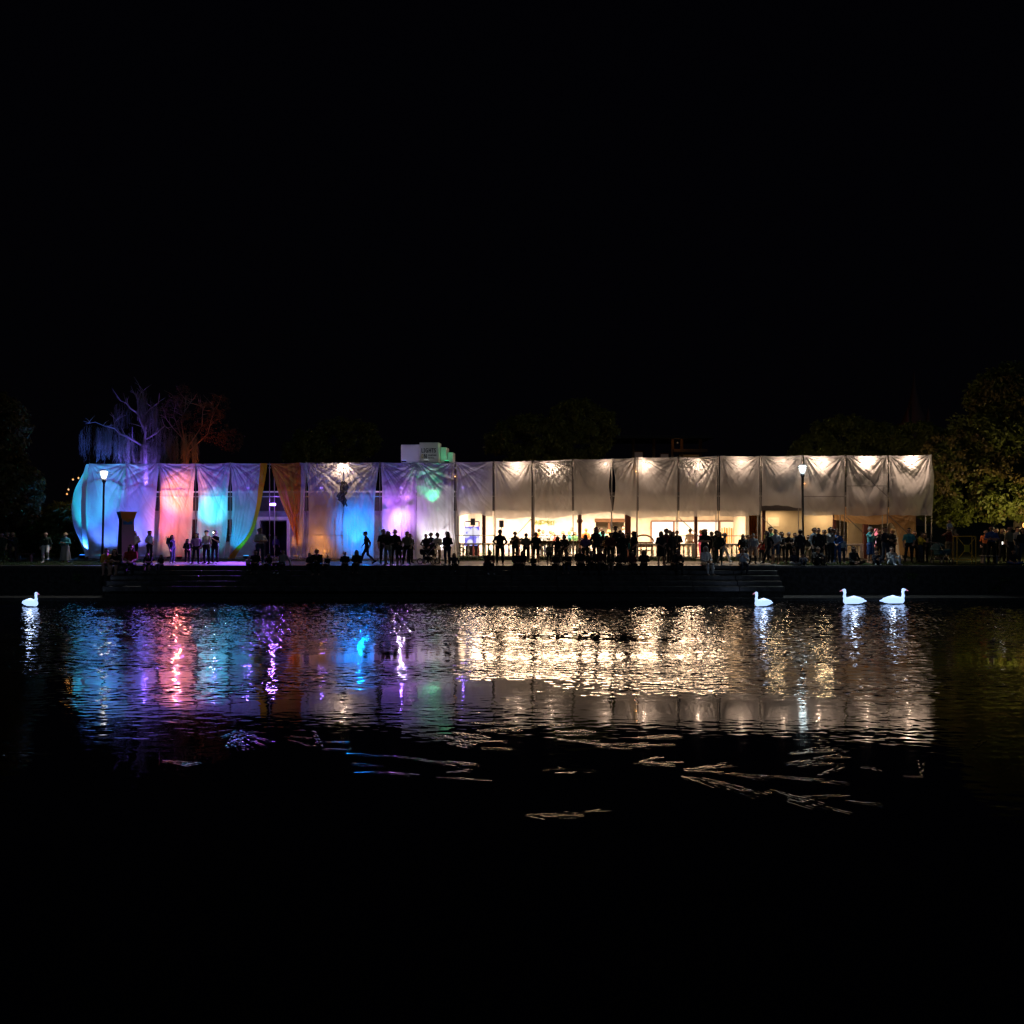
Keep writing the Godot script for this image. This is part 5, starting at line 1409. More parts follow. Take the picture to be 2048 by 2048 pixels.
func scatter(called: String, m: Mesh, parent: Node3D, lobes: Array, count: int, lo := 0.8, hi := 1.25, hang := false) -> MeshInstance3D:
	# lobes: Vector3 centre, Vector3 radii; clumps sit mostly in the outer shell, thinned by noise so that gaps stay open
	var xs := []
	var tries := 0
	while xs.size() < count and tries < count * 12:
		tries += 1
		var l: Array = lobes[rng.randi_range(0, lobes.size() - 1)]
		var d := Vector3(rr(-1, 1), rr(-1, 1), rr(-1, 1))
		if d.length() > 1.0 or d.length() < 0.05:
			continue
		d = d.normalized() * pow(d.length(), 0.45)
		var p: Vector3 = l[0] + d * l[1]
		if nz.get_noise_3d(p.x * 0.7, p.y * 0.8, p.z * 0.7) < -0.12:
			continue
		var b := Basis(Vector3.UP, rr(0, TAU))
		if not hang:
			b = b * Basis(Vector3.RIGHT, rr(-0.7, 0.7))
		xs.append(Transform3D(b.scaled(Vector3.ONE * rr(lo, hi)), p))
	var a := m.surface_get_arrays(0)
	var mv: PackedVector3Array = a[Mesh.ARRAY_VERTEX]
	var mn: PackedVector3Array = a[Mesh.ARRAY_NORMAL]
	var mi: PackedInt32Array = a[Mesh.ARRAY_INDEX]
	var g := G.new()
	for x in xs:
		var xf: Transform3D = x
		var base := g.v.size()
		g.v.append_array(xf * mv)
		g.n.append_array(Transform3D(xf.basis.orthonormalized(), Vector3.ZERO) * mn)
		for t in mi:
			g.i.append(t + base)
	return part(called, g.mesh(m.surface_get_material(0)), parent)

func twigs(g: G, q: Array, n: int) -> void:
	for k in n:
		var t := rr(0.25, 1.0) * (q.size() - 1)
		var i := mini(int(t), q.size() - 2)
		var p: Vector3 = (q[i] as Vector3).lerp(q[i + 1], t - i)
		var d := Vector3(rr(-1, 1), rr(0.1, 1.0), rr(-0.5, 0.5)).normalized()
		var L := rr(0.4, 1.0)
		limb(g, [p, p + d * L * 0.5 + Vector3(0, rr(-0.05, 0.1), 0), p + d * L], 0.020, 0.006)

func leafy_tree(called: String, label: String, p: Vector3, trunk_h: float, r: float, lobes: Array, count: int, m: Mesh, group := "") -> Node3D:
	var o := thing(called, label, "tree", at(p), group)
	var g := G.new()
	limb(g, [Vector3.ZERO, Vector3(0.05, trunk_h * 0.5, 0), Vector3(-0.05, trunk_h, 0.05)], r, r * 0.7)
	for l in lobes:
		var c: Vector3 = l[0]
		limb(g, [Vector3(-0.05, trunk_h * 0.8, 0.05), c * 0.5 + Vector3(0, trunk_h * 0.5, 0), c], r * 0.5, r * 0.12)
	part("trunk", g.mesh(MT.bark), o)
	scatter("crown", m, o, lobes, count)
	return o

func trees() -> void:
	var clump := leaf_cluster(MT.leaf, 18, Vector3(0.24, 0.15, 0.24), 0.20)
	var clump_b := leaf_cluster(MT.leaf_b, 16, Vector3(0.22, 0.15, 0.22), 0.19)
	# big broad tree at the right edge
	var T := leafy_tree("broad_tree", "tall broad-leaved tree with warm olive crown at the right edge", Vector3(29.068, 3.124, -9.000), 2.6, 0.26, [
		[Vector3(28.953, 10.607, -9.000) - Vector3(29.068, 3.124, -9.000), Vector3(2.6, 2.2, 2.2)], [Vector3(27.566, 8.269, -8.500) - Vector3(29.068, 3.124, -9.000), Vector3(2.8, 1.9, 2.2)], [Vector3(30.392, 8.880, -9.000) - Vector3(29.068, 3.124, -9.000), Vector3(2.4, 2.6, 2.4)],
		[Vector3(25.711, 6.557, -8.500) - Vector3(29.068, 3.124, -9.000), Vector3(2.4, 1.7, 2.0)], [Vector3(24.291, 5.858, -9.000) - Vector3(29.068, 3.124, -9.000), Vector3(1.5, 1.9, 1.6)], [Vector3(27.331, 5.263, -8.000) - Vector3(29.068, 3.124, -9.000), Vector3(3.0, 1.6, 1.8)], [Vector3(25.356, 4.563, -9.000) - Vector3(29.068, 3.124, -9.000), Vector3(1.8, 1.1, 1.6)], [Vector3(30.392, 5.714, -9.000) - Vector3(29.068, 3.124, -9.000), Vector3(2.2, 2.0, 2.0)]], 5200, clump)
	scatter("crown", clump_b, T, [[Vector3(25.350, 6.820, -8.000) - Vector3(29.068, 3.124, -9.000), Vector3(2.4, 2.0, 2.0)], [Vector3(27.614, 5.971, -8.000) - Vector3(29.068, 3.124, -9.000), Vector3(3.0, 2.2, 2.0)], [Vector3(28.422, 9.981, -8.500) - Vector3(29.068, 3.124, -9.000), Vector3(2.4, 2.4, 2.0)]], 1100)
	# dim trees behind the right bays
	leafy_tree("dim_tree", "dim tree showing just above the sheets, behind the right street lamp", Vector3(22.423, 3.629, -18.000), 3.0, 0.22, [[Vector3(22.092, 8.605, -18.000) - Vector3(22.423, 3.629, -18.000), Vector3(2.6, 1.9, 2.0)], [Vector3(24.414, 8.439, -18.000) - Vector3(22.423, 3.629, -18.000), Vector3(2.0, 1.6, 1.8)], [Vector3(20.433, 8.107, -18.000) - Vector3(22.423, 3.629, -18.000), Vector3(1.8, 1.2, 1.6)]], 1700, clump, "dim trees behind the pavilion")
	leafy_tree("dim_tree", "dim small tree left of the broad tree at the sheets' right end", Vector3(26.190, 3.653, -15.000), 2.4, 0.2, [[Vector3(25.810, 8.726, -15.000) - Vector3(26.190, 3.653, -15.000), Vector3(1.6, 1.1, 1.4)], [Vector3(26.666, 8.092, -15.000) - Vector3(26.190, 3.653, -15.000), Vector3(1.7, 1.4, 1.4)]], 900, clump, "dim trees behind the pavilion")
	leafy_tree("dim_tree", "dark tree barely showing between the sign boxes and the far house", Vector3(2.021, 3.582, -24.000), 3.4, 0.25, [[Vector3(1.300, 9.358, -24.000) - Vector3(2.021, 3.582, -24.000), Vector3(3.2, 1.8, 2.0)], [Vector3(4.909, 10.080, -24.000) - Vector3(2.021, 3.582, -24.000), Vector3(2.6, 2.2, 2.0)]], 1100, clump, "dim trees behind the pavilion")
	leafy_tree("dim_tree", "dark tree barely showing left of the sign boxes", Vector3(-11.696, 3.582, -24.000), 3.4, 0.25, [[Vector3(-12.057, 9.358, -24.000) - Vector3(-11.696, 3.582, -24.000), Vector3(2.6, 1.6, 2.0)], [Vector3(-14.583, 8.636, -24.000) - Vector3(-11.696, 3.582, -24.000), Vector3(1.8, 1.4, 2.0)]], 700, clump, "dim trees behind the pavilion")
	# left edge
	var E := leafy_tree("edge_tree", "tall dark tree with amber-lit twigs at the left picture edge", Vector3(-28.802, 2.293, -8.000), 2.4, 0.22, [[Vector3(-28.689, 8.517, -8.000) - Vector3(-28.802, 2.293, -8.000), Vector3(1.3, 2.2, 1.6)], [Vector3(-29.538, 6.254, -8.000) - Vector3(-28.802, 2.293, -8.000), Vector3(2.0, 2.2, 1.8)], [Vector3(-27.880, 5.254, -7.500) - Vector3(-28.802, 2.293, -8.000), Vector3(1.5, 1.8, 1.5)], [Vector3(-28.830, 9.649, -8.000) - Vector3(-28.802, 2.293, -8.000), Vector3(0.5, 1.2, 0.6)]], 1700, clump_b)
	for r in [[Vector3(-27.922, 2.521, -10.000), 1.2, 2.2, 420, "dark shrub left of the man in white trousers"], [Vector3(-26.693, 2.521, -10.000), 1.4, 2.4, 520, "dark violet-tinged shrub behind the woman in teal"], [Vector3(-26.007, 2.494, -11.000), 1.2, 2.7, 480, "dark shrub hung with amber bulbs beside the ballooning sheet"]]:
		var o := thing("dark_shrub", r[4], "shrub", at(Vector3(r[0].x, 1.5, r[0].z)), "dark shrubs at the left")
		var g := G.new()
		for k in 5:
			limb(g, [Vector3(0, 0, 0), Vector3(rr(-0.4, 0.4), r[2] * 0.5, rr(-0.3, 0.3)), Vector3(rr(-0.9, 0.9), r[2], rr(-0.6, 0.6))], 0.05, 0.012)
		part("stems", g.mesh(MT.bark), o)
		scatter("foliage", clump, o, [[Vector3(0, r[2] * 0.65, 0), Vector3(r[1], r[2] * 0.62, 1.0)], [Vector3(0.4, r[2] * 0.9, 0), Vector3(r[1] * 0.6, r[2] * 0.4, 0.8)]], r[3])
	# amber bulbs in the shrub
	var k := 0
	for p in [Vector3(-25.526, 6.050, -9.600), Vector3(-25.206, 6.137, -9.600), Vector3(-24.945, 6.079, -9.600), Vector3(-25.875, 5.207, -9.600), Vector3(-25.788, 5.468, -9.600)]:
		var o := thing("amber_bulb", ["left bulb of the amber row at the ballooning sheet's shoulder", "middle bulb of the amber row at the ballooning sheet's shoulder", "brightest yellow bulb touching the ballooning sheet's edge", "lower of two amber bulbs in the dark shrub", "upper small red-amber bulb in the dark shrub"][k], "light bulb", at(p), "amber bulbs in the left shrubs")
		part("bulb", G.new().lathe([Vector2(0, -0.07), Vector2(0.06, 0), Vector2(0, 0.07)], 10).mesh(glow(Color(1.0, 0.42, 0.06) if k != 2 else Color(1.0, 0.65, 0.10), 1.1)), o)
		part("cord", G.new().tube([Vector3(0, 0.06, 0), Vector3(0.05, 0.5, -0.1)], 0.008, 5).mesh(MT.black), o)
		omni(o, Vector3(0, 0, 0), Color(1.0, 0.45, 0.1), 0.05, 0.05)
		k += 1
	# willow lit violet from the pavilion roof
	var wp := Vector3(-22.915, 3.660, -14.000)
	var W := thing("weeping_willow", "weeping willow with bare pale limbs lit violet and blue above the left sheets", "tree", at(Vector3(wp.x, 1.5, wp.z)))
	var base := Vector3(wp.x, 1.5, wp.z)
	var wg := G.new()
	limb(wg, [base - base, Vector3(-22.946, 6.158, -14.000) - base, Vector3(-22.978, 8.343, -14.000) - base], 0.24, 0.16)
	for l in [[[Vector3(-22.978, 8.281, -14.000), Vector3(-22.884, 9.093, -14.000), Vector3(-23.155, 9.886, -13.800), Vector3(-23.274, 10.312, -13.700)], 0.13, 0.09], [[Vector3(-23.274, 10.312, -13.700), Vector3(-23.603, 10.541, -13.500), Vector3(-23.876, 10.902, -13.400), Vector3(-24.208, 11.046, -13.300)], 0.08, 0.025], [[Vector3(-22.884, 9.093, -14.000), Vector3(-23.049, 9.609, -14.200), Vector3(-23.242, 9.994, -14.300)], 0.09, 0.05], [[Vector3(-23.243, 10.312, -13.700), Vector3(-23.347, 10.955, -13.900), Vector3(-23.196, 11.590, -14.000), Vector3(-23.102, 11.840, -14.000)], 0.07, 0.02], [[Vector3(-23.285, 10.768, -13.900), Vector3(-23.373, 11.287, -13.800), Vector3(-23.429, 11.524, -13.700)], 0.04, 0.015], [[Vector3(-23.242, 9.994, -14.300), Vector3(-22.709, 10.621, -14.300), Vector3(-22.144, 10.998, -14.300)], 0.05, 0.015],
			[[Vector3(-23.009, 8.250, -14.000), Vector3(-23.404, 8.517, -13.800), Vector3(-23.858, 8.845, -13.600), Vector3(-24.285, 8.992, -13.500), Vector3(-24.556, 9.325, -13.400)], 0.10, 0.05], [[Vector3(-24.556, 9.325, -13.400), Vector3(-25.135, 9.471, -13.300), Vector3(-25.712, 9.709, -13.200), Vector3(-26.225, 9.577, -13.100)], 0.045, 0.014], [[Vector3(-24.556, 9.325, -13.400), Vector3(-24.657, 9.705, -13.500), Vector3(-24.447, 9.931, -13.600)], 0.03, 0.012], [[Vector3(-22.946, 8.656, -14.000), Vector3(-22.360, 9.045, -14.200), Vector3(-21.734, 9.547, -14.200), Vector3(-21.421, 9.296, -14.200)], 0.07, 0.02]]:
		var q := []
		for p in l[0]:
			q.append(p - base)
		limb(wg, q, l[1] * 0.72, l[2] * 0.7)
		twigs(wg, q, 5)
	part("trunk", wg.mesh(mat(0.30, 0.27, 0.23, 0.85)), W)
	var strand := G.new()
	for s in 26:
		var y := -s * 0.05
		for e in [-1.0, 1.0]:
			var c := Vector3(0.03 * sin(s * 0.5), y, 0.02 * cos(s * 0.7))
			var d := Vector3(e * 0.045, -0.05, rr(-0.03, 0.03))
			var q := strand.v.size()
			var nn := Vector3(rr(-0.4, 0.4), 0.3, 1).normalized()
			strand.vert(c, nn); strand.vert(c + d * 0.5 + Vector3(0.008, 0.01, 0), nn); strand.vert(c + d, nn); strand.vert(c + d * 0.5 - Vector3(0.008, 0.01, 0), nn)
			strand.tri(q, q + 1, q + 2)
			strand.tri(q, q + 2, q + 3)
	var sm := strand.mesh(MT.willow)
	var lobes := []
	for r in [[182, 868, 0.7, 0.6], [205, 868, 0.6, 0.5], [228, 862, 0.6, 0.6], [250, 880, 0.7, 0.5], [300, 815, 0.5, 0.5], [312, 825, 0.5, 0.6], [335, 868, 0.8, 0.7], [305, 885, 0.9, 0.6], [275, 880, 0.8, 0.6], [355, 885, 0.7, 0.6], [380, 880, 0.5, 0.6], [245, 815, 0.5, 0.3], [290, 795, 0.4, 0.5], [292, 900, 1.2, 0.5], [330, 905, 0.8, 0.4]]:
		lobes.append([Vector3((r[0] - 1024) * 64.0 / 2050.0, 4.16 - (r[1] - 1024) * 64.0 / 2050.0, -14.0) - base, Vector3(r[2], r[3], 0.8)])
	scatter("crown", sm, W, lobes, 1300, 0.7, 1.2, true)
	# bare tree right of it, lit red-brown
	var bp := Vector3(-20.673, 3.653, -15.000)
	var B := thing("bare_tree", "sparse tree with thin reddish upright limbs right of the violet willow", "tree", at(Vector3(bp.x, 1.5, bp.z)))
	base = Vector3(bp.x, 1.5, bp.z)
	var bg := G.new()
	limb(bg, [base - base, Vector3(-20.673, 6.189, -15.000) - base, Vector3(-20.737, 8.409, -15.000) - base], 0.15, 0.10)
	for l in [[[Vector3(-20.737, 8.345, -15.000), Vector3(-20.990, 9.931, -15.000), Vector3(-20.737, 10.628, -15.000), Vector3(-20.705, 11.580, -15.000)], 0.08, 0.02], [[Vector3(-20.737, 8.345, -15.000), Vector3(-21.276, 9.804, -15.000), Vector3(-21.434, 10.311, -15.000), Vector3(-21.307, 11.104, -15.000), Vector3(-21.180, 11.453, -15.000)], 0.06, 0.015], [[Vector3(-20.800, 8.726, -15.000), Vector3(-21.529, 9.519, -15.000), Vector3(-21.910, 10.058, -15.000), Vector3(-22.068, 10.565, -15.000), Vector3(-22.259, 10.882, -15.000)], 0.05, 0.014], [[Vector3(-20.673, 8.092, -15.000), Vector3(-19.659, 9.614, -15.000), Vector3(-19.595, 10.692, -15.000), Vector3(-19.278, 10.977, -15.000)], 0.06, 0.015], [[Vector3(-19.595, 10.692, -15.000), Vector3(-19.849, 10.977, -15.000)], 0.025, 0.012], [[Vector3(-20.546, 7.933, -15.000), Vector3(-19.278, 9.106, -15.000), Vector3(-19.024, 10.058, -15.000), Vector3(-18.739, 10.787, -15.000), Vector3(-18.390, 11.580, -15.000)], 0.06, 0.012], [[Vector3(-19.024, 10.058, -15.000), Vector3(-18.929, 10.628, -15.000), Vector3(-18.993, 11.009, -15.000)], 0.025, 0.012], [[Vector3(-20.737, 10.628, -15.000), Vector3(-20.356, 11.136, -15.000), Vector3(-20.102, 11.389, -15.000)], 0.025, 0.01], [[Vector3(-20.863, 10.311, -15.000), Vector3(-21.117, 10.882, -15.000)], 0.02, 0.01]]:
		var q := []
		for p in l[0]:
			q.append(p - base)
		limb(bg, q, l[1] * 0.62, l[2] * 0.7)
		twigs(bg, q, 6)
	part("trunk", bg.mesh(mat(0.28, 0.20, 0.15, 0.9)), B)
	lobes = []
	for r in [[365, 790, 0.9, 0.7], [345, 815, 0.6, 0.6], [400, 830, 0.9, 0.8], [440, 815, 0.7, 0.8], [430, 860, 1.1, 0.9], [460, 880, 0.8, 0.7], [375, 850, 0.7, 0.8]]:
		lobes.append([Vector3((r[0] - 1024) * 65.0 / 2050.0, 4.16 - (r[1] - 1024) * 65.0 / 2050.0, -15.0) - base, Vector3(r[2], r[3], 0.8)])
	scatter("crown", leaf_cluster(mat(0.10, 0.05, 0.03, 0.7), 7, Vector3(0.2, 0.16, 0.2), 0.10), B, lobes, 520)
	# roof floodlights that wash the two trees
	for r in [[Vector3(0.278, 3.66, -7.6), Vector3(-23.789, 9.748, -14.000), Color(0.20, 0.10, 1.0), 60.0, "violet roof floodlight aimed up at the weeping willow"], [Vector3(-1.314, 3.66, -7.6), Vector3(-25.725, 9.280, -14.000), Color(0.06, 0.14, 1.0), 60.0, "blue roof floodlight aimed at the willow's drooping left limb"], [Vector3(3.445, 3.66, -7.6), Vector3(-20.102, 10.787, -15.000), Color(1.0, 0.16, 0.05), 7.0, "red roof floodlight aimed up at the sparse tree"]]:
		var p: Vector3 = PV * (r[0] as Vector3)
		var o := thing("roof_floodlight", r[4], "floodlight", at(p), "floodlights on the roof aimed at the trees")
		part("housing", G.new().cbox(Vector3(0, 0.10, 0), Vector3(0.28, 0.16, 0.2), 0.015).mesh(MT.black), o)
		part("lens", G.new().cbox(Vector3(0, 0.19, 0), Vector3(0.24, 0.02, 0.16), 0.004).mesh(glow(r[2], 1.5)), o)
		spot(o, Vector3(0, 0.24, 0), r[1] - p, r[2], r[3], 40, 0.06, 0.8)

# ---------------------------------------------------------------- far house, church spire, sign boxes
func background() -> void:
	var hp := Vector3(16.151, 3.301, -60.000)
	var h := thing("far_house", "dim brown house with deep eaves behind the trees, right of the picture middle", "house", at(Vector3(hp.x, 1.5, hp.z)))
	var wm := mat(0.20, 0.11, 0.05, 0.85)
	part("wall", G.new().box(Vector3(0, 4.2, -3), Vector3(9.0, 8.4, 6)).mesh(wm), h)
	part("roof", G.new().cbox(Vector3(0, 10.6, -2.6), Vector3(10.4, 0.35, 8.4), 0.04).mesh(MT.fascia), h)
	part("eaves_board", G.new().cbox(Vector3(2.9, 9.2, 0.5), Vector3(3.6, 0.35, 0.5), 0.03).mesh(mat(0.24, 0.12, 0.045, 0.8)), h)
	for x in [-3.2, -1.0, 1.0, 2.0, 4.0]:
		part("column", G.new().cbox(Vector3(x, 9.4, 0.4), Vector3(0.3, 2.1, 0.3), 0.03).mesh(wm), h)
	for r in [[0.2, 8.0, 0.8, 0.5], [2.9, 7.4, 2.2, 1.6], [-2.6, 7.4, 0.9, 2.2]]:
		var f := part("window", G.new().cbox(Vector3.ZERO, Vector3(r[2] + 0.2, r[3] + 0.2, 0.12), 0.02).mesh(mat(0.12, 0.06, 0.03, 0.8)), h, at(Vector3(r[0], r[1] + 0.6, 0.06)))
		part("lit_pane", G.new().box(Vector3(0, 0, 0.07), Vector3(r[2], r[3], 0.02)).mesh(glow(Color(1.0, 0.42, 0.10), 0.022 if r[0] > 2 else 0.012)), f)
	var lp := part("porch_lamp", G.new().lathe([Vector2(0, -0.12), Vector2(0.12, 0), Vector2(0, 0.12)], 8).mesh(glow(Color(1.0, 0.5, 0.2), 0.05)), h, at(Vector3(1.4, 10.0, 1.3)))
	omni(lp, Vector3.ZERO, Color(1.0, 0.5, 0.18), 0.06, 0.1)
	# spire
	var sp := Vector3(78.439, 2.599, -150.000)
	var c := thing("church_spire", "far church spire faintly lit, above the trees at upper right", "church tower", at(Vector3(sp.x, 1.5, sp.z)))
	part("tower", G.new().box(Vector3(0, 10, 0), Vector3(5, 20, 5)).mesh(mat(0.20, 0.12, 0.09, 0.9)), c)
	part("spire", G.new().lathe([Vector2(2.6, 20), Vector2(1.3, 23), Vector2(0.5, 26.2), Vector2(0.25, 28), Vector2(0.0, 30.6)], 8).mesh(mat(0.10, 0.05, 0.04, 0.8)), c)
	for x in [-2.0, 2.0]:
		part("pinnacle", G.new().lathe([Vector2(0.5, 20), Vector2(0.3, 21.4), Vector2(0.0, 23)], 6, Vector3(x, 0, 2.0)).mesh(mat(0.10, 0.05, 0.04, 0.8)), c)
	part("floodlight", G.new().cbox(Vector3(-9, 17.5, 9), Vector3(0.5, 0.4, 0.4), 0.05).mesh(glow(Color(1.0, 0.45, 0.25), 0.05)), c)
	spot(c, Vector3(-9, 17.9, 9.3), Vector3(0, 25, 0), Color(1.0, 0.42, 0.28), 3.5, 30, 0.3, 0.8)
	# cloth boxes on the roof with the festival lettering
	var wb := -1.4
	var sg := thing("sign_boxes", "white cloth boxes above the sheets, one lettered LIGHTS, lit violet and green", "sign", pv(18.121, 5.269, -1.4))
	var u0 := 18.121
	var cl := mat(0.72, 0.72, 0.72, 0.85)
	var hgt := 1.12
	var lw := u0 - 17.097
	part("left_box", G.new().cbox(Vector3(-lw * 0.5 - 0.03, hgt * 0.5 - 0.04, -0.35), Vector3(lw, hgt - 0.10, 1.0), 0.02).mesh(cl), sg)
	var rw := 19.170 - u0
	var fb := part("lettered_box", G.new().cbox(Vector3(rw * 0.5 + 0.03, hgt * 0.5, 0.0), Vector3(rw, hgt, 1.1), 0.02).mesh(cl), sg)
	part("side_box", G.new().cbox(Vector3(rw + 0.22, hgt * 0.5 - 0.12, -0.5), Vector3(0.34, hgt - 0.24, 1.1), 0.02).mesh(cl), sg)
	part("end_box", G.new().cbox(Vector3(rw + 0.58, hgt * 0.5 - 0.25, -0.6), Vector3(0.30, hgt - 0.52, 1.0), 0.02).mesh(cl), sg)
	for x in [-lw + 0.1, 0.0, rw, rw + 0.6]:
		part("support", G.new().tube([Vector3(x, 0.02, -0.5), Vector3(x, -1.55, -0.5)], 0.025, 8).mesh(MT.steel), sg)
	part("deck", G.new().cbox(Vector3(0.2, -0.06, -0.1), Vector3(3.0, 0.06, 2.4), 0.01).mesh(MT.black), sg)
	var ink := mat(0.006, 0.012, 0.016, 0.7)
	var rows := [["LIGHTS", 0.08, 0.50, 0.33, ink, 0.72], ["O", 0.09, 0.20, 0.31, mat(0.50, 0.40, 0.02, 0.6), 0.5], ["N", 0.21, 0.20, 0.31, ink, 0.8], ["TO ART AND", 0.46, 0.37, 0.11, ink, 0.72], ["FESTIVAL", 0.46, 0.23, 0.11, ink, 0.72]]
	for r in rows:
		var tm := TextMesh.new()
		tm.text = r[0]
		var sf := SystemFont.new()
		sf.font_names = PackedStringArray(["Droid Sans"])
		sf.font_weight = 700
		tm.font = sf
		tm.font_size = 32
		tm.pixel_size = r[3] / 32.0 * 1.0
		tm.depth = 0.012
		tm.horizontal_alignment = HORIZONTAL_ALIGNMENT_LEFT
		tm.vertical_alignment = VERTICAL_ALIGNMENT_BOTTOM
		tm.material = r[4]
		part("lettering", tm, fb, Transform3D(Basis().scaled(Vector3(r[5], 1, 1)), Vector3(r[1] + 0.04, r[2] - 0.02, 0.556)))
	for r in [[Vector3(-0.7, 0.08, 1.25), Vector3(-0.7, 0.75, 0.15), Color(0.28, 0.30, 1.0), 0.36, "blue-violet lamp under the left sign box"], [Vector3(0.55, 0.08, 1.6), Vector3(0.6, 0.8, 0.55), Color(0.52, 0.58, 0.62), 0.20, "pale lamp under the lettered sign box"], [Vector3(1.55, 0.08, 0.75), Vector3(1.5, 0.7, 0.1), Color(0.05, 1.0, 0.42), 0.30, "green lamp under the right sign boxes"]]:
		var p: Vector3 = PV * (Vector3(u0, 5.269, -1.4) + (r[0] as Vector3))
		var o := thing("sign_lamp", r[4], "floodlight", at(p, PV.basis.get_euler().y), "lamps lighting the sign boxes")
		part("housing", G.new().cbox(Vector3(0, -0.02, 0), Vector3(0.26, 0.08, 0.14), 0.01).mesh(MT.black), o)
		part("lens", G.new().cbox(Vector3(0, 0.03, 0), Vector3(0.22, 0.02, 0.10), 0.004).mesh(glow(r[2], 1.5)), o)
		spot(o, Vector3(0, 0.06, 0), (r[1] as Vector3) - (r[0] as Vector3), r[2], r[3], 58, 0.05, 0.9)

# ---------------------------------------------------------------- things on the promenade
func street_lamp(foot: Vector3, head: Vector3, tint: Color, label: String, e: float) -> void:
	var o := thing("street_lamp", label, "street lamp", at(foot), "street lamps on the promenade")
	var hd := head - foot
	part("pole", G.new().tube([Vector3(0, 0.0, 0), Vector3(0, 0.9, 0) + Vector3(hd.x * 0.2, 0, 0), hd - Vector3(0, 0.42, 0)], [0.075, 0.055, 0.05], 12).mesh(MT.iron), o)
	part("base", G.new().lathe([Vector2(0.0, 0.0), Vector2(0.14, 0.0), Vector2(0.13, 0.25), Vector2(0.09, 0.34), Vector2(0.0, 0.34)], 12).mesh(MT.iron), o)
	part("collar", G.new().lathe([Vector2(0.05, -0.48), Vector2(0.10, -0.36), Vector2(0.11, -0.22), Vector2(0.0, -0.21)], 14, hd).mesh(MT.iron), o)
	part("glass_bowl", G.new().lathe([Vector2(0.0, -0.20), Vector2(0.10, -0.20), Vector2(0.15, -0.05), Vector2(0.20, 0.09), Vector2(0.19, 0.15), Vector2(0.11, 0.19), Vector2(0.0, 0.195)], 18, hd).mesh(glow(tint, 2.6)), o)
	part("brim", G.new().lathe([Vector2(0.205, 0.055), Vector2(0.37, 0.075), Vector2(0.37, 0.09), Vector2(0.23, 0.085)], 20, hd).mesh(mat(0.25, 0.27, 0.28, 0.4)), o)
	part("cap", G.new().lathe([Vector2(0.0, 0.235), Vector2(0.14, 0.225), Vector2(0.10, 0.26), Vector2(0.0, 0.275)], 14, hd).mesh(MT.iron), o)
	spot(o, hd - Vector3(0, 0.0, 0), hd + Vector3(0, -1.0, 0.60), tint, e, 52, 0.15, 0.25)

func wheel(o: Node3D, p: Vector3, r: float, turn := 0.0) -> void:
	var ring := []
	for k in 17:
		ring.append(Vector3(0, sin(TAU * k / 16.0) * r, cos(TAU * k / 16.0) * r))
	var w := part("wheel", G.new().tube(ring, 0.018, 6, false).mesh(MT.black), o, at(p, turn))
	var g := G.new()
	for k in 4:
		var a := PI * k / 4.0
		g.tube([Vector3(0, sin(a) * r, cos(a) * r), Vector3(0, -sin(a) * r, -cos(a) * r)], 0.005, 5)
	part("rim", g.mesh(mat(0.5, 0.5, 0.52, 0.3, 0.8)), w)

func pram(p: Vector3, turn: float, cloth: Material, label: String) -> void:
	var o := thing("pram", label, "pram", at(p, turn).scaled_local(Vector3.ONE * 1.12), "prams on the promenade")
	part("chassis", G.new().tube([Vector3(-0.22, 0.14, -0.3), Vector3(-0.22, 0.5, 0.1), Vector3(-0.22, 0.95, 0.5)], 0.014, 6).tube([Vector3(0.22, 0.14, -0.3), Vector3(0.22, 0.5, 0.1), Vector3(0.22, 0.95, 0.5)], 0.014, 6).tube([Vector3(-0.22, 0.14, 0.34), Vector3(-0.22, 0.55, -0.05)], 0.014, 6).tube([Vector3(0.22, 0.14, 0.34), Vector3(0.22, 0.55, -0.05)], 0.014, 6).mesh(MT.steel), o)
	part("handle", G.new().tube([Vector3(-0.22, 0.95, 0.5), Vector3(-0.1, 0.99, 0.53), Vector3(0.1, 0.99, 0.53), Vector3(0.22, 0.95, 0.5)], 0.017, 8).mesh(MT.black), o)
	part("seat", G.new().sheet(14, 18, func(s: float, t: float) -> Vector3:
		var a := lerpf(-1.9, 1.2, t)
		return Vector3(lerpf(-0.2, 0.2, s), 0.66 - 0.24 * cos(a * 0.9), 0.34 * sin(a * 0.85)), Vector3(0, 1, 0)).mesh(cloth), o)
	part("hood", G.new().sheet(16, 12, func(s: float, t: float) -> Vector3:
		var a := lerpf(0.1, 2.0, t)
		var b := lerpf(-1.45, 1.45, s)
		return Vector3(0.24 * sin(b), 0.62 + 0.36 * sin(a) * (0.55 + 0.45 * cos(b)), 0.24 - 0.0 + 0.30 * cos(a) * 0.9), Vector3(0, 1, 0)).mesh(cloth), o)
	part("bassinet", G.new().cbox(Vector3(0, 0.55, 0.0), Vector3(0.40, 0.26, 0.74), 0.06).mesh(cloth), o)
	part("basket", G.new().cbox(Vector3(0, 0.27, 0.05), Vector3(0.36, 0.14, 0.42), 0.02).mesh(MT.black), o)
	for x in [-0.25, 0.25]:
		wheel(o, Vector3(x, 0.14, -0.3), 0.12)
		wheel(o, Vector3(x, 0.14, 0.34), 0.12)

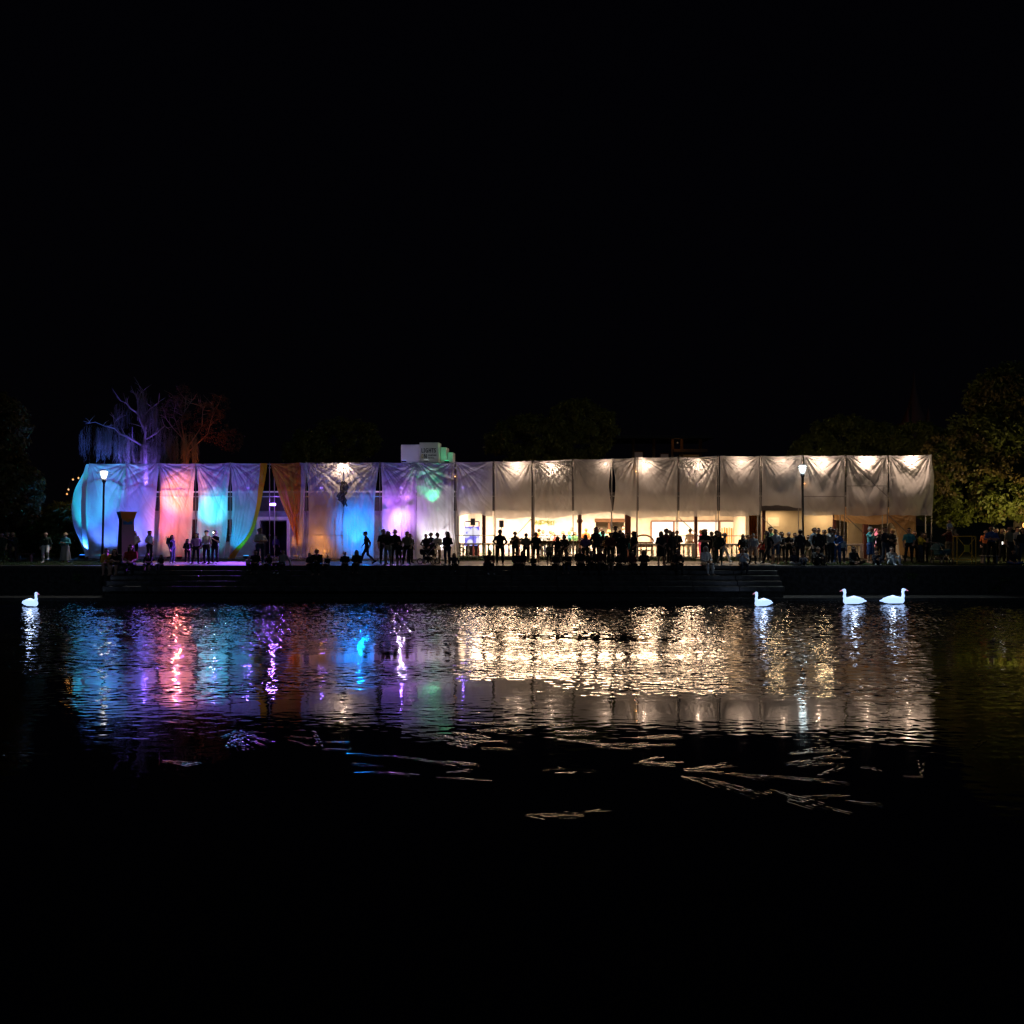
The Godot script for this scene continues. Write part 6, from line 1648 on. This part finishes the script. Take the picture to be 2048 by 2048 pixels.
func bag(called: String, label: String, p: Vector3, s: Vector3, m: Material, turn := 0.0) -> void:
	var o := thing(called, label, "backpack" if called == "backpack" else "bag", at(p, turn))
	part("body", G.new().cbox(Vector3(0, s.y * 0.5, 0), s, minf(s.z * 0.35, 0.05)).mesh(m), o)
	part("pocket", G.new().cbox(Vector3(0, s.y * 0.32, -s.z * 0.55), Vector3(s.x * 0.7, s.y * 0.4, s.z * 0.25), 0.015).mesh(m), o)
	for x in [-0.3, 0.3]:
		part("strap", G.new().tube([Vector3(s.x * x, s.y * 0.98, s.z * 0.3), Vector3(s.x * x, s.y * 1.2, s.z * 0.8), Vector3(s.x * x, s.y * 0.8, s.z * 1.0), Vector3(s.x * x, s.y * 0.1, s.z * 0.6)], 0.012, 6).mesh(MT.black), o)

func smartphone(label: String, p: Vector3, turn: float, screen: Color, e: float, torch := 0.0) -> void:
	var o := thing("smartphone", label, "phone", at(p, turn), "")
	part("case", G.new().cbox(Vector3.ZERO, Vector3(0.075, 0.15, 0.01), 0.003).mesh(MT.black), o)
	part("screen", G.new().cbox(Vector3(0, 0, -0.0065), Vector3(0.068, 0.14, 0.003), 0.001).mesh(glow(screen, e)), o)
	if torch > 0.0:
		part("torch_lamp", G.new().lathe([Vector2(0.0, -0.03), Vector2(0.03, 0.0), Vector2(0.0, 0.03)], 10).mesh(glow(Color(1.0, 0.93, 0.82), 14.0)), o, at(Vector3(0.0, 0.05, 0.035)))
		omni(o, Vector3(0.0, 0.05, 0.035), Color(1.0, 0.93, 0.82), torch, 0.025)

func street_things() -> void:
	street_lamp(Vector3(-21.387, 1.55, -3.5), Vector3(-21.296, 6.117, -3.500), Color(1.0, 0.97, 0.93), "left street lamp with glowing white bowl before the blue sheets", 12.0)
	street_lamp(Vector3(14.959, 1.55, -2.6), Vector3(14.908, 6.367, -2.600), Color(0.80, 0.96, 1.0), "right street lamp with glowing bluish bowl before the short sheets", 18.0)
	# small orange lantern at the right edge
	var ol := thing("orange_lantern", "small orange lantern on a post at the right picture edge", "lantern", at(Vector3(27.200, 1.55, -4.4)))
	part("post", G.new().tube([Vector3.ZERO, Vector3(0, 1.78, 0)], 0.03, 8).mesh(MT.iron), ol)
	part("lamp_glass", G.new().lathe([Vector2(0, 1.78), Vector2(0.07, 1.80), Vector2(0.10, 1.93), Vector2(0.06, 2.02), Vector2(0, 2.03)], 12).mesh(glow(Color(1.0, 0.40, 0.10), 3.0)), ol)
	omni(ol, Vector3(0, 1.9, 0), Color(1.0, 0.72, 0.32), 10.0, 0.08)
	# signpost pillar with flared two-coloured head
	var tp := thing("signpost_pillar", "tapering signpost pillar with flared teal and orange head, dark left and printed right face", "sign", at(Vector3(-19.394, 1.55, -1.5), deg_to_rad(0)))
	var H := 2.62
	var pr := func(x: float, y: float, z: float) -> Vector3: return Vector3(x, y, z)
	var face := func(a: Vector3, b: Vector3, c: Vector3, d: Vector3) -> G:
		var g := G.new()
		var n := (b - a).cross(d - a).normalized()
		if n.z < 0.0: n = -n
		g.quad(a, b, c, d, n)
		return g
	var A0 := Vector3(-0.58, 0, -0.25)
	var B0 := Vector3(-0.14, 0, 0.22)
	var C0 := Vector3(0.44, 0, -0.05)
	var D0 := Vector3(0.0, 0, -0.45)
	var top := func(p: Vector3) -> Vector3: return Vector3(p.x * 0.62 - 0.04 + (0.18 if p.x > 0.2 else 0.0) + (-0.02), 2.28, p.z * 0.7)
	var A1: Vector3 = top.call(A0)
	var B1: Vector3 = top.call(B0)
	var C1: Vector3 = top.call(C0)
	var D1: Vector3 = top.call(D0)
	part("left_face", face.call(A0, B0, B1, A1).mesh(mat(0.02, 0.03, 0.06, 0.5)), tp)
	part("printed_face", face.call(B0, C0, C1, B1).mesh(mat(0.48, 0.30, 0.38, 0.5)), tp)
	part("back_face", face.call(C0, D0, D1, C1).mesh(MT.black), tp)
	part("back_face", face.call(D0, A0, A1, D1).mesh(MT.black), tp)
	part("blue_band", G.new().cbox(Vector3.ZERO, Vector3(0.44, 0.16, 0.01), 0.003).mesh(mat(0.03, 0.22, 0.50, 0.5)), tp, Transform3D(Basis(Vector3.UP, atan2(-(C1 - B1).z, (C1 - B1).x)), (B1 + C1) * 0.5 + Vector3(0.005, -0.22, 0.03)))
	var hA := Vector3(-0.60, H, -0.30)
	var hB := Vector3(-0.14, H + 0.02, 0.34)
	var hC := Vector3(0.54, H, -0.06)
	var hD := Vector3(0.02, H, -0.55)
	part("teal_head_face", face.call(A1 + Vector3(-0.03, 0, 0.02), B1 + Vector3(0, 0, 0.03), hB, hA).mesh(mat(0.04, 0.26, 0.36, 0.5)), tp)
	part("orange_head_face", face.call(B1 + Vector3(0, 0, 0.03), C1 + Vector3(0.03, 0, 0.02), hC, hB).mesh(mat(0.72, 0.28, 0.03, 0.5)), tp)
	var tg := G.new()
	var tn := (C1 - B1).cross(Vector3.UP).normalized()
	if tn.z < 0.0: tn = -tn
	tg.vert(B1 + tn * 0.035, tn); tg.vert(C1 + tn * 0.035, tn); tg.vert((B1 + C1) * 0.5 + Vector3(0, -0.19, 0) + tn * 0.035, tn)
	tg.tri(0, 1, 2)
	part("orange_head_tip", tg.mesh(mat(0.72, 0.32, 0.03, 0.5)), tp)
	var lid := G.new()
	lid.quad(hA, hB, hC, hD, Vector3.UP)
	part("head_lid", lid.mesh(MT.black), tp)
	# yellow tube frame
	var yf := thing("yellow_frame", "yellow tube frame with crossed bars round a small yellow plate, right of the sheets", "frame", at(Vector3(22.614, 1.55, -1.0)))
	var g := 0.47
	var y0 := 0.22
	var y1 := 1.38
	for z in [0.0, -0.45]:
		part("rail", G.new().tube([Vector3(-g, y1, z), Vector3(g, y1 + 0.02, z)], 0.022, 8).mesh(MT.yellow), yf)
		part("rail", G.new().tube([Vector3(-g, y0, z), Vector3(g, y0, z)], 0.02, 8).mesh(MT.yellow), yf)
		for x in [-g, g]:
			part("upright", G.new().tube([Vector3(x, 0, z), Vector3(x, y1 + 0.01, z)], 0.022, 8).mesh(MT.yellow), yf)
	for x in [-g, g]:
		part("rail", G.new().tube([Vector3(x, y1, 0), Vector3(x, y1, -0.45)], 0.02, 8).mesh(MT.yellow), yf)
	part("cross_bar", G.new().tube([Vector3(-g, y1, 0.0), Vector3(g, y0, 0.0)], 0.017, 8).mesh(MT.yellow), yf)
	part("cross_bar", G.new().tube([Vector3(g, y1, 0.012), Vector3(-g, y0, 0.012)], 0.017, 8).mesh(MT.yellow), yf)
	part("plate", G.new().cbox(Vector3(0, 0.80, 0.045), Vector3(0.27, 0.36, 0.02), 0.006).mesh(mat(0.62, 0.48, 0.02, 0.5)), yf)
	# prams
	pram(Vector3(-4.179, 1.55, -1.3), deg_to_rad(70), MT.black, "black pram between the arms-akimbo man and the woman in cream")
	pram(Vector3(21.353, 1.55, -0.9), deg_to_rad(-60), mat(0.02, 0.10, 0.11, 0.7), "dark teal-lined pram left of the shoulder-carrying man")
	# bags, phones, camera
	bag("backpack", "small dark backpack on the woman in navy before the orange-lit sheet", Vector3(-17.397, 2.50, -1.95), Vector3(0.26, 0.36, 0.15), mat(0.02, 0.06, 0.08, 0.7), deg_to_rad(-20))
	bag("backpack", "lime yellow backpack on the striding long-haired woman", Vector3(12.849, 2.66, -1.75), Vector3(0.28, 0.38, 0.16), mat(0.38, 0.48, 0.02, 0.7), deg_to_rad(30))
	bag("backpack", "blue rucksack between the grey-blue shirt and the man in black", Vector3(15.422, 2.52, -2.0), Vector3(0.30, 0.44, 0.18), mat(0.05, 0.20, 0.34, 0.7), deg_to_rad(10))
	bag("shoulder_bag", "tan shoulder bag held by the blonde woman at the far left", Vector3(-26.225, 2.10, -3.6), Vector3(0.40, 0.26, 0.12), mat(0.42, 0.30, 0.12, 0.7), 0.0)
	bag("shoulder_bag", "bright teal bag carried by the woman leaning on the thick column", Vector3(5.877, 2.30, -1.6), Vector3(0.16, 0.30, 0.12), mat(0.02, 0.30, 0.28, 0.6), 0.0)
	bag("shoulder_bag", "pale bag held by the woman in shorts before the glaring sheet", Vector3(-6.097, 2.30, -0.25), Vector3(0.34, 0.24, 0.10), mat(0.55, 0.48, 0.34, 0.7), 0.0)
	smartphone("phone with a glaring white torch among the four standing friends", Vector3(-14.881, 3.088, -1.100), 0.0, Color(0.5, 0.6, 1.0), 1.0, 0.25)
	smartphone("phone in the hands of the woman in the short black dress", Vector3(7.296, 2.701, -0.700), 0.2, Color(0.7, 0.85, 1.0), 0.8)
	smartphone("lit phone held by the fair-haired person right of the yellow frame", Vector3(25.362, 2.557, -3.000), PI * 0.9, Color(1.0, 0.95, 0.9), 1.5)
	var cm := thing("camera_body", "black camera held up by the person filming", "camera", at(Vector3(16.003, 3.263, -1.100), deg_to_rad(35)))
	part("housing", G.new().cbox(Vector3.ZERO, Vector3(0.15, 0.11, 0.07), 0.015).mesh(MT.black), cm)
	part("lens_barrel", G.new().tube([Vector3(0, 0, 0.03), Vector3(0, 0, 0.16)], [0.04, 0.045], 14).mesh(MT.black), cm)
	single("leaflet", "pale leaflet in the hand of the man in pale cap", "leaflet", G.new().cbox(Vector3.ZERO, Vector3(0.22, 0.012, 0.16), 0.003).mesh(MT.white), Transform3D(Basis(Vector3.FORWARD, -0.35), Vector3(19.956, 2.785, -3.200)))
	# benches
	for r in [[Vector3(-25.799, 1.5, -4.3), 0.0, MT.wood, "low wooden bench on the grass left of the man in white trousers"], [Vector3(24.199, 1.5, -2.0), 0.1, mat(0.30, 0.28, 0.29, 0.6), "pale grey bench before the man in blue striped shirt"]]:
		var o := thing("park_bench", r[3], "bench", at(r[0], r[1]), "low benches")
		for k in 3:
			part("seat_slat", G.new().cbox(Vector3(0, 0.43, -0.14 + 0.14 * k), Vector3(0.85, 0.04, 0.12), 0.008).mesh(r[2]), o)
		for x in [-0.33, 0.33]:
			part("leg", G.new().cbox(Vector3(x, 0.205, 0), Vector3(0.07, 0.41, 0.34), 0.01).mesh(r[2]), o)
	# green shrub at the left edge and plants on the quay wall
	var gs := thing("green_shrub", "low green-lit shrub at the left picture edge", "shrub", at(Vector3(-26.276, 1.5, -2.5)))
	part("stem", G.new().tube([Vector3.ZERO, Vector3(0, 0.4, 0)], 0.02, 6).mesh(MT.bark), gs)
	part("foliage", leaf_cluster(MT.plant, 220, Vector3(0.4, 0.28, 0.35), 0.12), gs, at(Vector3(0, 0.42, 0)))
	var k := 0
	for r in [[2008.0, 1160.0, "wall plant low on the quay wall near the right edge"], [1823.0, 1150.0, "wall plant on the quay wall above the right-most swan"], [158.0, 1153.0, "wall plant on the quay wall above the blue reflection"], [1990.0, 1175.0, "wall plant lowest on the quay wall at right"]]:
		var x: float = (r[0] - 1024.0) * 50.0 / 2050.0
		single("wall_plant", r[2], "plant", leaf_cluster(MT.plant, 60, Vector3(0.28, 0.16, 0.05), 0.10, 0.5), at(Vector3(x, 4.16 - (r[1] - 1024.0) * 50.0 / 2050.0, 0.06)), "plants on the quay wall")

# ---------------------------------------------------------------- glowing swans
func swans() -> void:
	var out := {}
	nets([[Vector3(0.36, 0.17, 0), Vector3(0.0, 0.185, 0), 0.155, 0.20, 0], [Vector3(0.0, 0.185, 0), Vector3(-0.34, 0.18, 0), 0.20, 0.12, 0], [Vector3(-0.34, 0.18, 0), Vector3(-0.60, 0.15, 0), 0.10, 0.025, 0],
		[Vector3(0.18, 0.24, 0.13), Vector3(-0.40, 0.22, 0.08), 0.10, 0.05, 0], [Vector3(0.18, 0.24, -0.13), Vector3(-0.40, 0.22, -0.08), 0.10, 0.05, 0], [Vector3(0.0, 0.28, 0), Vector3(-0.25, 0.26, 0), 0.10, 0.08, 0],
		[Vector3(0.42, 0.20, 0), Vector3(0.475, 0.38, 0), 0.085, 0.058, 0], [Vector3(0.475, 0.38, 0), Vector3(0.455, 0.56, 0), 0.056, 0.050, 0], [Vector3(0.455, 0.56, 0), Vector3(0.475, 0.66, 0), 0.050, 0.052, 0], [Vector3(0.475, 0.66, 0), Vector3(0.56, 0.66, 0), 0.058, 0.042, 0]], 0.016, 0.05, out)
	var skin := glow(Color(0.86, 0.88, 1.0), 1.5)
	skin.emission = Color(0.40, 0.58, 1.0).linear_to_srgb()
	var body: Mesh = out[0].mesh(skin)
	var bo := {}
	nets([[Vector3(0.585, 0.655, 0), Vector3(0.70, 0.615, 0), 0.030, 0.012, 0], [Vector3(0.57, 0.675, 0), Vector3(0.60, 0.670, 0), 0.022, 0.016, 0]], 0.008, 0.02, bo)
	var beak: Mesh = bo[0].mesh(glow(Color(1.0, 0.35, 0.55), 0.55))
	var fl := G.new().sheet(32, 4, func(s: float, t: float) -> Vector3:
		var a := s * TAU
		return Vector3(-0.07 + cos(a) * lerpf(0.50, 0.44, t), lerpf(0.045, -0.06, t), sin(a) * lerpf(0.185, 0.16, t)), Vector3(0, 0, 0.001))
	for r in [[-21.218, 4.878, -30.0, 0.90, "lone glowing white swan at the far left, facing right"], [11.071, 4.878, 212.0, 0.92, "glowing swan facing left, left-most of the three at the right"], [15.381, 3.903, 190.0, 0.98, "glowing swan facing left, back to back with another swan"], [17.228, 3.652, 0.0, 0.98, "glowing swan facing right with pink beak, at the far right"]]:
		var o := thing("glowing_swan", r[4], "swan lamp", at(Vector3(r[0], 0, r[1]), deg_to_rad(r[2])).scaled_local(Vector3.ONE * r[3]), "glowing swans on the water")
		part("body_lamp", body, o)
		part("beak_lamp", beak, o)
		part("float", fl.mesh(MT.black), o)
		omni(o, Vector3(0.0, 0.62, 0.0), Color(0.62, 0.74, 1.0), 0.12, 0.1)

# ---------------------------------------------------------------- floating reeds
func reed_raft(label: String, lines: Array) -> void:
	var c := Vector2.ZERO
	for l in lines:
		c += (l[0] + l[1]) * 0.5 / lines.size()
	var o := thing("floating_reeds", label, "reeds", at(Vector3(c.x, 0, c.y)), "reeds floating on the near water")
	for l in lines:
		var a: Vector2 = l[0] - c
		var b: Vector2 = l[1] - c
		for s in (l[2] + 2 if l.size() > 2 else 2):
			var ph := rr(0, 9)
			var dir := (b - a).normalized()
			var side := Vector3(-dir.y, 0, dir.x)
			var wd := rr(0.012, 0.026)
			var off: float = (s - 0.5) * 0.075
			var f := func(u: float, t: float) -> Vector3:
				var p: Vector2 = a.lerp(b, t)
				var along: float = t * a.distance_to(b)
				var tw := 0.13 * nz.get_noise_2d(along * 2.2 + ph * 20.0, s * 5.0) + 0.07 * nz2.get_noise_2d(along * 9.0 + ph, 3.0)
				var q: float = (u - 0.5) * 2.0 * wd * minf(1.0, minf(t, 1.0 - t) * 9.0 + 0.15)
				return Vector3(p.x, 0.010 + 0.004 * nz2.get_noise_2d(along * 4.0, ph) + q * tw - 0.05 * q * q / wd, p.y) + side * (q + off * (0.3 + t) + 0.010 * sin(t * 3.0 + ph))
			part("reed", G.new().sheet(4, maxi(int(a.distance_to(b) / 0.025), 10), f, Vector3.UP).mesh(MT.reed), o)

func reeds() -> void:
	reed_raft("long reeds tinted blue and violet, left of the middle", [[Vector2(-2.89, 32.34), Vector2(-1.72, 32.70)], [Vector2(-1.72, 32.70), Vector2(-0.53, 33.18), 2], [Vector2(-2.68, 33.05), Vector2(-2.09, 33.25)], [Vector2(-2.52, 33.66), Vector2(-1.99, 33.63)], [Vector2(-1.98, 33.66), Vector2(-1.47, 33.85)]])
	reed_raft("short pale reeds below the long blue-violet ones", [[Vector2(-1.19, 33.97), Vector2(-0.73, 34.03)], [Vector2(-0.73, 34.03), Vector2(-0.30, 34.15)], [Vector2(-1.05, 33.66), Vector2(-0.67, 33.54)]])
	reed_raft("dense glittering reed raft under the white reflections", [[Vector2(-1.56, 31.05), Vector2(-0.86, 31.34), 2], [Vector2(-1.44, 30.79), Vector2(-0.58, 31.58), 2], [Vector2(-1.32, 31.22), Vector2(-0.55, 30.88), 2], [Vector2(-1.16, 31.54), Vector2(-0.66, 31.78), 2], [Vector2(-0.92, 29.84), Vector2(-0.04, 29.84)], [Vector2(-0.70, 30.53), Vector2(0.17, 30.30), 2], [Vector2(-0.56, 31.93), Vector2(0.02, 32.05)], [Vector2(-1.13, 30.62), Vector2(-0.36, 31.13), 2], [Vector2(-0.81, 31.42), Vector2(-0.08, 31.42)]])
	reed_raft("thin pale reeds right of the violet clump", [[Vector2(-4.23, 30.96), Vector2(-3.66, 31.22)], [Vector2(-4.10, 31.30), Vector2(-3.46, 31.89)], [Vector2(-3.48, 31.42), Vector2(-2.92, 31.54)], [Vector2(-3.31, 32.05), Vector2(-2.82, 32.05)], [Vector2(-3.76, 30.53), Vector2(-3.40, 31.86)]])
	reed_raft("bushy reed clump glinting violet, below the doorway lamp's reflection", [[Vector2(-5.00, 32.08), Vector2(-5.20, 30.71), 2], [Vector2(-5.31, 30.53), Vector2(-4.66, 31.22), 2], [Vector2(-5.06, 31.22), Vector2(-4.54, 32.08), 2], [Vector2(-5.19, 30.44), Vector2(-4.49, 31.38), 2], [Vector2(-4.98, 30.88), Vector2(-4.31, 31.54)], [Vector2(-4.58, 32.27), Vector2(-5.06, 31.09)], [Vector2(-5.17, 30.88), Vector2(-4.86, 30.53), 2], [Vector2(-4.71, 31.38), Vector2(-4.35, 31.93)], [Vector2(-5.37, 31.13), Vector2(-5.21, 30.71)]])
	reed_raft("golden reeds lying level, right of the middle", [[Vector2(0.81, 30.57), Vector2(1.58, 30.44), 2], [Vector2(0.82, 31.22), Vector2(1.59, 31.46), 2], [Vector2(1.49, 31.66), Vector2(2.47, 31.62), 3], [Vector2(2.19, 31.13), Vector2(3.13, 30.92), 2], [Vector2(1.47, 31.89), Vector2(2.12, 32.05)], [Vector2(2.19, 31.74), Vector2(2.91, 31.70)], [Vector2(0.80, 30.92), Vector2(1.50, 30.88)], [Vector2(0.35, 30.07), Vector2(1.23, 29.98)]])
	reed_raft("small forked golden reed below the level ones", [[Vector2(2.01, 32.98), Vector2(2.70, 33.05), 2], [Vector2(2.13, 32.94), Vector2(2.56, 32.60)], [Vector2(2.54, 32.98), Vector2(2.87, 32.98)]])
	reed_raft("few short reeds under the picture middle", [[Vector2(0.49, 33.47), Vector2(0.83, 33.31)], [Vector2(0.68, 33.69), Vector2(1.02, 33.69)], [Vector2(1.13, 33.63), Vector2(1.37, 33.54)]])
	reed_raft("great fan of golden reeds spreading right, below the left of the three swans", [[Vector2(2.77, 33.47), Vector2(3.61, 33.05), 2], [Vector2(2.76, 33.54), Vector2(3.39, 33.66)], [Vector2(3.39, 33.66), Vector2(4.04, 33.94), 2], [Vector2(4.07, 33.85), Vector2(5.20, 34.24), 2], [Vector2(2.69, 33.85), Vector2(3.26, 34.32), 3], [Vector2(3.26, 34.32), Vector2(3.79, 34.93), 3], [Vector2(2.94, 33.97), Vector2(3.44, 34.55), 2], [Vector2(3.83, 34.66), Vector2(4.44, 35.45), 2], [Vector2(4.20, 35.06), Vector2(4.96, 34.96)], [Vector2(3.94, 35.19), Vector2(4.35, 35.52), 2], [Vector2(4.35, 35.52), Vector2(4.68, 35.90)], [Vector2(4.79, 35.25), Vector2(5.26, 35.47)]])
	reed_raft("bluish striped reeds pointing up right, below the right street lamp's reflection", [[Vector2(4.74, 32.38), Vector2(5.60, 31.82), 3], [Vector2(4.51, 33.08), Vector2(5.06, 32.74), 3], [Vector2(5.06, 32.74), Vector2(5.66, 32.45), 2], [Vector2(4.97, 32.31), Vector2(5.77, 31.97), 2], [Vector2(5.54, 31.38), Vector2(5.73, 31.34)], [Vector2(4.65, 33.31), Vector2(5.00, 33.15)], [Vector2(5.05, 33.15), Vector2(5.47, 33.05)], [Vector2(4.78, 33.88), Vector2(5.39, 33.31)]])
	reed_raft("single curved reed right of the striped reeds", [[Vector2(5.66, 33.38), Vector2(5.86, 33.34)], [Vector2(5.86, 33.34), Vector2(5.86, 33.60)]])
	reed_raft("hook-shaped reed at the right", [[Vector2(6.15, 33.85), Vector2(6.46, 33.97)], [Vector2(6.44, 33.85), Vector2(6.85, 32.88)]])
	reed_raft("lone slanting reed near the right edge", [[Vector2(8.07, 32.05), Vector2(8.66, 31.22)]])
	reed_raft("lone reed low at the right edge", [[Vector2(6.75, 35.52), Vector2(7.16, 35.67)]])
	reed_raft("greenish crossed reeds at the left edge", [[Vector2(-8.75, 32.49), Vector2(-8.49, 32.67)], [Vector2(-8.74, 32.27), Vector2(-7.85, 32.49)], [Vector2(-8.47, 32.52), Vector2(-8.04, 33.05)]])
	reed_raft("lone reed below the red reflection", [[Vector2(-5.83, 32.84), Vector2(-5.14, 33.11), 2]])
	reed_raft("foremost golden reed under the picture middle", [[Vector2(0.16, 35.95), Vector2(0.94, 35.81), 2], [Vector2(0.25, 36.02), Vector2(0.46, 36.11)], [Vector2(0.94, 35.81), Vector2(1.38, 35.72)]])
